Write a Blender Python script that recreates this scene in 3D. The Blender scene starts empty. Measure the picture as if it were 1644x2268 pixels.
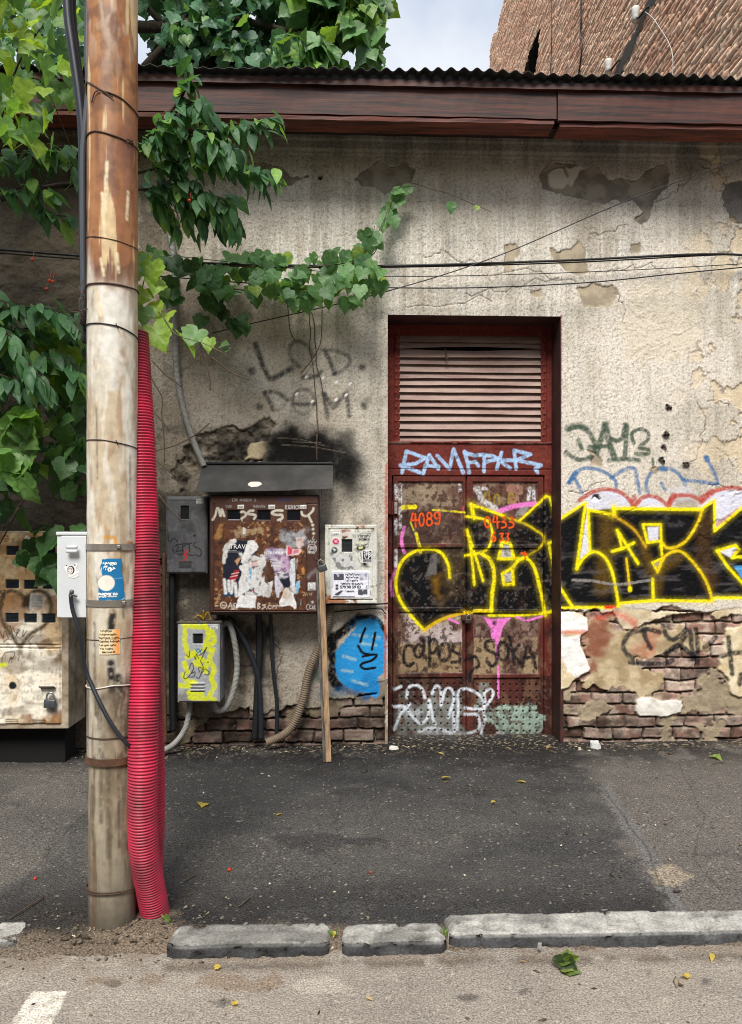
import bpy, bmesh, math, random
import numpy as np
from mathutils import Vector
sc = bpy.context.scene
R = math.radians
random.seed(7)
RNG = np.random.default_rng(11)
COL = sc.collection
# ------------------------------------------------------------------ camera
F = 1704.0; UC = 822.0; VH = 1187.0          # focal length, image centre and horizon on a 1644 x 2268 picture
YAW = R(2.0); CAM = np.array([0.0, -5.7, 1.55])
FW = np.array([math.sin(YAW), math.cos(YAW), 0]); RT = np.array([math.cos(YAW), -math.sin(YAW), 0])
cd = bpy.data.cameras.new("camera"); cam = bpy.data.objects.new("camera", cd); COL.objects.link(cam)
cam.location = CAM; cam.rotation_euler = (R(90), 0, -YAW)
cd.sensor_fit = 'VERTICAL'; cd.sensor_height = 36; cd.lens = F / 2268 * 36
cd.shift_y = (VH - 1134) / 2268; cd.clip_start = .05; cd.clip_end = 2000
sc.camera = cam
sc.cycles.pixel_filter_type = 'BLACKMAN_HARRIS'; sc.cycles.filter_width = 1.0
# ------------------------------------------------------------------ light
sc.view_settings.view_transform = 'Standard'; sc.view_settings.look = 'None'
sc.view_settings.exposure = 1.80; sc.view_settings.gamma = 1
SUN_DIR = Vector((.10, .62, -.80)).normalized()
sd = bpy.data.lights.new("sun", 'SUN'); sd.energy = 1.5; sd.angle = R(24); sd.color = (1, .965, .91)
so = bpy.data.objects.new("sun", sd); COL.objects.link(so); so.rotation_euler = SUN_DIR.to_track_quat('-Z', 'Y').to_euler()
so.location = (3, -8, 12)
w = bpy.data.worlds.new("World"); sc.world = w; w.use_nodes = True
nt = w.node_tree; nt.nodes.clear()
wo = nt.nodes.new('ShaderNodeOutputWorld'); bg = nt.nodes.new('ShaderNodeBackground'); bg2 = nt.nodes.new('ShaderNodeBackground')
sky = nt.nodes.new('ShaderNodeTexSky'); sky.sky_type = 'NISHITA'; sky.sun_disc = False
sky.sun_elevation = math.asin(-SUN_DIR.z); sky.sun_rotation = math.atan2(-SUN_DIR.x, -SUN_DIR.y)
nt.links.new(sky.outputs[0], bg.inputs[0]); bg.inputs[1].default_value = .07
tc = nt.nodes.new('ShaderNodeTexCoord'); nz = nt.nodes.new('ShaderNodeTexNoise'); nz.inputs['Scale'].default_value = 5
nz.inputs['Detail'].default_value = 6; nz.inputs['Roughness'].default_value = .55
cr = nt.nodes.new('ShaderNodeValToRGB'); cr.color_ramp.elements[0].position = .35; cr.color_ramp.elements[1].position = .66
cr.color_ramp.elements[0].color = (.43, .49, .60, 1); cr.color_ramp.elements[1].color = (.70, .72, .75, 1)
mx = nt.nodes.new('ShaderNodeMixShader'); mx.inputs[0].default_value = .86
nt.links.new(tc.outputs['Generated'], nz.inputs['Vector']); nt.links.new(nz.outputs[0], cr.inputs[0])
nt.links.new(cr.outputs[0], bg2.inputs[0]); bg2.inputs[1].default_value = .40
nt.links.new(bg.outputs[0], mx.inputs[1]); nt.links.new(bg2.outputs[0], mx.inputs[2]); nt.links.new(mx.outputs[0], wo.inputs[0])

# ------------------------------------------------------------------ measuring helpers
def ray(u, v): return FW + RT * ((u - UC) / F) + np.array([0, 0, (VH - v) / F])
def atY(u, v, Y):                             # point seen at (u, v) on the upright plane y = Y
    d = ray(u, v); return CAM + d * ((Y - CAM[1]) / d[1])
def atZ(u, v, Z=0.0):                         # point on level ground
    d = ray(u, v); return CAM + d * ((Z - CAM[2]) / d[2])
def atD(u, v, dist): return CAM + ray(u, v) * dist
ZOOM = dict(D=(0, 0, 1 / .64219), Z2=(900, 0, 1.00973), Z3=(1900, 1350, .57341), Z4=(500, 1550, .51095), ZA=(1300, 1050, .42579),
            ZB=(1300, 1600, .44081), Z6=(800, 1050, .34063), Z7=(1850, 1400, .43187), ZW=(1090, 1780, .15207),
            ZC=(700, 1680, .24939), Z5=(0, 1800, .22048), ZP=(320, 1900, .17647), Z8=(0, 1750, .3969), ZG=(0, 2600, 1.5572), ZR=(1660, 0, .54745))
def Z(k, pts):
    x0, y0, s = ZOOM[k]; p = np.asarray(pts, float)
    return (p * s + np.array([x0, y0])) * .64219
def zs(k): return ZOOM[k][2] * .64219
def lin(r, g, b):
    c = np.array([r, g, b], float) / 255
    return np.where(c <= .04045, c / 12.92, ((c + .055) / 1.055) ** 2.4)
# ------------------------------------------------------------------ noise
_T = [np.random.default_rng(100 + i).random((256, 256)).astype(np.float32) for i in range(8)]
def vn(x, y, seed=0):
    T = _T[seed % 8]; x = np.asarray(x, np.float32) + seed * 17.3; y = np.asarray(y, np.float32) + seed * 9.1
    xi = np.floor(x).astype(np.int32); yi = np.floor(y).astype(np.int32); fx = x - xi; fy = y - yi
    fx = fx * fx * (3 - 2 * fx); fy = fy * fy * (3 - 2 * fy)
    a = T[yi & 255, xi & 255]; b = T[yi & 255, (xi + 1) & 255]; c = T[(yi + 1) & 255, xi & 255]; d = T[(yi + 1) & 255, (xi + 1) & 255]
    return (a * (1 - fx) + b * fx) * (1 - fy) + (c * (1 - fx) + d * fx) * fy
def fbm(x, y, octv=4, seed=0, gain=.5):
    s = 0; a = 1.0; t = 0
    for i in range(octv): s = s + a * vn(x, y, seed + i); t += a; a *= gain; x = x * 2.03; y = y * 2.03
    return s / t
def ss(a, b, x): t = np.clip((x - a) / (b - a), 0, 1); return t * t * (3 - 2 * t)
def spline(p, n=7, closed=False):
    p = np.asarray(p, float)
    if len(p) < 3: return p
    q = np.vstack([p[-1], p, p[0], p[1]]) if closed else np.vstack([2 * p[0] - p[1], p, 2 * p[-1] - p[-2]])
    out = []
    for i in range(1, len(q) - 2):
        for t in np.linspace(0, 1, n, endpoint=False):
            a, b, c, d = q[i - 1], q[i], q[i + 1], q[i + 2]
            out.append(.5 * ((2 * b) + (c - a) * t + (2 * a - 5 * b + 4 * c - d) * t * t + (3 * b - a - 3 * c + d) * t ** 3))
    out.append(q[-2]); return np.array(out)
def ell(cx, cy, rx, ry, a0=0, a1=360, n=20):
    t = np.radians(np.linspace(a0, a1, n)); return np.stack([cx + rx * np.cos(t), cy + ry * np.sin(t)], 1)
# ------------------------------------------------------------------ painted relief sheets: a fine grid with a colour, a height and a part id at every vertex
class Canvas:
    def __init__(s, xs, ys, base, M, ppm, zoom='D', rough=.8):
        s.xs = np.asarray(xs, np.float32); s.ys = np.asarray(ys, np.float32); s.M = M; s.ppm = ppm; s.zoom = zoom
        s.X, s.Y = np.meshgrid(s.xs, s.ys); s.col = np.empty(s.X.shape + (3,), np.float32); s.col[:] = base
        s.h = np.zeros_like(s.X); s.id = np.zeros(s.X.shape, np.int16); s.rough = np.full_like(s.X, rough)
    def box(s, q, m):
        i0, i1 = np.searchsorted(s.ys, [q[:, 1].min() - m, q[:, 1].max() + m]); j0, j1 = np.searchsorted(s.xs, [q[:, 0].min() - m, q[:, 0].max() + m])
        return slice(i0, max(i1, i0)), slice(j0, max(j1, j0))
    def mp(s, pts, z): return np.array([s.M(u, v) for u, v in Z(z or s.zoom, pts)])
    def dist(s, q, m):
        sl = s.box(q, m); X, Y = s.X[sl], s.Y[sl]; D = np.full(X.shape, 1e3, np.float32)
        if X.size == 0: return sl, D
        xs, ys = s.xs[sl[1]], s.ys[sl[0]]
        for a, b in zip(q[:-1], q[1:]):
            i0, i1 = np.searchsorted(ys, [min(a[1], b[1]) - m, max(a[1], b[1]) + m]); j0, j1 = np.searchsorted(xs, [min(a[0], b[0]) - m, max(a[0], b[0]) + m])
            x, y = X[i0:i1, j0:j1], Y[i0:i1, j0:j1]; d = b - a; L = max(float(d @ d), 1e-12)
            t = np.clip(((x - a[0]) * d[0] + (y - a[1]) * d[1]) / L, 0, 1)
            D[i0:i1, j0:j1] = np.minimum(D[i0:i1, j0:j1], np.hypot(x - a[0] - t * d[0], y - a[1] - t * d[1]))
        return sl, D
    def put(s, sl, a, color, h=None, id=None, rough=None, setid=.5):
        if color is not None: s.col[sl] = s.col[sl] * (1 - a[..., None]) + np.asarray(color, np.float32) * a[..., None]
        if h is not None: s.h[sl] = s.h[sl] * (1 - a) + h * a
        if rough is not None: s.rough[sl] = s.rough[sl] * (1 - a) + rough * a
        if id is not None: s.id[sl][a > setid] = id
    def st(s, pts, wd, color, soft=.35, op=1., tex=.25, z=None, sm=True, dh=None, **k):   # sprayed or brushed stroke
        q = s.mp(pts, z)
        if sm: q = spline(q)
        wm = wd * zs(z or s.zoom) / s.ppm / 2; sf = max(soft * wm, .003)
        if len(q) == 1: q = np.vstack([q, q + 1e-5])
        sl, D = s.dist(q, wm * 2 + sf * 2)
        if D.size == 0: return
        D = D + (vn(s.X[sl] * 60, s.Y[sl] * 60, 3) - .5) * wm * .25
        a = op * (1 - ss(wm - sf, wm + sf, D))
        if tex: a = a * (1 - tex * ss(.45, .75, fbm(s.X[sl] * 70, s.Y[sl] * 70, 3, 5)))
        if dh is not None: s.h[sl] += dh * a
        s.put(sl, a, color, **k)
    def pl(s, pts, color, soft=.006, warp=.012, ws=14, op=1., tex=0, z=None, sm=False, dh=None, cfun=None, **k):
        q = s.mp(pts, z)
        if sm: q = spline(q, 5, True)
        q = np.vstack([q, q[:1]]); m = warp + soft * 2 + .01; sl, D = s.dist(q, max(m, .06)); X, Y = s.X[sl], s.Y[sl]
        if D.size == 0: return sl, D
        D = np.minimum(D, .1)
        ins = np.zeros(X.shape, bool)
        for a, b in zip(q[:-1], q[1:]):
            c = (a[1] > Y) != (b[1] > Y)
            if abs(b[1] - a[1]) > 1e-12: ins ^= c & (X < (b[0] - a[0]) * (Y - a[1]) / (b[1] - a[1]) + a[0])
        sdv = np.where(ins, D, -D)
        if warp: sdv = sdv + (fbm(X * ws, Y * ws, 4, 2) - .5) * 2 * warp * 2
        a = op * ss(-soft, soft, sdv)
        if tex: a = a * (1 - tex * ss(.45, .7, fbm(X * 45, Y * 45, 4, 6)))
        if cfun is not None: color = cfun(X, Y)
        if dh is not None: s.h[sl] += dh * a
        s.put(sl, a, color, **k); return sl, a
    def all(s, a, color, **k): s.put((slice(None), slice(None)), np.clip(a, 0, 1), color, **k)
def finish(me, smooth=False):
    me.update(); me.validate(clean_customdata=False)
    if smooth: me.polygons.foreach_set('use_smooth', np.ones(len(me.polygons), bool))
def mesh_np(name, V, Q, col=None, rough=None, smooth=True):
    me = bpy.data.meshes.new(name); V = np.asarray(V, np.float32); Q = np.asarray(Q, np.int32); n = Q.shape[1]
    me.vertices.add(len(V)); me.vertices.foreach_set('co', V.ravel())
    me.loops.add(Q.size); me.loops.foreach_set('vertex_index', Q.ravel())
    me.polygons.add(len(Q)); me.polygons.foreach_set('loop_start', np.arange(0, Q.size, n, dtype=np.int32))
    if smooth: me.polygons.foreach_set('use_smooth', np.ones(len(Q), bool))
    me.update(calc_edges=True)
    if col is not None:
        at = me.attributes.new('col', 'FLOAT_COLOR', 'POINT'); C4 = np.ones((len(V), 4), np.float32); C4[:, :3] = col
        if rough is not None: C4[:, 3] = rough
        at.data.foreach_set('color', C4.ravel())
    return me
def wpos(o):
    p = Vector((0, 0, 0))
    while o is not None: p += o.location; o = o.parent
    return np.array(p)
def tag(o, label=None, cat=None, group=None, kind=None):
    for k, v in (('label', label), ('category', cat), ('group', group), ('kind', kind)):
        if v: o[k] = v
    return o
def link(name, V, Q, mat, parent=None, col=None, rough=None, smooth=True, base=None):
    V = np.asarray(V, float)
    if parent is not None: off = wpos(parent)
    elif base is not None: off = np.asarray(base, float)
    else: lo, hi = V.min(0), V.max(0); off = np.array([(lo[0] + hi[0]) / 2, (lo[1] + hi[1]) / 2, lo[2]])
    me = mesh_np(name, V - off, Q, col, rough, smooth) if isinstance(Q, np.ndarray) else poly_mesh(name, V - off, Q, col, smooth)
    me.materials.append(mat); o = bpy.data.objects.new(name, me); COL.objects.link(o)
    if parent is not None: o.parent = parent
    else: o.location = off
    return o
def poly_mesh(name, V, faces, col=None, smooth=False):
    me = bpy.data.meshes.new(name); me.from_pydata([tuple(v) for v in V], [], [tuple(f) for f in faces])
    if smooth: me.polygons.foreach_set('use_smooth', np.ones(len(me.polygons), bool))
    if col is not None:
        at = me.attributes.new('col', 'FLOAT_COLOR', 'POINT'); C4 = np.ones((len(V), 4), np.float32); C4[:, :3] = col; at.data.foreach_set('color', C4.ravel())
    me.update(); return me
def thing(name, label, cat, P, group=None):
    o = bpy.data.objects.new(name, None); COL.objects.link(o); o.location = P; o.empty_display_size = .1
    return tag(o, label, cat, group)
def sheet(c, P, mat, names, parent=None, keep=None, smooth=True, base=None):
    """turn a canvas into one mesh per part id; P maps (X, Y, h) to world points"""
    Pt = np.stack(P(c.X, c.Y, c.h), -1).reshape(-1, 3); H, W = c.X.shape
    I = np.arange(H * W).reshape(H, W); Q = np.stack([I[:-1, :-1], I[:-1, 1:], I[1:, 1:], I[1:, :-1]], -1).reshape(-1, 4)
    fid = c.id[:-1, :-1].ravel(); ok = np.ones(len(Q), bool) if keep is None else keep.ravel(); out = {}
    a, b, d = Pt[Q[0][0]], Pt[Q[0][1]], Pt[Q[0][3]]
    colf = c.col.reshape(-1, 3); rf = c.rough.ravel()
    for i, nm in names.items():
        q = Q[ok & (fid == i)]
        if len(q) == 0: continue
        un, inv = np.unique(q, return_inverse=True)
        par = parent
        if isinstance(nm, tuple): nm, par = nm[0], out[nm[1]]
        out[i] = link(nm, Pt[un], inv.reshape(-1, 4).astype(np.int32), mat, par, colf[un], rf[un], smooth, base)
    return out
# ------------------------------------------------------------------ materials
def nodes(name):
    m = bpy.data.materials.new(name); m.use_nodes = True; n = m.node_tree; return m, n, n.nodes['Principled BSDF']
def painted(name, grain=40, gs=.25, bump=60, bs=.3, spec=.3, metal=0, dist=.003, fine=None):
    m, n, p = nodes(name); L = n.links.new
    at = n.nodes.new('ShaderNodeAttribute'); at.attribute_name = 'col'
    tc = n.nodes.new('ShaderNodeTexCoord'); nz = n.nodes.new('ShaderNodeTexNoise'); nz.inputs['Scale'].default_value = grain; nz.inputs['Detail'].default_value = 5
    mr = n.nodes.new('ShaderNodeMapRange'); mr.inputs[1].default_value = .3; mr.inputs[2].default_value = .7; mr.inputs[3].default_value = 1 - gs; mr.inputs[4].default_value = 1 + gs
    mu = n.nodes.new('ShaderNodeVectorMath'); mu.operation = 'SCALE'
    L(tc.outputs['Object'], nz.inputs['Vector']); L(nz.outputs[0], mr.inputs[0]); L(at.outputs['Color'], mu.inputs[0]); L(mr.outputs[0], mu.inputs['Scale']); L(mu.outputs[0], p.inputs['Base Color'])
    L(at.outputs['Alpha'], p.inputs['Roughness']); p.inputs['Metallic'].default_value = metal; p.inputs['Specular IOR Level'].default_value = spec
    b = n.nodes.new('ShaderNodeBump'); b.inputs['Strength'].default_value = bs; b.inputs['Distance'].default_value = dist
    n2 = n.nodes.new('ShaderNodeTexNoise'); n2.inputs['Scale'].default_value = bump; n2.inputs['Detail'].default_value = 4
    L(tc.outputs['Object'], n2.inputs['Vector']); L(n2.outputs[0], b.inputs['Height']); L(b.outputs[0], p.inputs['Normal'])
    return m
def plain(name, c, rough=.6, var=.3, scale=12, c2=None, spec=.4, metal=0, bs=.15, stretch=(1, 1, 1), bscale=80, dist=.002):
    m, n, p = nodes(name); L = n.links.new; c = np.asarray(c, float); c2 = c * (1 - var) if c2 is None else np.asarray(c2, float)
    tc = n.nodes.new('ShaderNodeTexCoord'); mp = n.nodes.new('ShaderNodeMapping'); mp.inputs['Scale'].default_value = stretch
    nz = n.nodes.new('ShaderNodeTexNoise'); nz.inputs['Scale'].default_value = scale; nz.inputs['Detail'].default_value = 7; nz.inputs['Roughness'].default_value = .6
    cr = n.nodes.new('ShaderNodeValToRGB'); cr.color_ramp.elements[0].position = .36; cr.color_ramp.elements[1].position = .64
    cr.color_ramp.elements[0].color = (*c2, 1); cr.color_ramp.elements[1].color = (*c, 1)
    L(tc.outputs['Object'], mp.inputs[0]); L(mp.outputs[0], nz.inputs['Vector']); L(nz.outputs[0], cr.inputs[0]); L(cr.outputs[0], p.inputs['Base Color'])
    p.inputs['Roughness'].default_value = rough; p.inputs['Metallic'].default_value = metal; p.inputs['Specular IOR Level'].default_value = spec
    b = n.nodes.new('ShaderNodeBump'); b.inputs['Strength'].default_value = bs; b.inputs['Distance'].default_value = dist
    n2 = n.nodes.new('ShaderNodeTexNoise'); n2.inputs['Scale'].default_value = bscale; n2.inputs['Detail'].default_value = 4
    L(mp.outputs[0], n2.inputs['Vector']); L(n2.outputs[0], b.inputs['Height']); L(b.outputs[0], p.inputs['Normal'])
    return m
def leafmat(name, tr=.35, rough=.42):
    m, n, p = nodes(name); L = n.links.new; at = n.nodes.new('ShaderNodeAttribute'); at.attribute_name = 'col'
    tc = n.nodes.new('ShaderNodeTexCoord'); nz = n.nodes.new('ShaderNodeTexNoise'); nz.inputs['Scale'].default_value = 45; nz.inputs['Detail'].default_value = 3
    mr = n.nodes.new('ShaderNodeMapRange'); mr.inputs[1].default_value = .3; mr.inputs[2].default_value = .7; mr.inputs[3].default_value = .78; mr.inputs[4].default_value = 1.22
    mu = n.nodes.new('ShaderNodeVectorMath'); mu.operation = 'SCALE'; L(tc.outputs['Object'], nz.inputs['Vector']); L(nz.outputs[0], mr.inputs[0]); L(at.outputs['Color'], mu.inputs[0]); L(mr.outputs[0], mu.inputs['Scale'])
    L(mu.outputs[0], p.inputs['Base Color']); p.inputs['Roughness'].default_value = rough; p.inputs['Specular IOR Level'].default_value = .45
    t = n.nodes.new('ShaderNodeBsdfTranslucent'); g = n.nodes.new('ShaderNodeVectorMath'); g.operation = 'MULTIPLY'; g.inputs[1].default_value = (2.0, 1.9, .8)
    L(mu.outputs[0], g.inputs[0]); L(g.outputs[0], t.inputs[0]); mx = n.nodes.new('ShaderNodeMixShader'); mx.inputs[0].default_value = tr
    L(p.outputs[0], mx.inputs[1]); L(t.outputs[0], mx.inputs[2]); L(mx.outputs[0], n.nodes['Material Output'].inputs[0]); return m
M_wall = painted('plaster', 150, .26, 170, .4, .12, dist=.003)
M_door = painted('worn_metal_paint', 60, .22, 90, .35, .15, dist=.002)
M_box = painted('enamelled_metal', 50, .16, 60, .15, .3, dist=.0015)
M_pole = painted('pole_paint', 30, .16, 60, .15, .5, dist=.001)
M_asph = painted('asphalt', 130, .75, 110, 1.0, .15, dist=.010)
M_road = painted('road_asphalt', 150, .55, 130, .9, .25, dist=.007)
M_stone = painted('kerb_granite', 90, .3, 120, .7, .25, dist=.005)
M_paper = painted('paper', 30, .06, 40, .15, .2, dist=.001)
M_brick = painted('old_brick', 60, .25, 90, .6, .15, dist=.006)
M_leaf = leafmat('leaf', .42, .5); M_leafd = leafmat('far_leaf', .3, .5)
M_bark = plain('bark', lin(70, 58, 46), .9, .5, 20, bs=.8, dist=.01)
M_stem = plain('green_stem', lin(96, 100, 50), .6, .4, 20)
M_twig = plain('dry_twig', lin(92, 74, 58), .8, .4, 20)
M_black = plain('black_rubber', lin(34, 35, 37), .45, .3, 14)
M_dark = plain('dark_interior', lin(14, 13, 13), .9, .3, 5)
M_cable = plain('weathered_cable', lin(78, 84, 90), .4, .35, 8, stretch=(1, 1, .15))
M_cabled = plain('dark_cable', lin(38, 42, 48), .38, .35, 8, stretch=(1, 1, .15))
M_red = plain('red_conduit', lin(198, 40, 74), .48, .22, 5, c2=lin(126, 44, 56), spec=.35, bs=.08)
M_greyhose = plain('grey_hose', lin(150, 148, 142), .6, .35, 9)
M_brownhose = plain('tan_hose', lin(128, 112, 92), .7, .4, 9)
M_galv = plain('galvanised', lin(150, 142, 132), .42, .3, 25, metal=.5)
M_wire = plain('rusty_wire', lin(78, 58, 46), .7, .4, 30)
M_wwire = plain('pale_wire', lin(205, 200, 190), .5, .2, 30)
M_wood = plain('stained_timber', lin(84, 42, 28), .6, .5, 4, c2=lin(24, 12, 9), stretch=(.5, 6, 9), bs=.4, bscale=16)
M_wood2 = plain('soffit_timber', lin(118, 60, 42), .65, .5, 5, c2=lin(60, 28, 22), stretch=(.5, 6, 9), bs=.4, bscale=16)
M_plank = plain('weathered_plank', lin(176, 146, 112), .75, .4, 6, c2=lin(120, 92, 66), stretch=(9, 9, .6), bs=.4, bscale=20)
M_roof = plain('corrugated_sheet', lin(64, 62, 60), .6, .4, 4, spec=.3)
M_canopy = plain('canopy_sheet', lin(76, 74, 72), .5, .22, 5, c2=lin(54, 53, 52), spec=.4)
M_slat = plain('louvre_paint', lin(164, 140, 128), .6, .3, 6, c2=lin(134, 106, 96), stretch=(.6, 1, 3))
M_redp = plain('oxide_red_paint', lin(118, 44, 36), .55, .4, 10, c2=lin(82, 30, 26), bs=.3)
M_ink = plain('black_ink', lin(28, 28, 34), .6, .1); M_wink = plain('white_ink', lin(236, 236, 232), .6, .05)
M_steel = plain('padlock_steel', lin(92, 94, 98), .38, .3, 30, metal=.4); M_brass = plain('shackle', lin(170, 165, 155), .3, .2, 30, metal=.8)
M_glass = plain('meter_glass', lin(26, 34, 40), .12, .3, 4, spec=.6, bs=.02)
M_white = plain('insulator_glaze', lin(226, 224, 216), .25, .15, 10)
M_yel = plain('banana_skin', lin(186, 148, 34), .5, .4, 25, c2=lin(96, 70, 22))
M_cherry = plain('cherry_skin', lin(190, 60, 34), .3, .3, 10)
# ------------------------------------------------------------------ solid builder
class MB:
    def __init__(s): s.v = []; s.f = []; s.n = 0
    def add(s, V, Fc):
        s.v.append(np.asarray(V, float)); s.f += [tuple(int(i) + s.n for i in f) for f in Fc]; s.n += len(V); return s
    def box(s, lo, hi, bev=.003, rot=None, piv=None):
        lo = np.array(lo, float); hi = np.array(hi, float); bm = bmesh.new(); bmesh.ops.create_cube(bm, size=1)
        for v in bm.verts: v.co = Vector((lo + hi) / 2 + np.array(v.co) * (hi - lo))
        b = min(bev, .45 * float(np.min(hi - lo)))
        if b > 0: bmesh.ops.bevel(bm, geom=bm.edges[:], offset=b, segments=2, affect='EDGES', profile=.5)
        bm.verts.index_update(); V = np.array([v.co[:] for v in bm.verts]); Fc = [[v.index for v in f.verts] for f in bm.faces]; bm.free()
        if rot is not None: p = (lo + hi) / 2 if piv is None else np.asarray(piv, float); V = (V - p) @ np.asarray(rot).T + p
        return s.add(V, Fc)
    def tube(s, pts, r, n=10, sm=True, rf=None, step=None, cap=True, sub=6):
        p = spline(pts, sub) if sm else np.asarray(pts, float)
        if step:
            L = np.r_[0, np.cumsum(np.linalg.norm(np.diff(p, axis=0), axis=1))]; k = max(2, int(L[-1] / step)); t = np.linspace(0, L[-1], k)
            p = np.stack([np.interp(t, L, p[:, i]) for i in range(3)], 1)
        T = np.gradient(p, axis=0); T /= np.linalg.norm(T, axis=1)[:, None] + 1e-12
        N = np.zeros_like(p); a = np.array([0, -1, 0.]) if abs(T[0] @ np.array([0, -1, 0.])) < .9 else np.array([1., 0, 0])
        N[0] = a - T[0] * (a @ T[0]); N[0] /= np.linalg.norm(N[0])
        for i in range(1, len(p)): q = N[i - 1] - T[i] * (N[i - 1] @ T[i]); N[i] = q / (np.linalg.norm(q) + 1e-12)
        B = np.cross(T, N); th = np.linspace(0, 2 * np.pi, n, endpoint=False)
        L = np.r_[0, np.cumsum(np.linalg.norm(np.diff(p, axis=0), axis=1))]; rr = np.array([rf(l, L[-1]) for l in L]) if rf else np.full(len(p), r)
        V = p[:, None] + rr[:, None, None] * (N[:, None] * np.cos(th)[None, :, None] + B[:, None] * np.sin(th)[None, :, None])
        Fc = []
        for i in range(len(p) - 1):
            for j in range(n): k = (j + 1) % n; Fc.append((i * n + j, i * n + k, (i + 1) * n + k, (i + 1) * n + j))
        if cap: Fc.append(tuple(range(n - 1, -1, -1))); Fc.append(tuple((len(p) - 1) * n + j for j in range(n)))
        return s.add(V.reshape(-1, 3), Fc)
    def ball(s, c, r, n=10, m=7, sc=(1, 1, 1)):
        V = [];
        for i in range(m + 1):
            for j in range(n):
                a = np.pi * i / m; b = 2 * np.pi * j / n; V.append(np.array(c) + r * np.array(sc) * np.array([math.sin(a) * math.cos(b), math.sin(a) * math.sin(b), math.cos(a)]))
        Fc = [(i * n + j, (i + 1) * n + j, (i + 1) * n + (j + 1) % n, i * n + (j + 1) % n) for i in range(m) for j in range(n)]
        return s.add(V, Fc)
    def extr(s, poly, y0, y1):                # outline in x-z pushed from y0 to y1
        n = len(poly); V = [(p[0], y0, p[1]) for p in poly] + [(p[0], y1, p[1]) for p in poly]
        return s.add(V, [tuple(range(n)), tuple(range(2 * n - 1, n - 1, -1))] + [(i, i + n, (i + 1) % n + n, (i + 1) % n) for i in range(n)])
    def go(s, name, mat, parent=None, smooth=False, base=None, **t):
        o = link(name, np.vstack(s.v), list(s.f), mat, parent, None, None, smooth, base)
        return tag(o, **t) if t else o
def text(body, size, place, mat, name, parent, bold=0.0, spread=1.0):
    """lettering as a thin mesh; place maps 2-D letter coordinates (centre origin) to world points"""
    cu = bpy.data.curves.new('lettering', 'FONT'); cu.body = body; cu.size = size; cu.align_x = 'CENTER'; cu.align_y = 'CENTER'; cu.offset = bold; cu.resolution_u = 3; cu.space_character = spread
    o = bpy.data.objects.new('lettering', cu); COL.objects.link(o); dg = bpy.context.evaluated_depsgraph_get(); dg.update()
    e = o.evaluated_get(dg); me = e.to_mesh(); V = np.array([v.co[:] for v in me.vertices]); Fc = [tuple(p.vertices) for p in me.polygons]; e.to_mesh_clear()
    bpy.data.objects.remove(o); bpy.data.curves.remove(cu)
    if len(V) == 0: return None
    W = np.array([place(a, b) for a, b, _ in V]); return link(name, W, Fc, mat, parent, None, None, False)
def axis(lo, hi, f0, f1, step, coarse):       # fine between f0 and f1, coarse outside
    return np.unique(np.r_[np.arange(lo, f0, coarse), np.arange(f0, f1, step), np.arange(f1, hi + coarse, coarse)].round(5))
def bricks(X, Y, ch=.088, ln=.235, seed=0, warp=.010):
    wx = X + (fbm(X * 9, Y * 9, 3, seed) - .5) * warp * 2; wy = Y + (fbm(X * 7 + 30, Y * 9, 3, seed + 1) - .5) * warp * 2.4
    r = np.floor(wy / ch); rx = wx + ln * (np.mod(r, 2) * .5 + .23 * np.sin(r * 12.9)); k = np.floor(rx / ln)
    fx = (rx / ln - k); fy = (wy / ch - r); ex = np.minimum(fx, 1 - fx) * ln; ey = np.minimum(fy, 1 - fy) * ch
    d = np.minimum(ex, ey); top = ss(.003, .010, d + (fbm(X * 40, Y * 40, 3, seed + 2) - .5) * .008)
    rid = _T[(seed + 3) % 8][(r.astype(int) * 7) & 255, (k.astype(int) * 13 + r.astype(int)) & 255]; rid2 = _T[(seed + 4) % 8][(r.astype(int) * 5) & 255, (k.astype(int) * 3) & 255]
    return top, rid, rid2
# ================================================================== SETTING: ground
DK = lin(70, 68, 67)
def M_ground(u, v): p = atZ(u, v); return p[0], p[1]
gx = axis(-60, 60, -2.6, 3.2, .008, 2.0); gy = np.unique(np.r_[np.arange(-2.95, .3, .008), .3, .5].round(5))
c = Canvas(gx, gy, lin(96, 91, 86), M_ground, 450)
n1 = fbm(c.X * 1.3, c.Y * 1.3, 4, 1); n2 = fbm(c.X * 8, c.Y * 8, 4, 2)
c.all(ss(.4, .7, n1) * .6, lin(80, 77, 73)); c.all(ss(.55, .75, n2) * .35, lin(112, 105, 97))
c.pl([(-30, 2030), (100, 1900), (200, 1790), (230, 1700), (200, 1668), (-200, 1660), (-200, 1630), (1240, 1620), (1290, 1690), (1330, 1780), (1400, 1870), (1470, 1960), (1510, 2040), (1490, 2075), (900, 2090), (380, 2110), (200, 2110)], lin(64, 63, 62), soft=.07, warp=.07, ws=6)
n3 = fbm(c.X * 1.1 + 5, c.Y * 2.0, 4, 3); inside = 1 - np.clip(np.abs(c.col[..., 0] - lin(64, 63, 62)[0]) / .06, 0, 1)
c.all(inside * ss(.40, .62, n3) * .75, lin(42, 41, 41)); c.all(inside * ss(.5, .7, n2) * .4, lin(78, 76, 73))
c.all(np.exp(-((c.Y + 1.75 + .15 * n1) / .55) ** 2) * .4 * ss(.3, .6, n3 + .1), lin(104, 99, 93))      # trodden dusty band
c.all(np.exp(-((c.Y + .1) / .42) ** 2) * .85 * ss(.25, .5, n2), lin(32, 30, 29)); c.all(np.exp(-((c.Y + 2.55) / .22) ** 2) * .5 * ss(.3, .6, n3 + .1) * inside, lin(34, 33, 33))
c.pl([(600, 1855), (680, 1845), (760, 1858), (850, 1850), (860, 1862), (780, 1875), (690, 1892), (640, 1880)], lin(52, 51, 51), soft=.03, warp=.03, op=.7)
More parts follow.
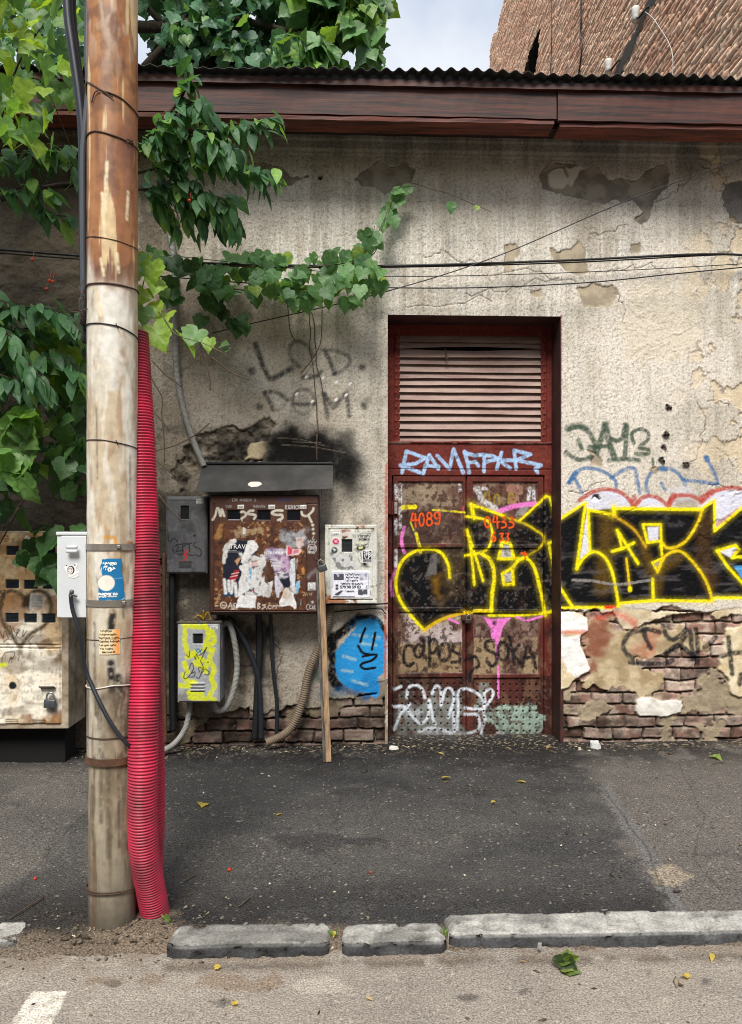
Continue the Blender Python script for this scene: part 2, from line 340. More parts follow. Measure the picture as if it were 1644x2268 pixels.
c.pl([(1330, 1745), (1400, 1860), (1500, 2030), (1530, 2030), (1410, 1830), (1350, 1740)], lin(104, 102, 100), soft=.015, warp=.02, op=.8)
c.pl(ell(1480, 1940, 40, 22), lin(160, 144, 122), soft=.03, warp=.03, op=.6); c.pl(ell(290, 2060, 110, 40), lin(128, 112, 94), soft=.06, warp=.05, op=.7)
c.pl(ell(150, 2040, 110, 45), lin(56, 52, 48), soft=.05, warp=.06, op=.7)
for k_, p_ in enumerate(([(700, 1700), (760, 1760), (740, 1830), (800, 1900)], [(1340, 1750), (1420, 1860), (1505, 2035)], [(1500, 1690), (1560, 1800), (1540, 1900), (1610, 1990)], [(40, 1800), (120, 1850), (90, 1930)], [(195, 1800), (120, 1880), (20, 2000)])):
    q_ = []
    for a_, b_ in zip(p_[:-1], p_[1:]):
        for t_ in np.linspace(0, 1, 7)[:-1]: q_.append((a_[0] + (b_[0] - a_[0]) * t_ + random.uniform(-5, 5), a_[1] + (b_[1] - a_[1]) * t_ + random.uniform(-4, 4)))
    c.st(q_, 2.6 if k_ != 1 else 5, lin(40, 38, 36), soft=.8, tex=.5, sm=False, dh=-.004, op=.6)
sp = vn(c.X * 95, c.Y * 95, 4); c.all(ss(.9, .96, sp) * .55, lin(176, 166, 150)); c.all(ss(.9, .98, vn(c.X * 70 + 9, c.Y * 70, 5)) * .6, lin(40, 38, 36))
edge = ss(-.35, 0.0, c.Y); c.all(edge * ss(.72, .85, vn(c.X * 60, c.Y * 60, 6)) * .7, lin(168, 150, 120))
c.h += (n1 - .5) * .02 + (n2 - .5) * .006 + (vn(c.X * 60, c.Y * 60, 1) - .5) * .004
c.h -= .05 * ss(-2.66, -2.90, c.Y + (n2 - .5) * .08); c.all(ss(-2.6, -2.72, c.Y + (n2 - .5) * .2) * .7, lin(112, 98, 82))
c.rough[:] = .85 - .12 * inside
pv = sheet(c, lambda X, Y, h: (X, Y, h), M_asph, {0: 'pavement'}, base=(0, 0, 0))[0]; tag(pv, kind='structure')
ZR_ = -.026
def M_rd(u, v): p = atZ(u, v, ZR_); return p[0], p[1]
gy = np.unique(np.r_[np.arange(-62, -5, 2.0), np.arange(-5, -3.5, .05), np.arange(-3.5, -2.55, .007)].round(5)); gx = axis(-60, 60, -1.9, 2.2, .007, 2.0)
c = Canvas(gx, gy, lin(142, 133, 122), M_rd, 600)
n1 = fbm(c.X * 2, c.Y * 2, 4, 3); n2 = fbm(c.X * 11, c.Y * 11, 4, 5)
c.all(ss(.42, .7, n1) * .5, lin(122, 114, 105)); c.all(ss(.55, .75, n2) * .4, lin(156, 147, 134)); c.all(ss(.88, .97, vn(c.X * 90, c.Y * 90, 3)) * .5, lin(188, 178, 162)); c.all(ss(.9, .98, vn(c.X * 100, c.Y * 100, 5)) * .55, lin(70, 66, 62))
c.all(np.exp(-((c.Y + 2.865 + .04 * (n2 - .5)) / .03) ** 2) * .6 * ss(-.80, -.70, c.X) * ss(.25, .5, n2), lin(62, 54, 46)); c.all(ss(-2.95, -2.78, c.Y) * ss(.3, .6, n2) * .55, lin(112, 96, 78))
for e in [(1620 / 1.0, 2140, 0, 0)]: pass
for (x, y, rx, ry) in [(1165, 2192, 16, 8), (255, 2178, 18, 7), (490, 2218, 30, 6), (700, 2180, 60, 20), (1440, 2150, 12, 10), (1560, 2175, 10, 8), (1040, 2210, 14, 7)]:
    c.pl(ell(x, y, rx, ry), lin(196, 188, 172) if rx == 60 else lin(70, 66, 60), soft=.012, warp=.02, op=.3 if rx == 60 else .7)
c.pl([(215, 2170), (600, 2160), (700, 2170), (500, 2185)], lin(120, 100, 80), soft=.03, warp=.04, op=.6)
mk = c.pl([(72, 2195), (150, 2195), (95, 2300), (5, 2300)], lin(214, 206, 190), soft=.005, warp=.004, tex=.45, op=.92)
c.h = (n1 - .5) * .012 + (n2 - .5) * .005 + (vn(c.X * 70, c.Y * 70, 1) - .5) * .004
rd = sheet(c, lambda X, Y, h: (X, Y, h + ZR_), M_road, {0: 'road'}, base=(0, 0, 0))[0]; tag(rd, kind='structure')
V = [(-900, -900, -.09), (900, -900, -.09), (900, 900, -.09), (-900, 900, -.09)]
gr = link('ground', V, [(0, 1, 2, 3)], plain('earth', lin(110, 100, 88), .9, .3, .4), base=(0, 0, -.09)); tag(gr, kind='structure')
# ================================================================== BUILDING
bld = thing('building', 'low plastered building with peeling graffiti wall and corrugated roof', 'building', (0, 0, 0))
def M_wallp(u, v): p = atY(u, v, 0); return p[0], p[2]
DX0, DZ1 = M_wallp(859, 697); DX1, _ = M_wallp(1243, 700); DZ0 = -.03
xs = np.unique(np.r_[np.arange(-9, -2.9, .1), np.arange(-2.9, 3.1, .0065), np.arange(3.1, 9.05, .1), DX0, DX1].round(5)); ys = np.unique(np.r_[np.arange(-.06, 4.75, .0065), DZ1].round(5))
c = Canvas(xs, ys, lin(200, 192, 178), M_wallp, F / 5.7)
X, Y = c.X, c.Y
nA = fbm(X * .9, Y * .9, 4, 1); nB = fbm(X * 4, Y * 4, 4, 2); nC = fbm(X * 16, Y * 16, 3, 4)
c.all(ss(.42, .68, nA) * .5, lin(180, 170, 152)); c.all(ss(.5, .72, nB) * .35, lin(214, 207, 194)); c.all(ss(.55, .75, fbm(X * 5 + 3, Y * 3, 4, 6)) * .35, lin(166, 150, 126))
streak = fbm(X * 14, Y * .9, 4, 5); c.all(ss(.5, .68, streak) * ss(2.6, 3.6, Y) * .45, lin(222, 216, 204)); c.all(ss(.52, .68, fbm(X * 22, Y * .8, 4, 7)) * .34, lin(150, 142, 128)); c.all(ss(.62, .7, fbm(X * 60, Y * 2.2, 3, 1)) * ss(3.0, 3.5, Y) * ss(4.1, 3.8, Y) * .5, lin(228, 224, 214))
rx_, _ = M_wallp(1150, 500); c.all(ss(rx_ - .4, rx_ + .8, X) * ss(.35, .6, nB) * .45, lin(226, 216, 202))
# dirt under the eaves
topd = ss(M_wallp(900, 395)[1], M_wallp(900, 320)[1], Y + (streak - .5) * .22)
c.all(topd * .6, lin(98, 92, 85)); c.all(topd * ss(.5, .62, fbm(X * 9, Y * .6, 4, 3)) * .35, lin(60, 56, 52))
# left part: sooty by the boxes, foliage shade in the colour behind vines
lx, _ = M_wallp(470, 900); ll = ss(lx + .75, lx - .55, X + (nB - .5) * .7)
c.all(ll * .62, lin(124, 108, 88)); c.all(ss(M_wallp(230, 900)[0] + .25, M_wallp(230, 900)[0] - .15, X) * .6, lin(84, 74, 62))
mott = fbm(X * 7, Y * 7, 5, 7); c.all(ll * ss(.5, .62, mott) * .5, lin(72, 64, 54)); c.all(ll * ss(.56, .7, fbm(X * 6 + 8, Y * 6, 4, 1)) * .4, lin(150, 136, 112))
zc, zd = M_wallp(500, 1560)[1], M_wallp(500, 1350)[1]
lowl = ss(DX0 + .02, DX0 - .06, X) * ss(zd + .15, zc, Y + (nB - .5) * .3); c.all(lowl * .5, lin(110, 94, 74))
c.h += (vn(X * 100, Y * 100, 1) - .5) * .0026 + (vn(X * 150, Y * 150, 2) - .5) * .0032 + (nB - .5) * .008
gr_ = ss(.5, .85, vn(X * 130, Y * 130, 3)); c.col *= (1 - .5 * gr_ * (1 - .4 * ss(0, 1, nA)))[..., None]
mort = lambda a, b: (lambda X, Y: (lin(*a) * (1 - ss(.35, .65, fbm(X * 12, Y * 12, 4, 3))[..., None]) + lin(*b) * ss(.35, .65, fbm(X * 12, Y * 12, 4, 3))[..., None]))
def peel(pts, z='Z2', col=((124, 116, 104), (154, 145, 130)), dep=-.013, warp=.014, rim=True):
    if rim: c.pl(pts, lin(74, 66, 56), soft=.002, warp=warp, z=z, op=.95)  # dark rim paints the shadow along the broken plaster edge
    c.pl([tuple(p) for p in np.asarray(pts, float)], None, soft=.007, warp=warp, z=z, h=dep)
    c.pl(list(np.asarray(pts, float) + np.array([1.5, 2.5]) * (1.01 / ZOOM[z][2])), None, cfun=mort(*col), soft=.002, warp=warp, z=z)
peel([(-60, 560), (20, 555), (70, 560), (110, 600), (160, 600), (100, 625), (60, 635), (-20, 640)])
peel([(310, 610), (345, 580), (400, 550), (440, 570), (490, 555), (522, 580), (515, 615), (470, 640), (425, 668), (390, 640), (340, 635)])
peel([(945, 595), (985, 560), (1060, 560), (1100, 580), (1140, 560), (1180, 590), (1190, 612), (1290, 608), (1310, 580), (1390, 560), (1400, 600), (1385, 640), (1340, 690), (1325, 740), (1300, 768), (1280, 748), (1300, 720), (1270, 680), (1230, 685), (1130, 690), (1060, 670), (980, 655), (960, 640)])
for p in ([(980, 590), (1030, 570), (1050, 600), (1030, 650), (985, 640)], [(1040, 570), (1095, 570), (1085, 600), (1060, 635), (1045, 600)]): c.pl(p, lin(196, 188, 172), z='Z2', h=0, warp=.012)
peel([(1580, 620), (1640, 610), (1720, 640), (1700, 770), (1600, 755), (1585, 700)], col=((110, 106, 102), (138, 132, 126)), dep=-.03)
for p in ([(835, 840), (870, 830), (880, 860), (860, 900), (835, 935)], [(980, 830), (1010, 860), (1060, 855), (1085, 815), (1110, 850), (1110, 930), (1060, 935), (995, 890)], [(1080, 985), (1130, 970), (1200, 975), (1225, 1000), (1180, 1050), (1100, 1045)], [(910, 990), (960, 985), (960, 1015), (915, 1010)], [(1265, 835), (1295, 832), (1295, 860), (1268, 865)]):
    peel(p, col=((150, 138, 118), (176, 162, 138)), dep=-.006)
c.pl([(192, 598), (212, 597), (208, 615), (195, 613)], lin(60, 54, 46), z='Z2', h=-.03, warp=.004)
# cracks
def crack(pts, z='Z2', wd=2.2, n=5):
    q = np.asarray(pts, float); out = [q[0]]
    for a, b in zip(q[:-1], q[1:]):
        for t in np.linspace(0, 1, n)[1:]: out.append(a + (b - a) * t + (np.random.default_rng(int(a[0] + 99 * t)).random(2) - .5) * np.linalg.norm(b - a) * .28)
    c.st(out, wd, lin(82, 72, 60), tex=.1, z=z, sm=False, soft=.5, dh=-.008)
for p in ([(700, 1000), (840, 990), (960, 955), (1080, 970)], [(500, 1050), (640, 1030), (780, 1020)], [(1120, 800), (1200, 790), (1260, 760)], [(800, 940), (900, 920), (1010, 960)], [(1180, 930), (1240, 915), (1330, 900), (1350, 915)], [(560, 880), (620, 860), (690, 900), (800, 900)], [(1210, 1000), (1250, 1050), (1240, 1089)], [(1500, 560), (1560, 600), (1600, 600)], [(1340, 690), (1420, 650), (1480, 600)]): crack(p)
for p in ([(880, 60), (920, 120), (935, 200), (900, 300), (870, 420), (800, 440)], [(110, 600), (180, 610), (250, 560), (330, 540)], [(940, 60), (1000, 50), (1080, 90)], [(950, 560), (1040, 570), (1151, 600)], [(1000, 340), (1060, 380), (1090, 450)], [(240, 740), (400, 760), (560, 690)], [(140, 860), (220, 870), (230, 900)]): crack(p, 'Z3', 4)
for p in ([(600, 1450), (720, 1465), (740, 1460)], [(870, 1280), (920, 1400), (900, 1490), (880, 1560)], [(1200, 950), (1190, 1020)], [(100, 820), (60, 720)]): crack(p, 'Z4', 5)
# trowelled rough patch, upper right
sl, a = c.pl(ell(1465, 715, 95, 100), lin(206, 194, 172), soft=.05, warp=.08, op=.6)
wx_ = X[sl] + .25 * (fbm(X[sl] * 4, Y[sl] * 4, 3, 1) - .5); wy_ = Y[sl] + .25 * (fbm(X[sl] * 4 + 9, Y[sl] * 4, 3, 2) - .5); sw = np.abs(fbm(wx_ * 9 + wy_ * 5, wy_ * 22 - wx_ * 6, 3, 4) - .5) * 2; ri = 1 - ss(.0, .12, sw); c.h[sl] += a * (.007 * ri - .003); c.col[sl] *= (1 - .22 * a * ri)[..., None]
# flaking band at the right edge
fx0 = M_wallp(1560, 800)[0]; fl = ss(fx0 - .25, fx0 + .15, X + (nB - .5) * .5) * (Y > 1.3); c.all(fl * ss(.48, .56, mott) * .6, lin(206, 184, 146)); c.h += -.008 * fl * ss(.49, .53, mott); c.all(fl * ss(.47, .49, mott) * (1 - ss(.5, .52, mott)) * .6, lin(110, 88, 62))
# rough mortar above the canopy and soot
peel([(-380, 1320), (-250, 1290), (-80, 1250), (0, 1240), (100, 1248), (180, 1240), (260, 1180), (350, 1110), (370, 1060), (400, 1100), (440, 1150), (440, 1210), (380, 1280), (350, 1390), (330, 1500), (320, 1600), (-300, 1640), (-520, 1900), (-620, 1700)], 'Z6', ((92, 84, 74), (140, 130, 114)), -.02, .02)
sl = c.box(c.mp([(360, 930), (650, 1180)], 'D'), 0); low = ss(-.010, -.016, c.h[sl]); c.h[sl] += low * (fbm(X[sl] * 26, Y[sl] * 26, 4, 3) - .5) * .05; c.col[sl] *= (1 - low * .55 * ss(.5, .7, fbm(X[sl] * 30, Y[sl] * 30, 3, 2)))[..., None]
c.pl([(190, 1420), (360, 1390), (350, 1480), (310, 1570), (140, 1570)], lin(196, 178, 146), z='Z6', h=-.004, warp=.012)
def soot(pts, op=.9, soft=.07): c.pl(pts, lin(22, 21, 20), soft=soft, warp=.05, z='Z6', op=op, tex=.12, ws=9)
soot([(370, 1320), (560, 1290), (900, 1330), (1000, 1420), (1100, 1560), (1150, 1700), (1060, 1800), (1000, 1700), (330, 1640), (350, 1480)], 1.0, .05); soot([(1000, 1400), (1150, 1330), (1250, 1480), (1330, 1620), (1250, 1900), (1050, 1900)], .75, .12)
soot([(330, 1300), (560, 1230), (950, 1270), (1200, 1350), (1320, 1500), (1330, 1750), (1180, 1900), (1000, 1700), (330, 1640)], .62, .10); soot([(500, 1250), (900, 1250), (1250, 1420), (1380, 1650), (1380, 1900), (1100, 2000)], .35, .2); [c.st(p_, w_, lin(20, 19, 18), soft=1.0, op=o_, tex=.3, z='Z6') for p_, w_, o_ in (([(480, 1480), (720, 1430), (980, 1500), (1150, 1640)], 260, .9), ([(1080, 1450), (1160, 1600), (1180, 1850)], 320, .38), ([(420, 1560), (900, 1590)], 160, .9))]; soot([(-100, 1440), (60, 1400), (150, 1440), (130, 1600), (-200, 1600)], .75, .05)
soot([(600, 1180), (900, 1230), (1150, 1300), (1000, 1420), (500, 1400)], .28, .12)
for p in ([(420, 1345), (700, 1370), (980, 1440)], [(500, 1420), (800, 1440), (1150, 1500)], [(860, 1320), (865, 1580)], [(620, 1390), (900, 1400)]): c.st(p, 7, lin(150, 138, 116), soft=.5, op=.45, z='Z6', tex=.7)
# pen / spray writing
GY = lin(44, 44, 46)
def g6(p, wd=46, op=.82, sm=True): c.st(p, wd, GY, soft=.75, op=op, tex=.45, z='Z6', sm=sm)
g6([(240, 400), (270, 500), (325, 640), (375, 740), (430, 742), (520, 700), (600, 650)], 56, .9); g6([(690, 630), (620, 580), (585, 490), (600, 410), (670, 370), (740, 400), (790, 450), (812, 520)], 40, .6)
g6([(720, 742), (850, 725), (905, 680)], 44); g6([(945, 470), (1000, 590), (1040, 700)], 44, .8); g6([(930, 460), (1060, 470), (1170, 520), (1190, 590), (1120, 670), (1030, 710)], 40, .65)
for p in ((205, 675), (1320, 635), (280, 1035), (1340, 1030)): c.st([p], 74, GY, soft=.6, op=.85, tex=.4, z='Z6')
g6([(330, 900), (390, 1000), (410, 1060)], 44, .75); g6([(330, 890), (450, 890), (560, 965)], 44, .75); g6([(560, 965), (510, 1050), (420, 1080)], 30, .3); g6(ell(725, 985, 110, 125, 170, 370), 40, .65); g6(ell(725, 985, 110, 125, 10, 170), 28, .35); g6([(640, 1005), (740, 1015), (830, 995)], 40, .8)
g6([(930, 905), (950, 1000), (970, 1140)], 46, .8); g6([(940, 910), (1030, 1050), (1165, 880)], 44, .75, False); g6([(1165, 930), (1190, 1130)], 44, .8)
for p in ((915, 752), (1050, 800), (1190, 812), (750, 742), (810, 990), (1050, 972), (650, 915), (1150, 925)): c.st([p, (p[0] + 12, p[1] - 12)], 24, lin(232, 232, 228), z='Z6', tex=.2, dh=.004)
GN = lin(58, 76, 60)
def g7(p, wd=38, op=.92, col=GN, sm=True): c.st(p, wd, col, soft=.4, op=op, tex=.4, z='Z7', sm=sm)
g7([(250, 190), (330, 165), (400, 190), (450, 260), (468, 330), (440, 400), (370, 430), (300, 415), (238, 368)], 36); g7([(250, 180), (330, 160), (400, 185)], 58, .6); g7([(335, 275), (365, 345)], 34); g7([(485, 375), (520, 250), (548, 145)], 46); g7([(555, 150), (580, 280), (620, 405)], 50); g7([(425, 328), (590, 320)], 34)
g7([(598, 262), (640, 278), (690, 250), (706, 150)], 40); g7([(722, 160), (715, 290), (705, 420)], 40); g7([(580, 434), (700, 425), (820, 434)], 34); g7([(778, 295), (762, 225), (830, 185), (893, 215), (885, 275), (825, 332), (892, 350), (885, 385), (795, 382)], 32); g7([(930, 425), (932, 470)], 22)
BL = lin(46, 98, 146)
for p in ([(265, 610), (300, 540), (380, 500), (480, 505), (570, 545), (630, 600), (635, 665)], [(295, 560), (340, 640), (362, 695)], [(600, 572), (690, 515), (780, 498), (805, 590), (828, 695)], [(895, 700), (878, 620), (920, 530), (1010, 498), (1110, 520), (1175, 595), (1190, 630)], [(1000, 620), (1030, 672)], [(1170, 590), (1300, 605), (1445, 622)], [(1450, 615), (1425, 540), (1360, 410)]): g7(p, 30, .8, BL)
g7([(1360, 410), (1365, 425)], 48, .9, BL); g7([(265, 610), (320, 540)], 44, .8, BL); g7([(990, 500), (1030, 505)], 44, .8, BL)
WF = lin(206, 206, 218); RA = lin(170, 66, 56)
c.pl([(330, 800), (440, 700), (560, 672), (680, 700), (760, 770), (840, 745), (900, 722), (980, 745), (1060, 790), (1080, 745), (1200, 725), (1320, 765), (1400, 700), (1540, 660), (1900, 700), (1900, 900), (300, 950)], WF, z='Z7', warp=.006, soft=.01, tex=.25)
c.pl([(1100, 740), (1300, 735), (1300, 830), (1090, 830)], lin(150, 134, 106), z='Z7', soft=.03, op=.8, tex=.3); c.pl([(1060, 680), (1180, 640), (1260, 690), (1180, 720)], WF, z='Z7', soft=.05, op=.6)
for p in ([(345, 755), (440, 692), (560, 665), (680, 695), (755, 765), (785, 805)], [(785, 805), (840, 740), (900, 718), (980, 740), (1050, 800)], [(1055, 800), (1080, 735), (1150, 715), (1240, 718), (1320, 765)], [(1315, 775), (1400, 690), (1540, 655), (1640, 662), (1800, 720)]): g7(p, 34, .9, RA)
g7([(780, 740), (775, 800)], 56, .85, RA); g7([(1100, 715), (1060, 790)], 48, .85, RA); g7([(1330, 740), (1400, 690)], 60, .85, RA); g7([(1440, 915), (1530, 885)], 40, .8, RA)
# black and yellow lettering, wall part
BK = lin(13, 13, 15); YE = lin(238, 220, 20)
c.pl([(-40, 800), (35, 780), (210, 668), (217, 718), (375, 702), (910, 702), (985, 655), (990, 840), (1151, 700), (1320, 640), (1320, 1245), (980, 1245), (970, 1265), (620, 1270), (420, 1275), (410, 1300), (130, 1300), (-40, 1312)], BK, z='Z3', warp=.003, soft=.008, rough=.6)
c.pl([(-60, 780), (1320, 640), (1320, 1300), (-60, 1310)], lin(66, 64, 66), z='Z3', warp=0, op=.0)
sl = c.box(c.mp([(-40, 640), (1320, 1310)], 'Z3'), 0); dk = (c.col[sl].max(-1) < .03); hz = ss(.56, .72, fbm(X[sl] * 7, Y[sl] * 34, 4, 6)) * ss(M_wallp(1400, 1150)[1], M_wallp(1400, 1300)[1], Y[sl]) + ss(.64, .8, fbm(X[sl] * 10, Y[sl] * 20, 4, 2)) * .8
c.put(sl, np.clip(hz * .30, 0, 1) * dk, lin(110, 104, 104))
for p in ([(205, 735), (232, 960), (175, 1000)], ): c.pl([(218, 728), (236, 962), (172, 1012)], WF, z='Z3', warp=.003)
c.pl([(578, 815), (650, 812), (648, 895), (592, 898)], WF, z='Z3', warp=.003); c.pl([(1015, 960), (1110, 932), (1122, 955), (1080, 998)], WF, z='Z3', warp=.003); c.pl([(1095, 1050), (1151, 1045), (1200, 1130), (1151, 1130)], lin(72, 140, 190), z='Z3', warp=.004); c.pl([(620, 1030), (655, 1020), (640, 1070)], lin(150, 140, 120), z='Z3', warp=.002); c.pl([(995, 700), (1060, 760), (1000, 830)], WF, z='Z3', warp=.003); c.pl([(995, 680), (1320, 560), (1320, 640), (1150, 700), (995, 835)], WF, z='Z3', warp=.003, soft=.01, tex=.2); c.pl([(990, 790), (1130, 700), (1140, 712), (1000, 822)], RA, z='Z3', warp=.004, op=.6)
c.st([(340, 760), (330, 950), (310, 1180)], 90, lin(112, 84, 24), soft=.9, op=.55, z='Z3', tex=.5); c.st([(560, 930), (600, 1080)], 60, lin(112, 84, 24), soft=.9, op=.5, z='Z3', tex=.5); c.st([(930, 760), (920, 980), (960, 1150)], 90, lin(92, 64, 32), soft=.9, op=.5, z='Z3', tex=.5); c.st([(760, 1010), (660, 1080), (640, 1200)], 60, lin(112, 84, 24), soft=.9, op=.5, z='Z3', tex=.5)
def y3(p, wd=19, sm=False, col=YE, op=1): c.st(p, wd * 2.1, col, soft=.95, op=.16, tex=.3, z='Z3', sm=sm); c.st(p, wd * .95, col, soft=.45, op=op, tex=.32, z='Z3', sm=sm)
y3([(-10, 800), (35, 780), (210, 668), (155, 1068)]); y3([(155, 1068), (190, 1010), (250, 965), (310, 985), (360, 1060), (390, 1180), (410, 1300)], sm=True); y3([(225, 712), (235, 962)]); y3([(225, 712), (380, 742)]); y3([(380, 692), (382, 748)], 26); y3([(382, 748), (500, 830), (572, 935)], 16, True, lin(206, 160, 30), .8)
y3([(375, 703), (910, 710)], 22); y3([(910, 712), (880, 800), (820, 890), (760, 932), (700, 940), (668, 905)], 18, True, lin(222, 190, 24)); y3([(665, 930), (660, 800), (555, 802), (582, 908), (658, 900)], 18); y3([(665, 930), (672, 1010), (642, 1085), (612, 1030), (662, 1008)], 16)
y3([(642, 1082), (690, 990), (770, 960), (840, 1010), (910, 1100), (950, 1180), (972, 1262)], 18, True, lin(222, 190, 24)); y3([(910, 705), (985, 655), (987, 840), (1151, 702), (1320, 560)]); y3([(-40, 1318), (35, 1308), (130, 1300), (410, 1300)], 20); y3([(415, 1275), (615, 1258), (960, 1262), (985, 1242), (1320, 1240)], 20)
y3([(400, 835), (525, 1035)]); y3([(370, 962), (430, 945), (500, 910)]); y3([(400, 838), (425, 930)], 14); y3([(455, 1005), (475, 1190)], 14, False, lin(222, 190, 24)); y3([(612, 1130), (617, 1260)]); y3([(1000, 958), (1110, 925), (1132, 955), (1090, 1000), (1200, 990)]); y3([(1000, 958), (1060, 1050), (1160, 1160), (1250, 1240)]); y3([(0, 922), (36, 888)]); y3([(-4, 920), (36, 1150), (130, 1295)])
c.st([(475, 1185), (476, 1195)], 26, YE, z='Z3'); c.st([(330, 1297), (385, 1297)], 20, lin(214, 40, 24), z='Z3', soft=.6); c.st([(130, 1135), (250, 1140), (400, 1160), (600, 1135)], 16, lin(150, 144, 138), z='Z3', tex=.75, op=.75)
# broken lumps in the right wall
for (x, y, r) in ((1060, 15, 26), (1040, 230, 28), (1020, 335, 34), (1000, 428, 26), (1195, 472, 22), (948, 512, 34)):
    light = r == 34 and y > 500
    sl, a = c.pl(ell(x, y, r, r * .95), lin(150, 138, 118) if light else lin(66, 60, 55), z='Z7', warp=.012, ws=30, soft=.005); c.h[sl] += a * ((fbm(X[sl] * 60, Y[sl] * 60, 3, 3) - .42) * (.03 if light else .09)); c.col[sl] *= (1 - a * .5 * ss(.5, .65, fbm(X[sl] * 60, Y[sl] * 60, 3, 3)[...]))[..., None]
peel([(380, 345), (420, 342), (480, 375), (530, 430), (520, 480), (450, 490), (430, 440), (455, 395)], 'Z7', ((150, 138, 118), (180, 166, 144)), -.01, .006)
c.pl([(445, 750), (460, 715), (495, 708), (512, 745), (505, 755)], lin(70, 62, 56), z='Z7', h=-.02, warp=.004); c.pl([(440, 755), (470, 728), (505, 752), (480, 758)], lin(206, 206, 216), z='Z7', h=-.006, warp=.004)
# --- lower right: bared brickwork
bt, b1, b2 = bricks(X, Y - .02, .088, .225, 0, .011)
bc = lin(190, 160, 146) * (1 - b1[..., None]) + lin(146, 106, 90) * b1[..., None]; bc = bc * (.6 + .75 * b2[..., None]); gyb = ss(.55, .8, b2 * .6 + nB * .5)[..., None]; bc = bc * (1 - gyb * .6) + lin(140, 132, 122) * gyb * .6; lm = ss(.5, .66, fbm(X * 11, Y * 14, 5, 6))[..., None]; bc = bc * (1 - lm * .5) + lin(196, 184, 166) * lm * .5; dk_ = ss(.56, .7, fbm(X * 6 + 7, Y * 9, 4, 2))[..., None]; bc = bc * (1 - dk_ * .6) + lin(70, 60, 52) * dk_ * .6
bc = bc * bt[..., None] + lin(92, 82, 70) * (1 - bt[..., None]); bc = bc * (1 - .45 * ss(.45, .7, nC)[..., None]); miss = ss(.86, .9, b1) ; bc = bc * (1 - .5 * miss[..., None])
lowdk = ss(.42, .0, Y); bc = bc * (1 - .35 * lowdk[..., None])
def brickin(pts, z, warp=.02, base=-.03, shade=1.0):
    sl, a = c.pl(pts, None, z=z, warp=warp, soft=.006)
    if a.size == 0: return
    c.col[sl] = c.col[sl] * (1 - a[..., None]) + bc[sl] * shade * a[..., None]
    rs_ = ss(.585, .63, fbm(X[sl] * 4.5, Y[sl] * 6, 5, 5)) * a; c.col[sl] = c.col[sl] * (1 - rs_[..., None] * .85) + (lin(150, 136, 112) * shade * (.7 + .6 * nC[sl][..., None])) * rs_[..., None] * .85
    c.h[sl] = c.h[sl] * (1 - a) + a * rs_ * (base + .012 + (nC[sl] - .5) * .02) + a * (1 - rs_) * (base - .012 + bt[sl] * .024 + (b2[sl] - .5) * .018 * bt[sl] - .02 * miss[sl] + (nC[sl] - .5) * .022)
brickin([(-60, 1330), (60, 1325), (380, 1330), (620, 1310), (700, 1300), (950, 1320), (1151, 1340), (1400, 1340), (1400, 2300), (-60, 2300)], 'Z3')
def skin(pts, cols, hh, z='Z3', warp=.016, tex=0, soft=.005): c.pl(pts, lin(70, 60, 50), z=z, warp=warp, soft=.006, op=.7); sl, a = c.pl([(p[0] - 1.5, p[1] - 3) for p in pts], None, cfun=mort(*cols), z=z, warp=warp, soft=soft, tex=tex); c.h[sl] = c.h[sl] * (1 - a) + a * (hh + (nC[sl] - .5) * .012)
skin([(370, 1300), (590, 1305), (640, 1330), (900, 1325), (960, 1335), (1151, 1300), (1400, 1300), (1400, 1345), (1090, 1345), (1000, 1368), (960, 1340), (700, 1345), (560, 1400), (520, 1450), (440, 1440), (400, 1380)], ((186, 168, 136), (206, 192, 164)), -.002)
skin([(180, 1470), (235, 1370), (350, 1375), (440, 1440), (560, 1410), (700, 1420), (900, 1440), (940, 1540), (700, 1590), (520, 1590), (540, 1650), (680, 1720), (650, 1800), (520, 1830), (480, 1800), (300, 1800), (150, 1760), (230, 1690), (235, 1620)], ((158, 138, 106), (186, 168, 136)), -.012, warp=.03)
c.pl([(180, 1470), (240, 1370), (370, 1380), (420, 1450), (330, 1560), (260, 1700), (200, 1720), (235, 1620)], lin(128, 70, 52), z='Z3', soft=.05, warp=.05, op=.85); c.pl([(560, 1440), (680, 1460), (620, 1560), (500, 1580)], lin(176, 96, 72), z='Z3', soft=.04, warp=.05, op=.6)
skin([(44, 1330), (150, 1330), (228, 1372), (222, 1440), (180, 1470), (185, 1540), (235, 1640), (230, 1690), (150, 1740), (110, 1785), (20, 1800)], ((206, 188, 154), (220, 206, 176)), .0, warp=.008)
c.pl([(46, 1335), (130, 1332), (226, 1376), (220, 1436), (90, 1445), (60, 1500)], lin(232, 230, 226), z='Z3', warp=.012, tex=.15); c.pl([(60, 1470), (175, 1470), (185, 1540), (232, 1640), (226, 1690), (150, 1720), (90, 1690), (60, 1600)], lin(228, 226, 222), z='Z3', warp=.015, tex=.15); c.st([(70, 1450), (200, 1445)], 24, lin(206, 110, 84), z='Z3', soft=.7, op=.8)
skin([(520, 1860), (600, 1850), (700, 1865), (800, 1860), (790, 1940), (700, 1955), (540, 1962), (510, 1930)], ((206, 200, 190), (224, 220, 210)), .0, warp=.01); c.pl([(600, 1820), (690, 1790), (680, 1850), (620, 1850)], lin(120, 112, 84), z='Z3', soft=.03, op=.6)
skin([(1040, 1500), (1060, 1440), (1151, 1400), (1400, 1400), (1400, 1870), (1151, 1840), (1090, 1810), (1080, 1740), (1020, 1680)], ((196, 176, 140), (214, 200, 170)), .0)
c.st([(290, 1365), (380, 1335), (500, 1385)], 40, lin(190, 56, 40), z='Z3', soft=.9, op=.65, tex=.5); c.st([(500, 1390), (510, 1420)], 40, lin(190, 70, 50), z='Z3', soft=.9, op=.5)
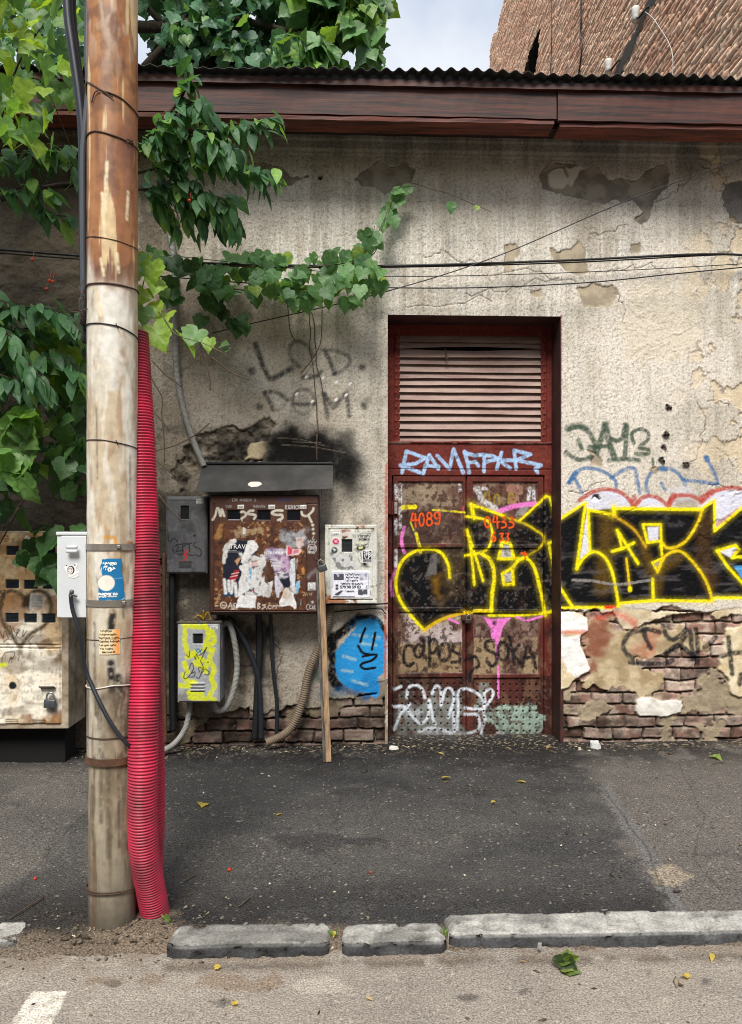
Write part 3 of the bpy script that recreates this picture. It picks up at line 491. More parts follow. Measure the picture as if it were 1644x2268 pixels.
BT = lin(30, 31, 36)
def k3(p, wd=30, sm=True): c.st(p, wd, BT, soft=.45, op=.9, tex=.4, z='Z3', sm=sm)
for p in ([(570, 1440), (490, 1450), (440, 1520), (460, 1580), (500, 1605)], [(560, 1440), (580, 1500), (605, 1545)], [(560, 1428), (610, 1435), (660, 1450)], [(680, 1415), (700, 1470), (740, 1495), (800, 1455), (820, 1430)], [(830, 1450), (770, 1530), (700, 1580)], [(845, 1440), (850, 1520), (862, 1610)], [(880, 1430), (888, 1530), (890, 1640)], [(700, 1570), (780, 1530), (870, 1600)], [(930, 1540), (960, 1520), (1000, 1480)], [(1070, 1480), (1080, 1590), (1092, 1700)], [(1030, 1592), (1090, 1575), (1160, 1570)], [(1145, 1700), (1135, 1760)], [(690, 1640), (740, 1620)], [(480, 1630), (560, 1640), (660, 1640)]): k3(p)
# --- lower left brickwork, thinner and darker
brickin([(420, 1800), (560, 1770), (700, 1750), (830, 1790), (950, 1730), (1100, 1760), (1240, 1700), (1400, 1680), (1640, 1620), (1640, 2100), (100, 2100), (100, 1820)], 'Z4', shade=.62); brickin([(0, 700), (120, 740), (150, 900), (60, 1010), (-80, 900)], 'Z4', shade=.5)
sl, a = c.pl([(-300, 330), (195, 330), (200, 1250), (-300, 1250)], None, warp=.05, soft=.08); c.put(sl, a * .8, lin(58, 52, 45)); c.put(sl, a * ss(.5, .6, fbm(X[sl] * 5, Y[sl] * 5, 5, 3)) * .6, lin(92, 82, 68)); c.h[sl] += a * .03 * (fbm(X[sl] * 9, Y[sl] * 14, 4, 5) - .5)  # wall behind the vines: foliage shade put into a darker plaster colour
c.pl([(290, 1080), (470, 1090), (500, 1370), (600, 1390), (600, 1500), (420, 1560), (410, 1720), (290, 1720)], lin(40, 35, 30), soft=.09, warp=.07, op=.8)  # dark grime round the left boxes, with their shade painted in
c.pl([(1560, 1560), (1640, 1560), (1640, 1680), (1560, 1700)], None, cfun=mort((92, 84, 74), (130, 118, 100)), z='Z4', h=-.008)
# blue ghost
c.st([(1450, 1135), (1390, 1180), (1320, 1240), (1260, 1285)], 62, BK, z='Z4', soft=.4); c.st([(1270, 1270), (1262, 1360), (1275, 1450), (1262, 1530), (1300, 1600)], 70, BK, z='Z4', soft=.4); c.st([(1440, 1142), (1500, 1128), (1560, 1142), (1605, 1200), (1622, 1270)], 34, BK, z='Z4', soft=.3); c.st([(1300, 1590), (1400, 1640), (1500, 1660)], 50, BK, z='Z4', soft=.8, op=.7)
GB = lin(40, 138, 200)
c.pl([(1290, 1530), (1282, 1420), (1300, 1350), (1350, 1290), (1420, 1210), (1470, 1155), (1540, 1145), (1590, 1195), (1625, 1290), (1625, 1490), (1585, 1540), (1585, 1640), (1560, 1690), (1510, 1650), (1420, 1620), (1340, 1590)], GB, z='Z4', warp=.008, soft=.006, sm=True)
c.pl([(1300, 1540), (1420, 1560), (1600, 1500), (1600, 1650), (1500, 1660), (1340, 1600)], lin(24, 100, 160), z='Z4', soft=.05, warp=.05, op=.6, tex=.4); c.pl([(1420, 1200), (1560, 1160), (1600, 1300), (1400, 1330)], lin(70, 166, 220), z='Z4', soft=.05, warp=.05, op=.5, tex=.5)
for p in ([(1410, 1250), (1500, 1262)], [(1460, 1310), (1560, 1320)], [(1340, 1395), (1420, 1420)], [(1330, 1490), (1400, 1500)], [(1540, 1265), (1585, 1270)], [(1400, 1560), (1500, 1590)]): c.st(p, 20, lin(150, 180, 186), z='Z4', tex=.7, soft=.6, op=.8)
for p in ([(1488, 1208), (1470, 1250), (1455, 1298)], [(1555, 1238), (1545, 1290), (1533, 1350)], [(1440, 1325), (1470, 1372), (1525, 1386)], [(1470, 1398), (1540, 1385), (1565, 1392), (1530, 1425), (1470, 1445), (1458, 1465), (1490, 1482), (1555, 1474)]): c.st(p, 17, BK, z='Z4', soft=.3, tex=0)
c.st([(1140, 1510), (1180, 1540)], 60, lin(36, 92, 86), z='Z4', soft=.9, op=.6); c.st([(1180, 1660), (1320, 1650)], 50, lin(36, 92, 110), z='Z4', soft=.9, op=.5, tex=.6)
# cornice mouldings and base batter
for v0, dp in ((302, .016), (318, .010), (338, .018), (347, .006)):
    z1 = M_wallp(1000, v0)[1]; c.h += dp * ss(z1 - .006, z1 + .004, Y)
# paint spilled over the right jamb
c.st([(1243, 700), (1241, 1000), (1238, 1350), (1236, 1480)], 5, lin(142, 52, 42), soft=.6, z='D', tex=.5, op=.8); c.st([(856, 1030), (855, 1200), (853, 1500)], 6, lin(170, 84, 60), soft=.6, z='D', tex=.5, op=.8)
cx = (c.X[:-1, :-1] + c.X[1:, 1:]) / 2; cy = (c.Y[:-1, :-1] + c.Y[1:, 1:]) / 2; keep = ~((cx > DX0) & (cx < DX1) & (cy < DZ1))
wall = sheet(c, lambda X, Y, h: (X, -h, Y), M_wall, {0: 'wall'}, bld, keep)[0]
m = MB(); m.box((-9, .06, -.1), (DX0, .38, 4.7), 0); m.box((DX1, .06, -.1), (9, .38, 4.7), 0); m.box((DX0, .06, DZ1), (DX1, .38, 4.7), 0)
m.box((DX0 - .02, .004, DZ0), (DX0, .379, DZ1 + .0), 0); m.go('wall_core', plain('rough_mortar', lin(150, 132, 108), .9, .4, 10), bld)
m = MB(); m.box((DX1 - .004, .004, -.03), (DX1 + .02, .30, DZ1), .002); m.box((DX0, .004, DZ1 - .004), (DX1 - .004, .30, DZ1 + .03), .002); m.go('reveal', plain('reveal_paint', lin(74, 40, 34), .7, .5, 8, c2=lin(44, 24, 20), bs=.5), bld)
# --- eaves
FY = -.42
def boards(name, mat, u0, u1, y0, y1, zf0, zf1, sag=0):
    a = atY(u0, 220, y0)[0]; b = atY(u1, 220, y0)[0]; n = max(8, int((b - a) / .12)); P = np.linspace(a, b, n)
    mm = MB(); V = []
    for i, x in enumerate(P):
        dz = sag * math.sin(i * .7) + .002 * math.sin(i * 2.3)
        V += [(x, y0, zf0 + dz), (x, y0 + .004 * math.sin(i), zf1 + dz), (x, y1, zf1 + dz), (x, y1, zf0 + dz)]
    Fc = []
    for i in range(n - 1):
        for j in range(4): k = (j + 1) % 4; Fc.append((i * 4 + j, (i + 1) * 4 + j, (i + 1) * 4 + k, i * 4 + k))
    Fc += [(0, 1, 2, 3), ((n - 1) * 4 + 3, (n - 1) * 4 + 2, (n - 1) * 4 + 1, (n - 1) * 4)]
    return mm.add(V, Fc).go(name, mat, bld)
boards('fascia_board', M_wood, -900, 1233, FY, FY + .03, 4.44, 4.665, .0015); boards('fascia_board', M_wood, 1236, 2600, FY - .006, FY + .03, 4.425, 4.66, .0015)
boards('fascia_trim', M_wood, -900, 2600, FY - .028, FY - .008, 4.628, 4.672, .001)
boards('soffit_board', M_wood2, -900, 1228, FY + .006, -.25, 4.405, 4.432, .001); boards('soffit_board', M_wood2, 1240, 2600, FY + .012, -.24, 4.392, 4.42, .001)
boards('wall_plate', plain('old_beam', lin(60, 44, 36), .8, .5, 9), -900, 2600, -.17, -.03, 4.50, 4.66)
nx = 2400; X_ = np.linspace(-9, 9, nx); rows = [(-.50, 4.70), (-.3, 4.76), (.6, 5.0), (3.5, 5.35), (7, 5.6)]; V = []
amp = .011 + .006 * np.sin(X_ * 1.7) * np.sin(X_ * .9 + 2)
for k, (y, z) in enumerate(rows):
    sagz = .012 * np.sin(X_ * .8 + 1) + .006 * np.sin(X_ * 3.1)
    V += [np.stack([X_, np.full(nx, y) + (.012 * np.sin(X_ * 5) if k == 0 else 0), z + sagz + amp * np.sin(X_ * 2 * np.pi / .088)], 1)]
V = np.vstack(V); I = np.arange(len(rows) * nx).reshape(len(rows), nx); Q = np.stack([I[:-1, :-1], I[:-1, 1:], I[1:, 1:], I[1:, :-1]], -1).reshape(-1, 4)
V2 = V - np.array([0, 0, .004]); Q2 = Q[:, ::-1] + len(V); front = np.stack([I[0, :-1], I[0, :-1] + len(V), I[0, 1:] + len(V), I[0, 1:]], -1)
rf = link('roof', np.vstack([V, V2]), np.vstack([Q, Q2, front]).astype(np.int32), M_roof, bld, smooth=True)
m = MB(); m.box((-9, .38, -.09), (9, 7, 4.6), 0); m.go('core', M_dark, bld)
# --- door
DY = .25
def M_doorp(u, v): p = atY(u, v, DY); return p[0], p[2]
px0 = DX0 - .03; px1 = DX1 + .01
xs = np.arange(px0, px1, .0042); ys = np.arange(-.03, DZ1 + .02, .0042)
OX = lin(104, 44, 36)
c = Canvas(xs, ys, OX, M_doorp, F / 5.95, 'ZB', .62); X, Y = c.X, c.Y
nA = fbm(X * 3, Y * 3, 4, 1); nB = fbm(X * 12, Y * 12, 4, 2); nC = fbm(X * 40, Y * 40, 3, 3)
c.all(ss(.4, .65, nA) * .5, lin(92, 34, 30)); c.all(ss(.55, .7, nB) * .35, lin(128, 62, 50))
def rect(x0, y0, x1, y1, z='ZB'): p = c.mp([(x0, y0), (x1, y1)], z); return (slice(*np.searchsorted(c.ys, sorted([p[0][1], p[1][1]]))), slice(*np.searchsorted(c.xs, sorted([p[0][0], p[1][0]]))))
for i, (a, b) in enumerate(((125, 702), (702, 1308))):
    s_ = rect(a, 95, b, 2212); c.id[s_] = 1 + i; c.h[s_] = -.004; c.col[s_] = c.col[s_] * .6 + lin(84, 50, 42) * .4
    for q in (rect(a - 4, 91, a + 3, 2215), rect(b - 3, 91, b + 4, 2215), rect(a, 90, b, 97), rect(a, 2208, b, 2218)): c.h[q] = -.055
pan = [(165, 140, 672, 625), (165, 655, 672, 1125), (165, 1160, 672, 1635), (165, 1672, 672, 2175), (752, 140, 1262, 635), (752, 660, 1262, 1140), (758, 1168, 1268, 1645), (758, 1678, 1275, 2178)]
for k, p in enumerate(pan):
    s_ = rect(*p); c.h[s_] = -.016
    base = [lin(104, 78, 64), lin(52, 46, 44), lin(128, 106, 96), lin(86, 46, 40)][k % 4]; a = .75 * np.ones(X[s_].shape); c.col[s_] = c.col[s_] * .25 + base * .75
    n = nB[s_]; c.put(s_, ss(.5, .62, n) * .6, lin(150, 130, 112) if k % 4 in (0, 2) else lin(70, 48, 42)); c.put(s_, ss(.55, .66, fbm(X[s_] * 20, Y[s_] * 20, 4, 5)) * .7, lin(64, 38, 32))
c.pl([(190, 160), (400, 155), (470, 250), (380, 340), (200, 300)], lin(158, 142, 118), warp=.03, soft=.02, op=.7)
# scuffed old paint
def wear(q, col, op, t0=.38, fx=9, fy=5): s_ = rect(*q); c.put(s_, ss(t0, t0 + .2, fbm(X[s_] * fx, Y[s_] * fy, 5, 7)) * op, lin(*col))
POST = lambda: (wear((168, 1165, 670, 1420), (186, 170, 166), .85, .36, 7, 6), wear((168, 1400, 670, 1632), (150, 128, 96), .75, .30, 6, 5), wear((762, 1360, 1265, 1640), (160, 138, 106), .75, .32, 6, 5), wear((762, 1175, 1265, 1300), (150, 120, 112), .4, .5), wear((190, 160, 660, 330), (150, 132, 110), .6, .46), wear((760, 160, 1250, 330), (168, 120, 104), .6, .44), wear((168, 1780, 670, 2170), (120, 122, 116), .6, .46, 14, 10), [c.put(rect(*q), ss(.57, .63, fbm(X[rect(*q)] * 38, Y[rect(*q)] * 30, 4, 2)) * .75, lin(58, 34, 28)) for q in ((168, 1165, 670, 1632), (762, 1175, 1265, 1640), (168, 150, 670, 620), (758, 150, 1258, 330))])
grime = ss(.44, .64, fbm(X * 5, Y * 4, 5, 6)) * ss(1.9, .9, Y); c.all(grime * .7, lin(34, 25, 22)); c.all(np.full(X.shape, .2) * ss(2.1, 1.9, Y), lin(40, 28, 24)); c.all(ss(.58, .68, fbm(X * 16, Y * 7, 4, 3)) * .55 * ss(2.0, 1.7, Y), lin(112, 84, 66))
for p in ([(150, 170), (155, 270)], [(150, 440), (150, 545)], [(150, 680), (150, 800)], [(185, 160), (185, 500)], [(650, 165), (655, 210)], [(790, 190), (830, 270), (900, 330), (960, 375)], [(1200, 190), (1190, 280)], [(1230, 185), (1235, 300)], [(770, 195), (860, 190)]): c.st(p, 26, lin(206, 202, 206), tex=.8, soft=.5)
POST(); c.st([(790, 195), (830, 280), (930, 350)], 46, lin(196, 192, 192), tex=.7)
for k, (x, y) in enumerate(((865, 250), (945, 270), (1055, 260))): c.st([(x - 25, y + 40), (x - 15, y - 25), (x + 12, y - 20), (x + 20, y + 40)], 16, lin(150, 128, 20), soft=.7, op=.8)
PK = lin(226, 120, 196)
c.st([(955, 372), (1060, 335), (1150, 320), (1240, 312)], 38, PK); c.st([(700, 352), (738, 385)], 60, lin(196, 84, 92), tex=.4); c.st([(218, 495), (195, 580), (200, 640), (218, 690)], 26, PK); c.st([(160, 815), (125, 880), (112, 960), (122, 1030)], 24, PK, op=.75, soft=.7)
# black shapes of the lettering
c.pl([(160, 860), (190, 750), (290, 680), (420, 655), (700, 650), (706, 1160), (560, 1190), (375, 1302), (240, 1170), (165, 1040)], BK, warp=.006, soft=.008, rough=.5)
c.pl([(690, 315), (740, 312), (900, 370), (1000, 405), (1128, 445), (1322, 248), (1352, 258), (1405, 460), (1420, 600), (1420, 1140), (1320, 1185), (900, 1195), (700, 1165)], BK, warp=.004, soft=.007, rough=.5)
c.pl([(500, 690), (680, 660), (690, 1100), (500, 1120)], lin(74, 58, 36), soft=.06, warp=.06, op=.65); c.pl([(430, 720), (480, 700), (470, 860), (390, 870)], lin(120, 116, 114), soft=.012, op=.6); c.pl([(430, 900), (500, 860), (490, 1040), (450, 1000)], lin(150, 108, 28), soft=.04, op=.6)
c.pl([(800, 430), (1120, 440), (1200, 520), (1050, 560), (880, 590), (820, 520)], lin(70, 50, 42), soft=.03, warp=.04, tex=.5, op=.6)
dk = c.col.max(-1) < .05; c.put((slice(None), slice(None)), dk * ss(.60, .72, fbm(X * 26, Y * 26, 4, 4)) * .3, lin(104, 92, 84)); c.put((slice(None), slice(None)), dk * ss(.66, .7, fbm(X * 45, Y * 45, 3, 2)) * .25, lin(130, 120, 110))
c.pl([(190, 380), (420, 350), (660, 400), (660, 620), (170, 620)], lin(46, 40, 38), soft=.05, warp=.08, op=.6, tex=.6); c.st([(205, 340), (300, 335)], 34, YE, tex=.5); c.st([(440, 360), (540, 365), (690, 380)], 16, YE, tex=.7, op=.7); c.st([(310, 545), (335, 650), (345, 690)], 26, YE, tex=.6, op=.8); c.st([(265, 455), (290, 520)], 12, YE, op=.6)
c.pl([(985, 640), (1040, 640), (1065, 735), (970, 735)], lin(178, 176, 178), warp=.003); c.pl([(1000, 860), (1055, 850), (1060, 920), (1005, 925)], lin(178, 176, 178), warp=.003, tex=.3)
c.pl([(1140, 330), (1190, 330), (1160, 400), (1080, 400)], lin(170, 166, 170), warp=.004, op=.5)
def yb(p, wd=25, sm=True, col=YE, op=1): c.st(p, wd * 2.1, col, soft=.95, op=.16, tex=.3, sm=sm); c.st(p, wd * .95, col, soft=.5, op=op, tex=.34, sm=sm)
yb([(575, 890), (560, 790), (510, 700), (420, 665), (300, 685), (200, 760), (155, 880), (153, 980), (190, 1080), (270, 1190), (375, 1305)], 24); yb([(372, 1305), (450, 1250), (560, 1200), (700, 1160)], 26, True, lin(206, 170, 20)); yb([(690, 1165), (800, 1150), (900, 1155)], 26, False, lin(226, 196, 16)); yb([(880, 1185), (1100, 1187), (1310, 1168), (1420, 1140)], 24, False)
yb([(740, 318), (762, 420)], 34, False); yb([(735, 318), (900, 370), (1000, 410)], 24); yb([(1000, 410), (1160, 468), (1250, 520), (1308, 572), (1290, 640), (1200, 710), (1150, 745)], 20, True, lin(206, 182, 26), .85); yb([(700, 410), (860, 440), (905, 530), (890, 630), (830, 690), (690, 718)], 20, True); yb([(705, 515), (735, 650), (752, 800), (764, 945)], 24); yb([(725, 570), (780, 740), (835, 915)], 22)
yb([(820, 700), (895, 760), (922, 880), (905, 1030), (898, 1160)], 30); yb([(955, 742), (982, 612), (1045, 622), (1078, 742), (955, 742)], 26, False); yb([(1078, 742), (1140, 745)], 26, False); yb([(1065, 815), (1072, 942), (998, 945), (985, 858), (1065, 815)], 26, False); yb([(1065, 815), (1110, 760), (1170, 735), (1235, 810), (1272, 950), (1300, 1080), (1318, 1185)], 26)
yb([(1125, 440), (1240, 335), (1325, 252)], 20); yb([(1325, 252), (1352, 262), (1405, 462)], 18, False); yb([(1345, 622), (1420, 590)], 22, False); yb([(1345, 625), (1372, 760), (1400, 920)], 22)
OR = lin(228, 84, 24)
def ob(p, wd=13, sm=True): c.st(p, wd, OR, soft=.4, tex=.15, sm=sm)
ob([(283, 388), (270, 442), (325, 438)], sm=False); ob([(303, 388), (306, 492)], sm=False); ob(ell(352, 435, 19, 50)); ob(ell(413, 405, 17, 25)); ob(ell(413, 455, 21, 28)); ob(ell(472, 402, 18, 25)); ob([(492, 385), (495, 430), (485, 470), (458, 462)])
ob(ell(868, 455, 19, 42)); ob([(920, 405), (912, 455), (962, 452)], sm=False); ob([(943, 405), (948, 500)], sm=False)
for dx in (0, 58): ob([(985 + dx, 420), (1010 + dx, 418), (1000 + dx, 448), (985 + dx, 452), (1012 + dx, 462), (1012 + dx, 490), (980 + dx, 500)])
ob([(925, 535), (905, 575), (908, 602), (930, 600), (928, 575), (908, 580)]); [ob([(968 + d, 545), (990 + d, 545), (980 + d, 568), (992 + d, 590), (968 + d, 605)]) for d in (0, 45)]; c.st([(1135, 700), (1180, 705)], 16, OR, tex=.5); c.st([(1160, 690), (1165, 745)], 12, OR, tex=.6)
c.pl([(830, 1195), (900, 1215), (1050, 1205), (990, 1290), (962, 1390), (910, 1390), (890, 1290)], PK, warp=.004, tex=.2); c.st([(945, 1385), (942, 1530)], 22, PK, tex=.4); c.st([(952, 1590), (955, 1830)], 18, PK, tex=.3); c.pl(ell(955, 2128, 32, 30), PK, warp=.006, tex=.3); c.st([(1100, 1200), (1180, 1225), (1290, 1195)], 18, PK); c.st([(565, 1215), (640, 1248)], 18, PK); c.st([(922, 1245), (924, 1248)], 34, BK, soft=.8)
c.pl([(775, 1900), (900, 1880), (1100, 1870), (1270, 1880), (1280, 2172), (930, 2172), (900, 2060), (870, 1960)], lin(150, 170, 156), warp=.05, soft=.012, tex=.75); c.pl([(165, 1950), (400, 1850), (660, 1830), (660, 2160), (400, 2120), (170, 2120)], lin(130, 136, 130), warp=.04, soft=.03, tex=.55, op=.75); c.pl([(790, 1720), (900, 1700), (830, 1900), (780, 1900)], lin(140, 148, 142), warp=.02, tex=.6, op=.7)
def kb(p, wd=28, op=.96): c.st(p, wd, lin(18, 18, 21), soft=.5, op=op, tex=.35)
for p in ([(275, 1425), (235, 1425), (212, 1480), (215, 1550), (250, 1585), (290, 1560)], [(365, 1440), (330, 1415), (298, 1450), (300, 1500), (335, 1515), (362, 1480)], [(345, 1370), (372, 1400), (362, 1480), (385, 1520)], [(412, 1365), (416, 1480), (415, 1590)], [(412, 1395), (450, 1375), (475, 1420), (455, 1475), (416, 1480)], [(570, 1420), (525, 1405), (490, 1460), (500, 1530), (545, 1540), (575, 1490), (560, 1420)], [(650, 1405), (600, 1420), (598, 1465), (645, 1495), (650, 1545), (590, 1555)], [(690, 1540), (770, 1512), (800, 1580), (740, 1625), (728, 1700)]): kb(p, 26)
kb([(330, 1650), (400, 1595), (500, 1570)], 22, .55); [kb(p) for p in ([(915, 1385), (860, 1395), (858, 1450), (930, 1490), (940, 1550), (900, 1585), (865, 1550)], ell(992, 1468, 42, 70), [(1040, 1355), (1060, 1460), (1080, 1570)], [(1115, 1420), (1072, 1490), (1130, 1560)], [(1140, 1590), (1165, 1500), (1185, 1430), (1225, 1510), (1250, 1600)], [(1155, 1520), (1235, 1515)])]
WH = lin(214, 220, 228)
def wb(p, wd=20, op=.85): c.st(p, wd, WH, soft=.7, op=op, tex=.35)
for p in ([(135, 1765), (190, 1745)], [(235, 1830), (250, 1755), (310, 1735), (360, 1770), (378, 1835)], [(435, 1800), (465, 1742), (500, 1770), (505, 1890)], [(505, 1890), (540, 1770), (590, 1770), (605, 1850), (560, 1990)], [(640, 1900), (640, 1790), (700, 1760), (790, 1800), (830, 1850), (830, 1920), (690, 1910)], [(850, 1860), (845, 1800), (885, 1765), (915, 1800), (880, 1870), (840, 1930), (850, 2010), (825, 2080), (818, 2170)], [(130, 1900), (220, 1905), (290, 1990), (350, 2035), (405, 1970), (412, 1850), (440, 1990), (460, 2040)], [(330, 2100), (440, 2070), (590, 2110)], [(600, 1950), (610, 2100)], [(640, 1920), (630, 2080)], [(690, 1960), (790, 1970), (800, 2080), (700, 2110)], [(135, 2080), (190, 1960), (260, 1880)]): wb(p, 22, .9)
for p in ([(200, 1930), (330, 1960)], [(400, 2100), (580, 2110)], [(650, 2130), (680, 2190)]): wb(p, 70, .35)
for p in pan[3::4]:
    for iy in range(9):
        for ix in range(10):
            x = p[0] + 30 + ix * 51.5 + (iy % 2) * 4; y = p[1] + 52 + iy * 52
            if x < p[2] - 4 and y < p[3] - 6: c.st([(x, y)], 15, lin(16, 15, 15), soft=.3, tex=0, dh=-.008)
WT = lin(160, 190, 224)
def wa(p, wd=29, sm=False): c.st(p, wd, WT, soft=.4, tex=.35, z='ZA', sm=sm)
for p in ([(205, 1362), (240, 1190), (395, 1243), (310, 1290), (190, 1302), (350, 1362)], [(375, 1372), (425, 1220), (500, 1330)], [(395, 1305), (500, 1312)], [(490, 1225), (590, 1332), (622, 1172), (700, 1362)], [(710, 1192), (735, 1280), (748, 1362)], [(710, 1200), (790, 1225), (870, 1215)], [(742, 1282), (800, 1275), (822, 1305)], [(868, 1352), (870, 1225)], [(870, 1222), (930, 1225), (985, 1250), (880, 1275)], [(972, 1330), (1010, 1200)], [(985, 1258), (1080, 1328)], [(985, 1262), (1120, 1262)], [(1130, 1332), (1112, 1182)], [(1112, 1182), (1245, 1215), (1130, 1262)], [(1130, 1262), (1330, 1302), (1285, 1330), (1302, 1362)]): wa(p)
# frame relief
for s_, hh in ((rect(75, 1110, 1415, 1130, 'ZA'), .012), (rect(140, 240, 182, 1110, 'ZA'), .006), (rect(1330, 240, 1372, 1110, 'ZA'), .006), (rect(75, 1330, 1415, 1342, 'ZA'), -.006)): c.h[s_] += hh
c.put(rect(90, 1118, 1410, 1134, 'ZA'), ss(.45, .6, nB[rect(90, 1118, 1410, 1134, 'ZA')]) * .8, lin(186, 172, 158))
for k in range(15):
    for xx in (158, 1352): c.st([(xx + 4 * math.sin(k * 3), 262 + k * 57)], 17, OX * 1.1, soft=.5, z='ZA', tex=0, dh=.007)
wr = ss(.62, .72, fbm(X * 30, Y * 30, 4, 1)) * .45; c.all(wr, lin(52, 30, 26)); c.all(ss(.25, .0, Y) * .35, lin(52, 44, 38))
c.h += (nC - .5) * .003 + (nB - .5) * .003
hx0, hz1 = M_doorp(*Z('ZA', [(186, 250)])[0]); hx1, hz0 = M_doorp(*Z('ZA', [(1326, 1108)])[0])
cx = (X[:-1, :-1] + X[1:, 1:]) / 2; cy = (Y[:-1, :-1] + Y[1:, 1:]) / 2; keep = ~((cx > hx0) & (cx < hx1) & (cy > hz0) & (cy < hz1))
door = link('door', [(px0, DY + .07, -.03), (px1, DY + .07, -.03), (px1, DY + .07, hz0), (px0, DY + .07, hz0)], [(0, 1, 2, 3)], M_dark, bld)
sheet(c, lambda X, Y, h: (X, DY - h, Y), M_door, {0: 'door_frame', 1: 'door_leaf', 2: 'door_leaf'}, door, keep)
m = MB(); NS = 14; vs = [250, 305, 355, 432, 487, 548, 600, 657, 713, 775, 832, 890, 945, 1010, 1068, 1118]
for k in range(len(vs) - 1):
    z1 = atY(*Z('ZA', [(700, vs[k])])[0], DY)[2]; z0 = atY(*Z('ZA', [(700, vs[k + 1])])[0], DY)[2]; n = 24; P = np.linspace(hx0 - .01, hx1 + .01, n); hgt = (z1 - z0)
    V = []
    for i, x in enumerate(P):
        t = i / (n - 1); bow = math.sin(t * math.pi); wv = .0018 * math.sin(k * 5 + t * 5) + .0007 * math.sin(k * 3.3 + t * 19); up = .012 * bow if k == 1 else (-.013 * bow if k == 2 else 0)
        lo = z0 + .001 + wv + (up if k == 1 else 0) - .002 * math.sin(k * 1.7 + 2 * t); hi = z0 + hgt + .004 + wv + (up if k == 2 else 0) * 1.3; tilt = 0.0
        V += [(x, DY - .004 + (-.01 * bow if k == 2 else 0), lo), (x, DY + .028, hi), (x, DY + .034, hi), (x, DY + .003, lo - .002)]
    Fc = [(i * 4 + j, (i + 1) * 4 + j, (i + 1) * 4 + (j + 1) % 4, i * 4 + (j + 1) % 4) for i in range(n - 1) for j in range(4)] + [(0, 1, 2, 3), ((n - 1) * 4 + 3, (n - 1) * 4 + 2, (n - 1) * 4 + 1, (n - 1) * 4)]
    m.add(V, Fc)
m.go('louvre', M_slat, door); a = atY(*Z('ZA', [(555, 360)])[0], DY - .03); b = atY(*Z('ZA', [(570, 445)])[0], DY - .05)
MB().box((hx0 - .02, DY + .09, hz0), (hx1 + .02, DY + .10, hz1), 0).go('louvre_backing', M_dark, door); MB().tube([a, b], .006, 5, False).go('broken_slat', M_wire, door)
for (x, y, h_) in ((100, 345, 100), (92, 845, 28)):
    p = atY(*Z('ZB', [(x, y)])[0], DY - .02); MB().box((p[0] - .022, DY - .026, p[2] - h_ * .001 * .5), (p[0] + .022, DY - .002, p[2] + h_ * .001 * .5), .003).tube([p + np.array([.02, -.01, -h_ * .0005]), p + np.array([.02, -.01, h_ * .0005])], .009, 8, False).go('hinge', M_redp, door)
p = atY(*Z('ZB', [(150, 345)])[0], DY - .03); MB().box((p[0] - .012, DY - .02, p[2] - .045), (p[0] + .012, DY - .004, p[2] + .045), .003).go('hinge_plate', plain('worn_plate', lin(170, 160, 156), .6, .5, 40), door)
a = atY(*Z('ZB', [(625, 965)])[0], DY - .05); b = atY(*Z('ZB', [(735, 1115)])[0], DY - .03); MB().tube([a, (a + b) / 2 + np.array([0, -.004, -.004]), b], .007, 6).ball(a, .012).go('handle', M_black, door)
a = atY(*Z('ZB', [(90, 970)])[0], DY - .03); MB().ball(a, .014, sc=(1, .7, 1)).tube([a, a + np.array([0, 0, -.16])], .006, 6, False).go('bolt', M_redp, door)
p = atY(*Z('ZB', [(706, 1195)])[0], DY - .03); MB().box((p[0] - .04, DY - .03, p[2] - .03), (p[0] + .04, DY + .006, p[2] + .012), .003).go('hasp', M_wire, door)
def padlock(p, s, label, rot=0.0, body=M_steel):
    t = thing('padlock', label, 'padlock', p); w_ = .5 * s
    ca, sa = math.cos(rot), math.sin(rot); Rm = np.array([[ca, 0, sa], [0, 1, 0], [-sa, 0, ca]])
    MB().box(np.array(p) + (-w_, -.012, -s * .75), np.array(p) + (w_, .012, 0), .005, Rm, p).go('body', body, t, True)
    arc = [np.array([x * s, 0, z * s]) for x, z in ((-.3, -.05), (-.3, .35), (-.15, .55), (0, .6), (.15, .55), (.3, .35), (.3, -.05))]
    MB().tube([Rm @ q + np.array(p) for q in arc], s * .09, 8).go('shackle', M_brass, t, True); return t
p = atY(*Z('ZB', [(718, 1212)])[0], DY - .05); padlock(p, .05, 'dark padlock hanging on the hasp between the two door leaves', .1, plain('rusted_lock', lin(70, 58, 48), .5, .5, 30, metal=.3))
# ================================================================== BOXES ON THE WALL
def front(u0, v0, u1, v1, Y): a = atY(u0, v0, Y); b = atY(u1, v1, Y); return a[0], b[0], b[2], a[2]
def cab(u0, v0, u1, v1, Y, base, z, step=.004, rough=.5):
    x0, x1, z0, z1 = front(u0, v0, u1, v1, Y); xs = np.linspace(x0, x1, max(3, int((x1 - x0) / step))); ys = np.linspace(z0, z1, max(3, int((z1 - z0) / step)))
    return Canvas(xs, ys, base, lambda u, v: (lambda p: (p[0], p[2]))(atY(u, v, Y)), F / (Y - CAM[1]), z, rough), (x0, x1, z0, z1)
def sheetY(c, Y, mat, names, parent):
    c.h = np.maximum(c.h, -.0112); c.h[:2] = c.h[-2:] = -.0118; c.h[:, :2] = c.h[:, -2:] = -.0118
    return sheet(c, lambda X, Yv, h: (X, Y - h, Yv), mat, names, parent)
def ct(c, Y, body, x, y, hz, mat, parent, name='lettering', z=None, bold=0, wide=None):   # lettering centred on a zoom position, cap height hz zoom px
    q = Z(z or c.zoom, [(x, y)])[0]; p = atY(q[0], q[1], Y); k = hz * zs(z or c.zoom) / c.ppm / .70
    return text(body, k, lambda a, b: (p[0] + a * (wide or 1), Y, p[2] + b), mat, name, parent, bold)
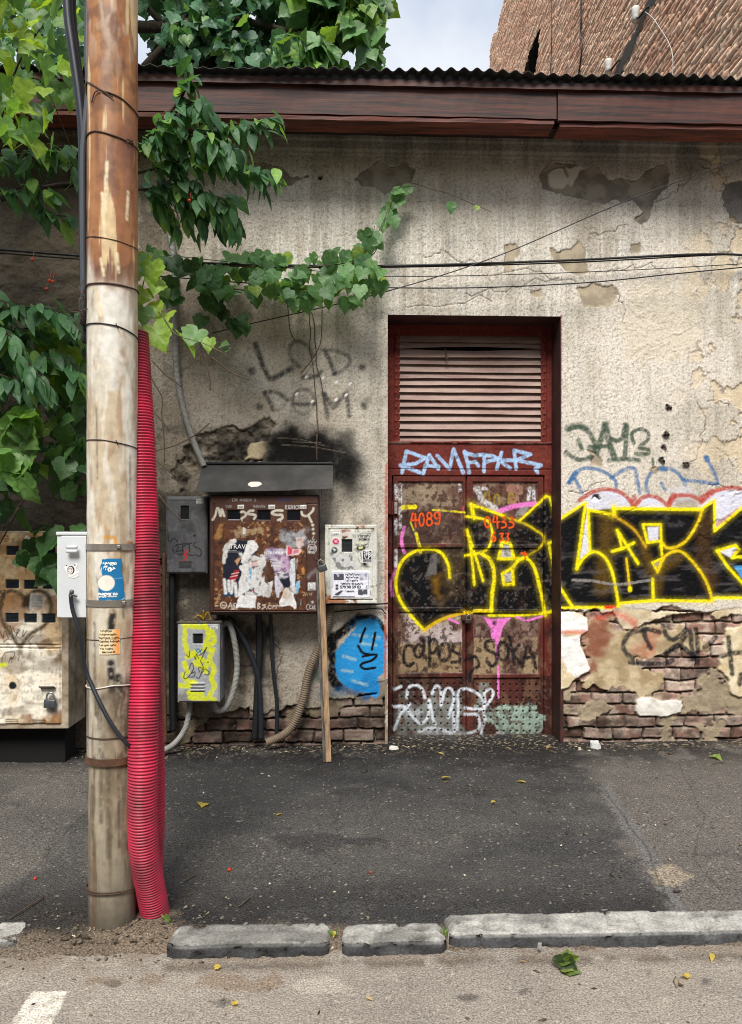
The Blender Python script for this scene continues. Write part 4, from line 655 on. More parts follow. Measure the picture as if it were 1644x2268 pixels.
# --- big brown meter cabinet
CY = -.24
mc = thing('meter_cabinet', 'rusty brown meter cabinet plastered with torn posters under the sheet canopy', 'meter cabinet', atY(586, 1357, CY / 2))
c, (x0, x1, z0, z1) = cab(466, 1097, 705, 1357, CY, lin(78, 52, 42), 'ZC', .0036, .55); X, Y = c.X, c.Y
nA = fbm(X * 7, Y * 7, 4, 1); nB = fbm(X * 22, Y * 22, 4, 3); nC = fbm(X * 60, Y * 60, 3, 5)
c.all(ss(.45, .65, nA) * .5, lin(62, 38, 30)); c.all(ss(.6, .75, nB) * .5, lin(96, 64, 48)); sl, a = c.pl([(170, 480), (1420, 480), (1430, 1700), (165, 1700)], lin(86, 52, 36), warp=.004)
c.put(sl, a * ss(.5, .62, nB[sl]) * .6, lin(112, 66, 38)); c.put(sl, a * ss(.58, .66, nC[sl] * .6 + nA[sl] * .4) * .65, lin(190, 150, 104)); c.put(sl, a * ss(.55, .65, fbm(X[sl] * 35, Y[sl] * 35, 3, 6)) * .6, lin(40, 26, 20))
c.pl([(1060, 590), (1400, 585), (1400, 800), (1300, 840), (1080, 800)], lin(158, 164, 170), warp=.03, tex=.7, soft=.02, op=.85); c.pl([(330, 590), (760, 560), (860, 640), (500, 680)], lin(170, 146, 108), warp=.03, tex=.8, op=.7); c.pl([(170, 480), (300, 480), (290, 640), (200, 700)], lin(176, 128, 70), warp=.03, tex=.6, op=.7)
for s_ in ((345, 320, 520, 455), (760, 320, 935, 455), (1170, 320, 1350, 460)): c.pl([(s_[0], s_[1]), (s_[2], s_[1]), (s_[2], s_[3]), (s_[0], s_[3])], lin(22, 24, 28), warp=0, soft=.002, h=-.012, rough=.15, id=20 + s_[0] // 400)
# posters
NV = lin(24, 28, 44); P1, P2, P3 = 1, 2, 3; WP = lin(226, 224, 222)
c.pl([(285, 1290), (285, 880), (340, 790), (440, 738), (700, 738), (760, 830), (720, 1000), (560, 1100), (540, 1500), (285, 1505)], NV, warp=.008, id=P1, h=.0015)
c.pl([(290, 1440), (500, 1420), (520, 1500), (285, 1505)], lin(26, 70, 104), warp=.006, id=P1); c.pl([(560, 1100), (830, 1050), (830, 1500), (700, 1500), (560, 1500)], NV, warp=.004, id=P1, h=.0015); c.pl([(690, 1400), (825, 1360), (825, 1500), (720, 1500)], lin(26, 52, 84), warp=.004, id=P1)
c.pl([(440, 1020), (500, 970), (530, 990), (480, 1090)], lin(196, 150, 110), warp=.004); c.pl([(370, 1250), (440, 1130), (520, 1140), (500, 1230), (440, 1330), (370, 1320)], lin(168, 32, 40), warp=.006)
for p in ([(400, 1200), (500, 1180)], [(385, 1240), (480, 1220)], [(390, 1290), (450, 1280)]): c.st(p, 9, WP, tex=.4)
for p in ([(440, 740), (390, 790), (350, 850), (300, 950), (295, 1040)], ): c.st(p, 44, WP, tex=.5, soft=.6)
for p in ([(300, 1280), (320, 1460)], [(360, 1300), (370, 1430)], [(410, 1300), (400, 1460)], [(450, 1330), (470, 1500)]): c.st(p, 42, WP, tex=.3, soft=.6)
def scrap(pts, col=WP, warp=.012, i=P2, tex=.2, op=1): c.pl(pts, col, warp=warp, id=i, h=.002, tex=tex, op=op, soft=.004)
scrap([(620, 745), (720, 740), (760, 830), (740, 880), (680, 950), (620, 1040), (490, 1070), (560, 950), (600, 850)]); scrap([(500, 1080), (640, 1030), (640, 1120), (640, 1430), (540, 1480), (490, 1520), (500, 1300), (520, 1160)]); scrap([(620, 1040), (780, 1010), (800, 940), (830, 1040), (780, 1110), (620, 1110)], lin(216, 190, 188))
scrap([(560, 1150), (760, 1110), (770, 1250), (800, 1400), (720, 1400), (640, 1420), (560, 1400)], lin(206, 206, 208)); c.pl([(645, 1120), (690, 1115), (680, 1300), (645, 1310)], lin(96, 170, 206), warp=.004); c.pl([(600, 1170), (640, 1170), (630, 1330), (580, 1300)], lin(80, 82, 96), warp=.012, tex=.5, op=.8)
scrap([(470, 1560), (530, 1500), (620, 1510), (740, 1500), (740, 1680), (450, 1675)], lin(232, 231, 230)); c.pl([(630, 1050), (720, 1040), (700, 1100), (620, 1100)], lin(222, 150, 160), warp=.004, tex=.3); c.st([(690, 1440), (755, 1435)], 22, lin(190, 40, 60)); scrap([(840, 1390), (900, 1330), (960, 1420), (960, 1500), (930, 1540), (830, 1520)], lin(196, 194, 192)); c.pl([(830, 1060), (900, 1060), (900, 1350), (850, 1380), (820, 1300)], lin(96, 84, 76), warp=.02, tex=.5, op=.8)
c.pl([(645, 940), (730, 900), (760, 960), (700, 1010), (650, 1010)], lin(78, 74, 78), warp=.01, op=.8)
for kk, p in enumerate(([(285, 860), (330, 800), (345, 880), (320, 980), (300, 1040), (285, 1030)], [(340, 780), (400, 740), (450, 745), (400, 800), (350, 850)], [(760, 1130), (800, 1120), (770, 1240), (740, 1260)], [(830, 1180), (870, 1200), (860, 1340), (830, 1330)], [(900, 1320), (960, 1300), (950, 1400)], [(1290, 980), (1330, 960), (1310, 1120), (1290, 1180)], [(1230, 1430), (1290, 1400), (1300, 1500)], [(560, 560), (600, 580), (590, 640), (555, 650)])): scrap(p, lin(212, 208, 202), .010, 40 + kk, .3)
c.pl([(520, 930), (800, 950), (860, 1060), (860, 1300), (940, 1420), (940, 1510), (500, 1520), (520, 1200)], lin(222, 220, 216), warp=.02, tex=.95, op=.85, soft=.006)
PU = lin(120, 86, 128)
scrap([(870, 850), (960, 820), (1060, 860), (1190, 850), (1210, 1000), (1210, 1200), (1040, 1220), (980, 1120), (920, 1000)], PU, .008, P3, .1); c.pl([(1040, 1190), (1210, 1170), (1215, 1410), (1120, 1380), (1060, 1310)], NV, warp=.008, id=P3, h=.002); c.pl([(880, 850), (1190, 850), (1210, 1200), (1050, 1210), (940, 1020)], lin(214, 206, 214), warp=.02, tex=.9, op=.75, soft=.01); c.pl([(1090, 950), (1190, 960), (1200, 1140), (1120, 1080)], lin(176, 110, 160), warp=.02, soft=.03, op=.7); c.pl([(890, 850), (1050, 860), (960, 960)], lin(130, 120, 150), warp=.02, soft=.02, op=.7)
scrap([(1010, 1240), (1060, 1310), (1110, 1390), (1060, 1540), (1005, 1530), (1010, 1400)], lin(200, 196, 208), .008, P3); scrap([(1210, 990), (1285, 970), (1285, 1200), (1260, 1420), (1220, 1430)], lin(208, 212, 216), .008, P3, .35); scrap([(1170, 810), (1240, 850), (1380, 870), (1340, 950), (1160, 960), (1150, 880)], lin(222, 196, 192), .01, P3); c.pl([(1180, 815), (1240, 850), (1230, 930), (1170, 950)], lin(206, 70, 92), warp=.008, tex=.2); c.pl([(1260, 860), (1330, 865), (1330, 910), (1250, 920)], lin(200, 86, 100), warp=.008, tex=.3, op=.8); scrap([(1280, 700), (1390, 690), (1390, 800), (1320, 840), (1290, 800)], lin(210, 186, 180), .012, P3, .4); scrap([(1050, 1560), (1160, 1400), (1220, 1440), (1300, 1500), (1300, 1675), (1040, 1670)], lin(226, 224, 220), .016, P3, .2); c.pl([(1110, 1410), (1200, 1400), (1290, 1560), (1090, 1540)], lin(178, 150, 116), warp=.02, tex=.7, op=.7)
for p in ([(1300, 1310), (1340, 1290), (1320, 1470), (1290, 1500)], [(1345, 1540), (1375, 1530), (1370, 1620), (1340, 1660)]): scrap(p, lin(140, 190, 216), .006, P3, .3)
c.pl([(1370, 870), (1405, 890), (1370, 940)], lin(190, 130, 60), warp=.006); c.st([(1385, 1130), (1395, 1190)], 40, lin(190, 130, 60), tex=.6)
for p in ([(930, 900), (935, 925)], [(980, 910), (1100, 900), (1150, 905)], [(930, 1000), (990, 1005), (1060, 1020)], [(960, 1050), (1060, 1045)], [(980, 1090), (1050, 1085)]): c.st(p, 13, lin(206, 200, 212), tex=.6, op=.75)
for p in ([(1040, 1180), (1120, 1190), (1180, 1160)], [(1060, 1210), (1090, 1230)]): c.st(p, 18, lin(206, 204, 210), tex=.6)
CM = lin(196, 190, 174)
def gc(p, wd=34, col=CM, sm=True): c.st(p, wd, col, soft=.3, tex=.15, sm=sm)
gc([(140, 450), (175, 390), (205, 295), (230, 330), (250, 400), (265, 310), (300, 400)], 32); gc([(530, 345), (575, 345), (600, 380), (580, 410), (535, 435)], 32); gc([(700, 325), (650, 330), (620, 370), (700, 380), (735, 400), (710, 440)], 32); gc([(1105, 325), (1010, 325), (955, 360), (1020, 385), (1090, 385), (1100, 430), (1045, 455)], 34); gc([(1365, 345), (1380, 385), (1430, 400), (1470, 380), (1520, 330), (1530, 295)], 32); gc([(1460, 390), (1480, 430), (1505, 480)], 32); gc([(545, 430), (545, 470)], 12); gc([(1080, 450), (1082, 480)], 12)
for p in ((1522, 525), (1525, 582), (1532, 640)): c.st([p], 40, CM, soft=.4)
PEN = lin(206, 204, 200)
def pen(p, wd=8, sm=True, col=PEN, op=.9): c.st(p, wd, col, soft=.5, tex=.1, sm=sm, op=op)
pen([(410, 160), (415, 195), (440, 190), (450, 172), (430, 158), (405, 160)], 7, op=.7); pen([(462, 195), (460, 162), (482, 165), (465, 180), (485, 197)], 7, op=.7)
for (x, s_) in ((530, 'O'), (572, 'G'), (610, 'E'), (655, 'N'), (725, '1')):
    q = {'O': [(-12, -12), (0, -5), (14, -14), (16, 5), (0, 16), (-14, 2), (-12, -12)], 'G': [(14, -14), (-6, -14), (-12, 4), (0, 16), (14, 8), (4, 4)], 'E': [(14, -16), (-10, -16), (-10, 0), (8, 0), (-10, 0), (-10, 16), (14, 16)], 'N': [(-14, 18), (-12, -16), (14, 16), (18, -20)], '1': [(-8, -10), (2, -18), (2, 16), (-8, 16), (14, 16)]}[s_]; pen([(x + a, 178 + b) for a, b in q], 7, False, op=.7)
for k, p in enumerate(([(1035, 150), (1045, 200), (1065, 150)], [(1075, 195), (1090, 155), (1100, 190)], [(1110, 195), (1110, 160), (1130, 190), (1132, 158)], [(1145, 160), (1150, 190), (1170, 160)], [(1180, 190), (1195, 155), (1205, 190)], [(1215, 190), (1215, 155), (1230, 170)])): pen(p, 9, False, lin(30, 60, 110), .8)
for x0_, s_ in ((320, 110), (700, 190)):
    for k in range(int(s_ / 28)): pen([(x0_ + k * 28, 250 + (k % 2) * 10), (x0_ + k * 28 + 14, 285), (x0_ + k * 28 + 20, 255)], 5, True, op=.55)
for x, q in ((1150, [(-8, 25), (-6, -25), (14, -15), (-4, 0), (16, 28)]), (1195, [(14, -22), (-10, -20), (-8, 0), (8, 0), (-8, 2), (-6, 24), (14, 22)]), (1232, [(-10, 24), (-8, -22), (14, 22), (16, -26)]), (1280, [(-12, -24), (-12, 24), (-10, 2), (14, -20), (-8, 2), (16, 26)]), (1320, [(20, -22), (-14, -18), (8, 0), (18, 10), (-12, 24)])): pen([(x + a, 277 + b) for a, b in q], 8, False)
pen(ell(1512, 850, 62, 62), 7); pen(ell(1485, 840, 22, 24), 7); pen(ell(1540, 840, 22, 24), 7); pen([(1475, 880), (1510, 895), (1550, 880)], 7); pen(ell(1490, 838, 8, 9), 8); pen(ell(1535, 838, 8, 9), 8); pen([(1455, 735), (1470, 770), (1490, 735), (1510, 770), (1530, 740), (1550, 775), (1575, 745)], 8); pen([(1530, 680), (1515, 720), (1545, 720)], 7); pen(ell(1470, 900, 18, 12), 7); pen([(1520, 905), (1545, 915)], 9)
c.pl([(1458, 1325), (1558, 1318), (1560, 1420), (1455, 1425)], lin(224, 224, 222), warp=.001, id=4, h=.0015); pen([(1480, 1400), (1470, 1360), (1500, 1330), (1530, 1350), (1540, 1395), (1500, 1402), (1480, 1395)], 6, True, BK); pen([(1480, 1375), (1505, 1365), (1520, 1385)], 5, True, BK); pen([(1475, 1412), (1540, 1414)], 9, False, BK)
pen([(1375, 1450), (1410, 1455), (1395, 1500)], 9, False, lin(190, 160, 120)); pen([(1420, 1500), (1430, 1460), (1450, 1495)], 8, False, lin(190, 160, 120)); pen([(1470, 1465), (1490, 1490), (1510, 1460), (1505, 1495)], 8, False, lin(190, 160, 120))
pen([(1470, 1620), (1440, 1630), (1435, 1680), (1465, 1690)], 8); pen([(1500, 1630), (1480, 1640), (1482, 1680), (1505, 1675)], 7); pen([(1515, 1685), (1518, 1640), (1532, 1685)], 7, False); pen([(1540, 1690), (1540, 1630), (1555, 1645), (1542, 1655), (1558, 1688)], 7, False); pen([(1500, 1600), (1535, 1580)], 6); pen([(1515, 1570), (1520, 1610)], 6); pen([(1500, 1580), (1535, 1600)], 6)
WB_ = lin(206, 196, 180); pen([(175, 1640), (210, 1640)], 14, col=WB_); pen(ell(288, 1630, 42, 42), 14, col=WB_); pen([(270, 1632), (305, 1630)], 9, col=WB_); pen([(355, 1670), (385, 1595), (410, 1675)], 13, False, WB_); pen([(365, 1645), (440, 1640)], 10, False, WB_); pen([(385, 1685), (445, 1688)], 10, False, WB_); pen([(450, 1605), (425, 1620), (445, 1650), (425, 1672)], 13, True, WB_)
pen([(765, 1600), (762, 1675), (795, 1660), (768, 1638), (790, 1615), (765, 1600)], 14, True, WB_); pen([(870, 1625), (828, 1630), (868, 1655), (825, 1675)], 13, True, WB_); pen([(885, 1675), (887, 1680)], 14, col=WB_); pen(ell(928, 1655, 24, 24, 40, 330), 12, col=WB_); pen([(970, 1675), (975, 1635), (1000, 1640), (975, 1655)], 11, True, WB_); pen([(1015, 1675), (1020, 1635), (1040, 1640)], 11, True, WB_)
c.st([(1460, 1240), (1510, 1190), (1560, 1150)], 50, lin(150, 146, 144), soft=.9, tex=.5, op=.5)
s1 = c.mp([(1440, 220), (1440, 1720)], 'ZC'); c.st([(1440, 225), (1436, 1710)], 7, None, dh=-.014, tex=0); c.st([(160, 225), (150, 1710)], 7, None, dh=-.014, tex=0); c.st([(150, 1712), (1436, 1712)], 7, None, dh=-.014, tex=0, sm=False); c.st([(1440, 228), (1590, 232)], 6, None, dh=-.01, tex=0)
c.h += (nA - .5) * .006
for (bx, by) in ((527, 275), (955, 275), (1390, 277)):
    c.pl([(bx - 44, by - 26), (bx + 44, by - 28), (bx + 44, by + 24), (bx - 44, by + 26)], lin(226, 224, 216), warp=0, soft=.001, id=30 + bx // 400, h=.0012)
    for k in range(7): c.st([(bx - 36 + k * 12, by - 8), (bx - 36 + k * 12, by + 16)], 4 + (k % 3) * 2, BK, tex=0, sm=False)
o_ = sheetY(c, CY - .012, M_box, {0: 'door', 1: 'torn_poster', 2: 'torn_poster', 3: 'torn_poster', 4: 'sticker', **{k: 'meter_window' for k in (20, 21, 22)}, **{k: 'paper_scrap' for k in range(40, 48)}, **{k: 'barcode_sticker' for k in (31, 32, 33)}}, mc)
tag(o_[1], 'torn navy concert poster'); tag(o_[2], 'white torn paper scraps'); tag(o_[3], 'torn purple poster')
ct(c, CY - .0155, 'TRAVI', 490, 825, 62, M_wink, o_[1]); ct(c, CY - .0155, 'THE ARTS OF SPRING', 400, 880, 10, M_wink, o_[1]); ct(c, CY - .0155, 'ENCOUNTER MEET SAFARI VISUALS', 440, 898, 9, M_wink, o_[1]); ct(c, CY - .0155, 'NTRODUCT', 1010, 912, 40, M_wink, o_[3]); ct(c, CY - .0155, 'The\nTantined\nProject', 1010, 1042, 32, M_wink, o_[3])
MB().box((x0 - .006, CY, z0 - .012), (x1 + .006, -.002, z1 + .005), .006).go('body', plain('brown_enamel', lin(56, 38, 33), .5, .4, 8, c2=lin(34, 23, 20)), mc)
p = atY(*Z('Z4', [(1172, 760)])[0], CY - .03); MB().tube([p + np.array([-.03, .03, .03]), p + np.array([.01, 0, .0]), p + np.array([.03, .02, -.03])], .006, 6).go('hasp', M_wire, mc)
padlock(atY(*Z('Z4', [(1192, 782)])[0], CY - .035), .062, 'grey padlock hanging at the right edge of the brown meter cabinet', -.35)
# canopy
cn = thing('canopy', 'dark sheet metal canopy sloping out over the brown meter cabinet', 'canopy', atY(590, 1027, 0))
tl, tr = atY(450, 1027, -.004), atY(738, 1026, -.004); bl, br = atD(434, 1089, 5.36), atD(737, 1083, 5.36); br[1] = bl[1]; n = 16; V = []
for i in range(n + 1):
    t = i / n
    for j in range(5):
        s_ = j / 4; q = (tl * (1 - t) + tr * t) * (1 - s_) + (bl * (1 - t) + br * t) * s_; q = q + np.array([0, 0, .006 * math.sin(s_ * 3.1) * math.sin(5 * t) + (.006 * s_ * (1 if t > .735 else 0))]); V.append(q)
I = np.arange((n + 1) * 5).reshape(n + 1, 5); Q = [tuple(x) for x in np.stack([I[:-1, :-1], I[:-1, 1:], I[1:, 1:], I[1:, :-1]], -1).reshape(-1, 4)]; V = np.array(V); L_ = len(V); bd = list(I[0, :]) + list(I[1:, -1]) + list(I[-1, ::-1][1:]) + list(I[::-1, 0][1:-1])
Fc = Q + [tuple(i + L_ for i in f[::-1]) for f in Q] + [(bd[i], bd[(i + 1) % len(bd)], bd[(i + 1) % len(bd)] + L_, bd[i] + L_) for i in range(len(bd))]
MB().add(np.vstack([V, V - np.array([0, 0, .004])]), Fc).go('sheet', M_canopy, cn); MB().box((tl[0], -.03, tl[2] - .004), (tr[0], .0, tl[2] + .012), .002).go('flashing', M_black, cn)
for (x, y, w_, h_) in ((565, 1074, 16, 6), (571, 1048, 5, 2.5)):
    s_ = (y - 1027) / 60; q0 = tl * (1 - s_) + bl * s_; n_ = 12; cpt = atY(x, y, q0[1]); sl_ = (bl - tl) / np.linalg.norm((bl - tl)[1:]); sl_[0] = 0
    V = [cpt + np.array([0, -.004, .004])] + [cpt + np.array([0, -.004, .004]) + np.array([math.cos(a), 0, 0]) * w_ / 300 * (.75 + .35 * random.random()) + sl_ * math.sin(a) * h_ / 160 * (.75 + .4 * random.random()) for a in np.linspace(0, 2 * math.pi, n_, endpoint=False)]
    MB().add(V, [(0, 1 + (i + 1) % n_, 1 + i) for i in range(n_)]).go('paint_flake', plain('flake', lin(226, 218, 204), .8, .15), cn)
a = atY(713, 1086, -.28); b = atY(713, 1112, -.27); MB().tube([a, b], .004, 6, False).go('bracket', M_wire, cn)
# --- grey box left of the cabinet
GYY = -.13
gb = thing('meter_box', 'dirty grey wall box with a small dark window, left of the brown cabinet', 'meter box', atY(415, 1270, GYY / 2))
c, (x0, x1, z0, z1) = cab(369, 1101, 459, 1269, GYY, lin(92, 92, 94), 'Z4'); X, Y = c.X, c.Y
nA = fbm(X * 9, Y * 9, 4, 2); nB = fbm(X * 26, Y * 26, 4, 4); c.all(ss(.45, .65, nA) * .6, lin(66, 66, 68)); c.all(ss(.58, .7, nB) * .5, lin(112, 112, 112)); c.pl([(250, 430), (330, 470), (360, 600), (310, 560), (260, 520)], lin(40, 40, 40), warp=.02, soft=.02, op=.6, tex=.4)
c.pl([(245, 382), (298, 382), (298, 470), (245, 470)], lin(12, 12, 13), warp=0, soft=.001, h=-.03, id=1, rough=.7)
for k in range(7): c.st([(235, 760 + k * 7), (315, 760 + k * 7)], 4, lin(30, 30, 30), tex=0, sm=False, dh=-.004)
for p in ([(160, 570), (165, 620), (200, 600), (225, 625)], [(225, 640), (190, 670), (205, 700)], [(250, 640), (215, 645), (230, 665), (215, 690), (255, 680)], [(260, 690), (258, 640), (285, 635), (265, 655)], [(290, 640), (320, 630)], [(300, 635), (305, 690)], [(345, 625), (330, 650), (380, 680), (375, 720), (345, 710)], [(220, 705), (335, 715)]): c.st(p, 7, lin(24, 24, 26), tex=.2)
for p in ([(290, 680), (268, 712)], [(268, 712), (288, 715)], [(288, 715), (268, 750)]): c.st(p, 10, lin(200, 40, 40), tex=.1, sm=False)
c.pl([(350, 338), (396, 338), (396, 364), (350, 364)], lin(206, 206, 200), warp=0, soft=.001, id=2, h=.001); [c.st([(356 + k * 6, 346), (356 + k * 6, 360)], 2.5, BK, tex=0, sm=False) for k in range(7)]
c.st([(150, 345), (395, 345), ], 3, lin(60, 60, 60), tex=0, sm=False); c.st([(337, 582)], 16, lin(34, 34, 34), tex=0); c.h += (nA - .5) * .004
sheetY(c, GYY - .012, M_box, {0: 'door', 1: 'meter_window', 2: 'barcode_sticker'}, gb); MB().box((x0 - .003, GYY, z0 - .004), (x1 + .003, -.002, z1 + .006), .004).go('body', plain('grey_enamel', lin(88, 88, 90), .5, .35, 8), gb)
# --- white box
WY = -.16
wbx = thing('meter_box', 'rust edged white wall box with stickers and a printed notice, beside the door', 'meter box', atY(778, 1336, WY / 2))
c, (x0, x1, z0, z1) = cab(720, 1162, 836, 1337, WY, lin(206, 206, 196), 'ZW', .003); X, Y = c.X, c.Y
nA = fbm(X * 9, Y * 9, 4, 2); nB = fbm(X * 30, Y * 30, 4, 4); nC = fbm(X * 14 + 4, Y * 14, 4, 6); c.all(ss(.5, .7, nA) * .4, lin(180, 176, 164)); c.all(ss(.62, .74, nB) * .6, lin(96, 88, 80))
def ed(x0_, y0_, x1_, y1_, k=.9): sl, a = c.pl([(x0_, y0_), (x1_, y0_), (x1_, y1_), (x0_, y1_)], None, soft=.006, warp=.008); c.put(sl, a * ss(.42, .56, nC[sl]) * k, lin(156, 92, 44)); c.put(sl, a * ss(.55, .62, nB[sl]) * k, lin(92, 56, 34))
ed(205, 200, 300, 500); ed(300, 300, 900, 370); ed(590, 440, 830, 520, 1); ed(900, 210, 1100, 290); ed(205, 1880, 900, 1985); ed(260, 1700, 340, 1900); ed(205, 1500, 300, 1980, .5); ed(1250, 1890, 1390, 1985); ed(880, 320, 1010, 350); ed(1250, 200, 1390, 420, .4)
dr = c.box(c.mp([(300, 295), (1305, 1895)], 'ZW'), 0); c.id[dr] = 1; c.h[dr] = .004
for p in ([(300, 295), (300, 1895)], [(1305, 295), (1305, 1895)], [(300, 295), (1305, 295)], [(300, 1895), (1305, 1895)]): c.st(p, 22, None, tex=0, sm=False, dh=-.02)
c.pl([(370, 830), (980, 830), (960, 960), (1000, 1180), (940, 1230), (380, 1225)], lin(196, 196, 192), warp=.02, tex=.1); sl, a = c.pl([(370, 830), (980, 830), (960, 960), (1000, 1180), (940, 1230), (380, 1225)], None, warp=.02); c.put(sl, a * ss(.5, .6, fbm(X[sl] * 34, Y[sl] * 34, 4, 1)) * .8, lin(96, 96, 96))
c.pl([(1010, 1070), (1170, 1060), (1180, 1150), (1010, 1160)], lin(60, 58, 56), warp=.02, soft=.02, op=.85); c.st([(1105, 1095)], 60, lin(20, 20, 20), tex=0, dh=-.006)
c.pl([(588, 528), (822, 528), (822, 815), (588, 815)], lin(36, 38, 40), warp=0, soft=.001, id=2, h=-.008, rough=.5); c.st([(610, 660), (770, 658)], 14, lin(16, 16, 16), tex=0, id=2); c.st([(650, 580), (740, 580)], 18, lin(22, 22, 22), tex=0, id=2)
c.pl(ell(455, 575, 92, 88), lin(232, 228, 226), warp=.002, id=3, h=.0055); c.pl(ell(455, 575, 80, 76), lin(186, 46, 92), warp=.002, id=3); [c.st(p, 10, lin(232, 210, 220), tex=.2, id=3) for p in ([(430, 540), (450, 600)], [(480, 540), (440, 580), (490, 600)], [(425, 570), (490, 565)])]
c.pl(ell(426, 768, 70, 70), lin(34, 36, 38), warp=.002, id=3, h=.0055); c.pl([(380, 740), (420, 720), (470, 770), (420, 790)], lin(220, 214, 208), warp=.004, id=3); c.pl([(400, 790), (440, 780), (420, 820)], lin(90, 150, 150), warp=.004, id=3)
c.pl([(1045, 770), (1272, 770), (1272, 1055), (1045, 1055)], lin(222, 222, 220), warp=0, soft=.001, id=4, h=.0055); c.pl([(1062, 785), (1258, 785), (1258, 1042), (1062, 1042)], lin(40, 42, 46), warp=0, soft=.001, id=4)
for p in ([(1090, 810), (1110, 830)], [(1120, 800), (1160, 800), (1150, 820)], [(1095, 870), (1110, 930), (1140, 970)], [(1140, 900), (1160, 800)], [(1120, 860), (1190, 855)], [(1190, 800), (1190, 960)], [(1195, 810), (1235, 840), (1200, 870)], [(1200, 870), (1245, 890), (1200, 930), (1180, 960)]): c.st(p, 16, lin(230, 230, 230), tex=0, id=4)
for p in ([(1085, 990), (1230, 990)], [(1075, 1020), (1240, 1020)]): c.st(p, 16, lin(200, 200, 200), tex=.6, id=4, sm=False)
c.st(ell(1085, 520, 130, 135), 11, lin(46, 48, 52), tex=.2); c.pl([(890, 700), (960, 660), (1080, 660), (1115, 720), (1060, 790), (940, 800), (905, 760)], lin(38, 38, 36), warp=.01); c.pl([(950, 690), (1060, 680), (1050, 740), (980, 760)], lin(206, 204, 150), warp=.01, tex=.6); c.st([(960, 600), (1060, 620)], 40, lin(226, 224, 180), tex=.5, op=.7)
for (hx, hy, s_) in ((868, 440, 1), (1205, 405, 1), (1155, 650, 1.1)): c.st([(hx + 20 * s_, hy + 60 * s_), (hx - 32 * s_, hy + 5), (hx - 15 * s_, hy - 18), (hx, hy + 5), (hx + 22 * s_, hy - 25), (hx + 32 * s_, hy), (hx + 20 * s_, hy + 60 * s_)], 9, lin(40, 40, 44), tex=0)
for p in ([(555, 440), (590, 360), (610, 445)], [(670, 380), (640, 400), (670, 430), (640, 440)], [(730, 385), (700, 410), (730, 440)], [(780, 390), (760, 420), (790, 440), (805, 400)], [(360, 400), (350, 500), (380, 580)]): c.st(p, 8, lin(206, 96, 96), tex=.2, op=.6)
for p in ([(955, 960), (980, 1000), (1000, 1060)], [(1010, 830), (1025, 920)], [(1240, 1700), (1230, 1760), (1260, 1780)]): c.st(p, 12, lin(50, 50, 50), tex=.3)
c.pl([(368, 1242), (1222, 1238), (1220, 1845), (355, 1850)], lin(226, 226, 236), warp=.001, soft=.001, id=5, h=.0065)
def pr(x0_, y0_, x1_, y1_, col, t=.0): c.pl([(x0_, y0_), (x1_, y0_), (x1_, y1_), (x0_, y1_)], col, warp=0, soft=.001, tex=t, id=5)
for (a_, b_, c_, d_) in ((405, 1305, 636, 1450), (990, 1305, 1170, 1455), (955, 1655, 1165, 1790)):
    pr(a_, b_, c_, d_, lin(74, 76, 86) if a_ != 990 else lin(150, 150, 166)); sl = c.box(c.mp([(a_, b_), (c_, d_)], 'ZW'), 0); c.put(sl, ss(.48, .6, fbm(X[sl] * 40, Y[sl] * 40, 3, 3)), lin(196, 196, 206))
c.st([(385, 1285), (1190, 1290), (1190, 1560)], 8, lin(90, 92, 110), tex=0, sm=False, id=5); c.st([(385, 1285), (380, 1640)], 6, lin(90, 92, 110), tex=0, sm=False, id=5); pr(380, 1815, 880, 1838, lin(60, 60, 66)); pr(1130, 1575, 1205, 1640, lin(90, 92, 100)); pr(1145, 1590, 1195, 1625, lin(226, 226, 236)); c.pl(ell(478, 1572, 34, 32), lin(40, 40, 44), warp=.001, id=5); c.pl(ell(478, 1640, 34, 32), lin(40, 40, 44), warp=.001, id=5); c.pl([(420, 1770), (560, 1690), (620, 1690), (500, 1790), (440, 1790)], lin(60, 62, 70), warp=.004, id=5)
c.pl([(385, 372), (535, 362), (530, 445), (380, 440)], lin(232, 232, 228), warp=0, soft=.001, id=6, h=.0055); [c.st([(400 + k * 13, 398), (398 + k * 13, 430)], 5 + (k % 3) * 3, BK, tex=0, sm=False, id=6) for k in range(10)]
o_ = sheetY(c, WY - .012, M_box, {0: 'box_frame', 1: 'door', 2: 'meter_window', 3: 'round_sticker', 4: 'square_sticker', 5: 'printed_notice', 6: 'barcode_sticker'}, wbx)
MB().box((x0, WY, z0), (x1, -.002, z1), .003).go('body', plain('white_enamel', lin(190, 188, 178), .5, .3, 8, c2=lin(130, 110, 90)), wbx)
TY = WY - .0200
for s_, x, y, h_ in (('დემონტაჟი', 822, 1325, 38), ('რემონტის', 822, 1395, 38), ('შემდგომი', 812, 1465, 38), ('ნარჩენების გატანა', 815, 1535, 36), ('579 90 59 03', 785, 1612, 62), ('დავითი', 760, 1705, 38)): ct(c, TY, s_, x, y, h_, M_ink, o_[5], bold=.0009)
ct(c, TY, 'STOP\nHOMO', 1090, 490, 50, M_ink, o_[1], bold=.0006)
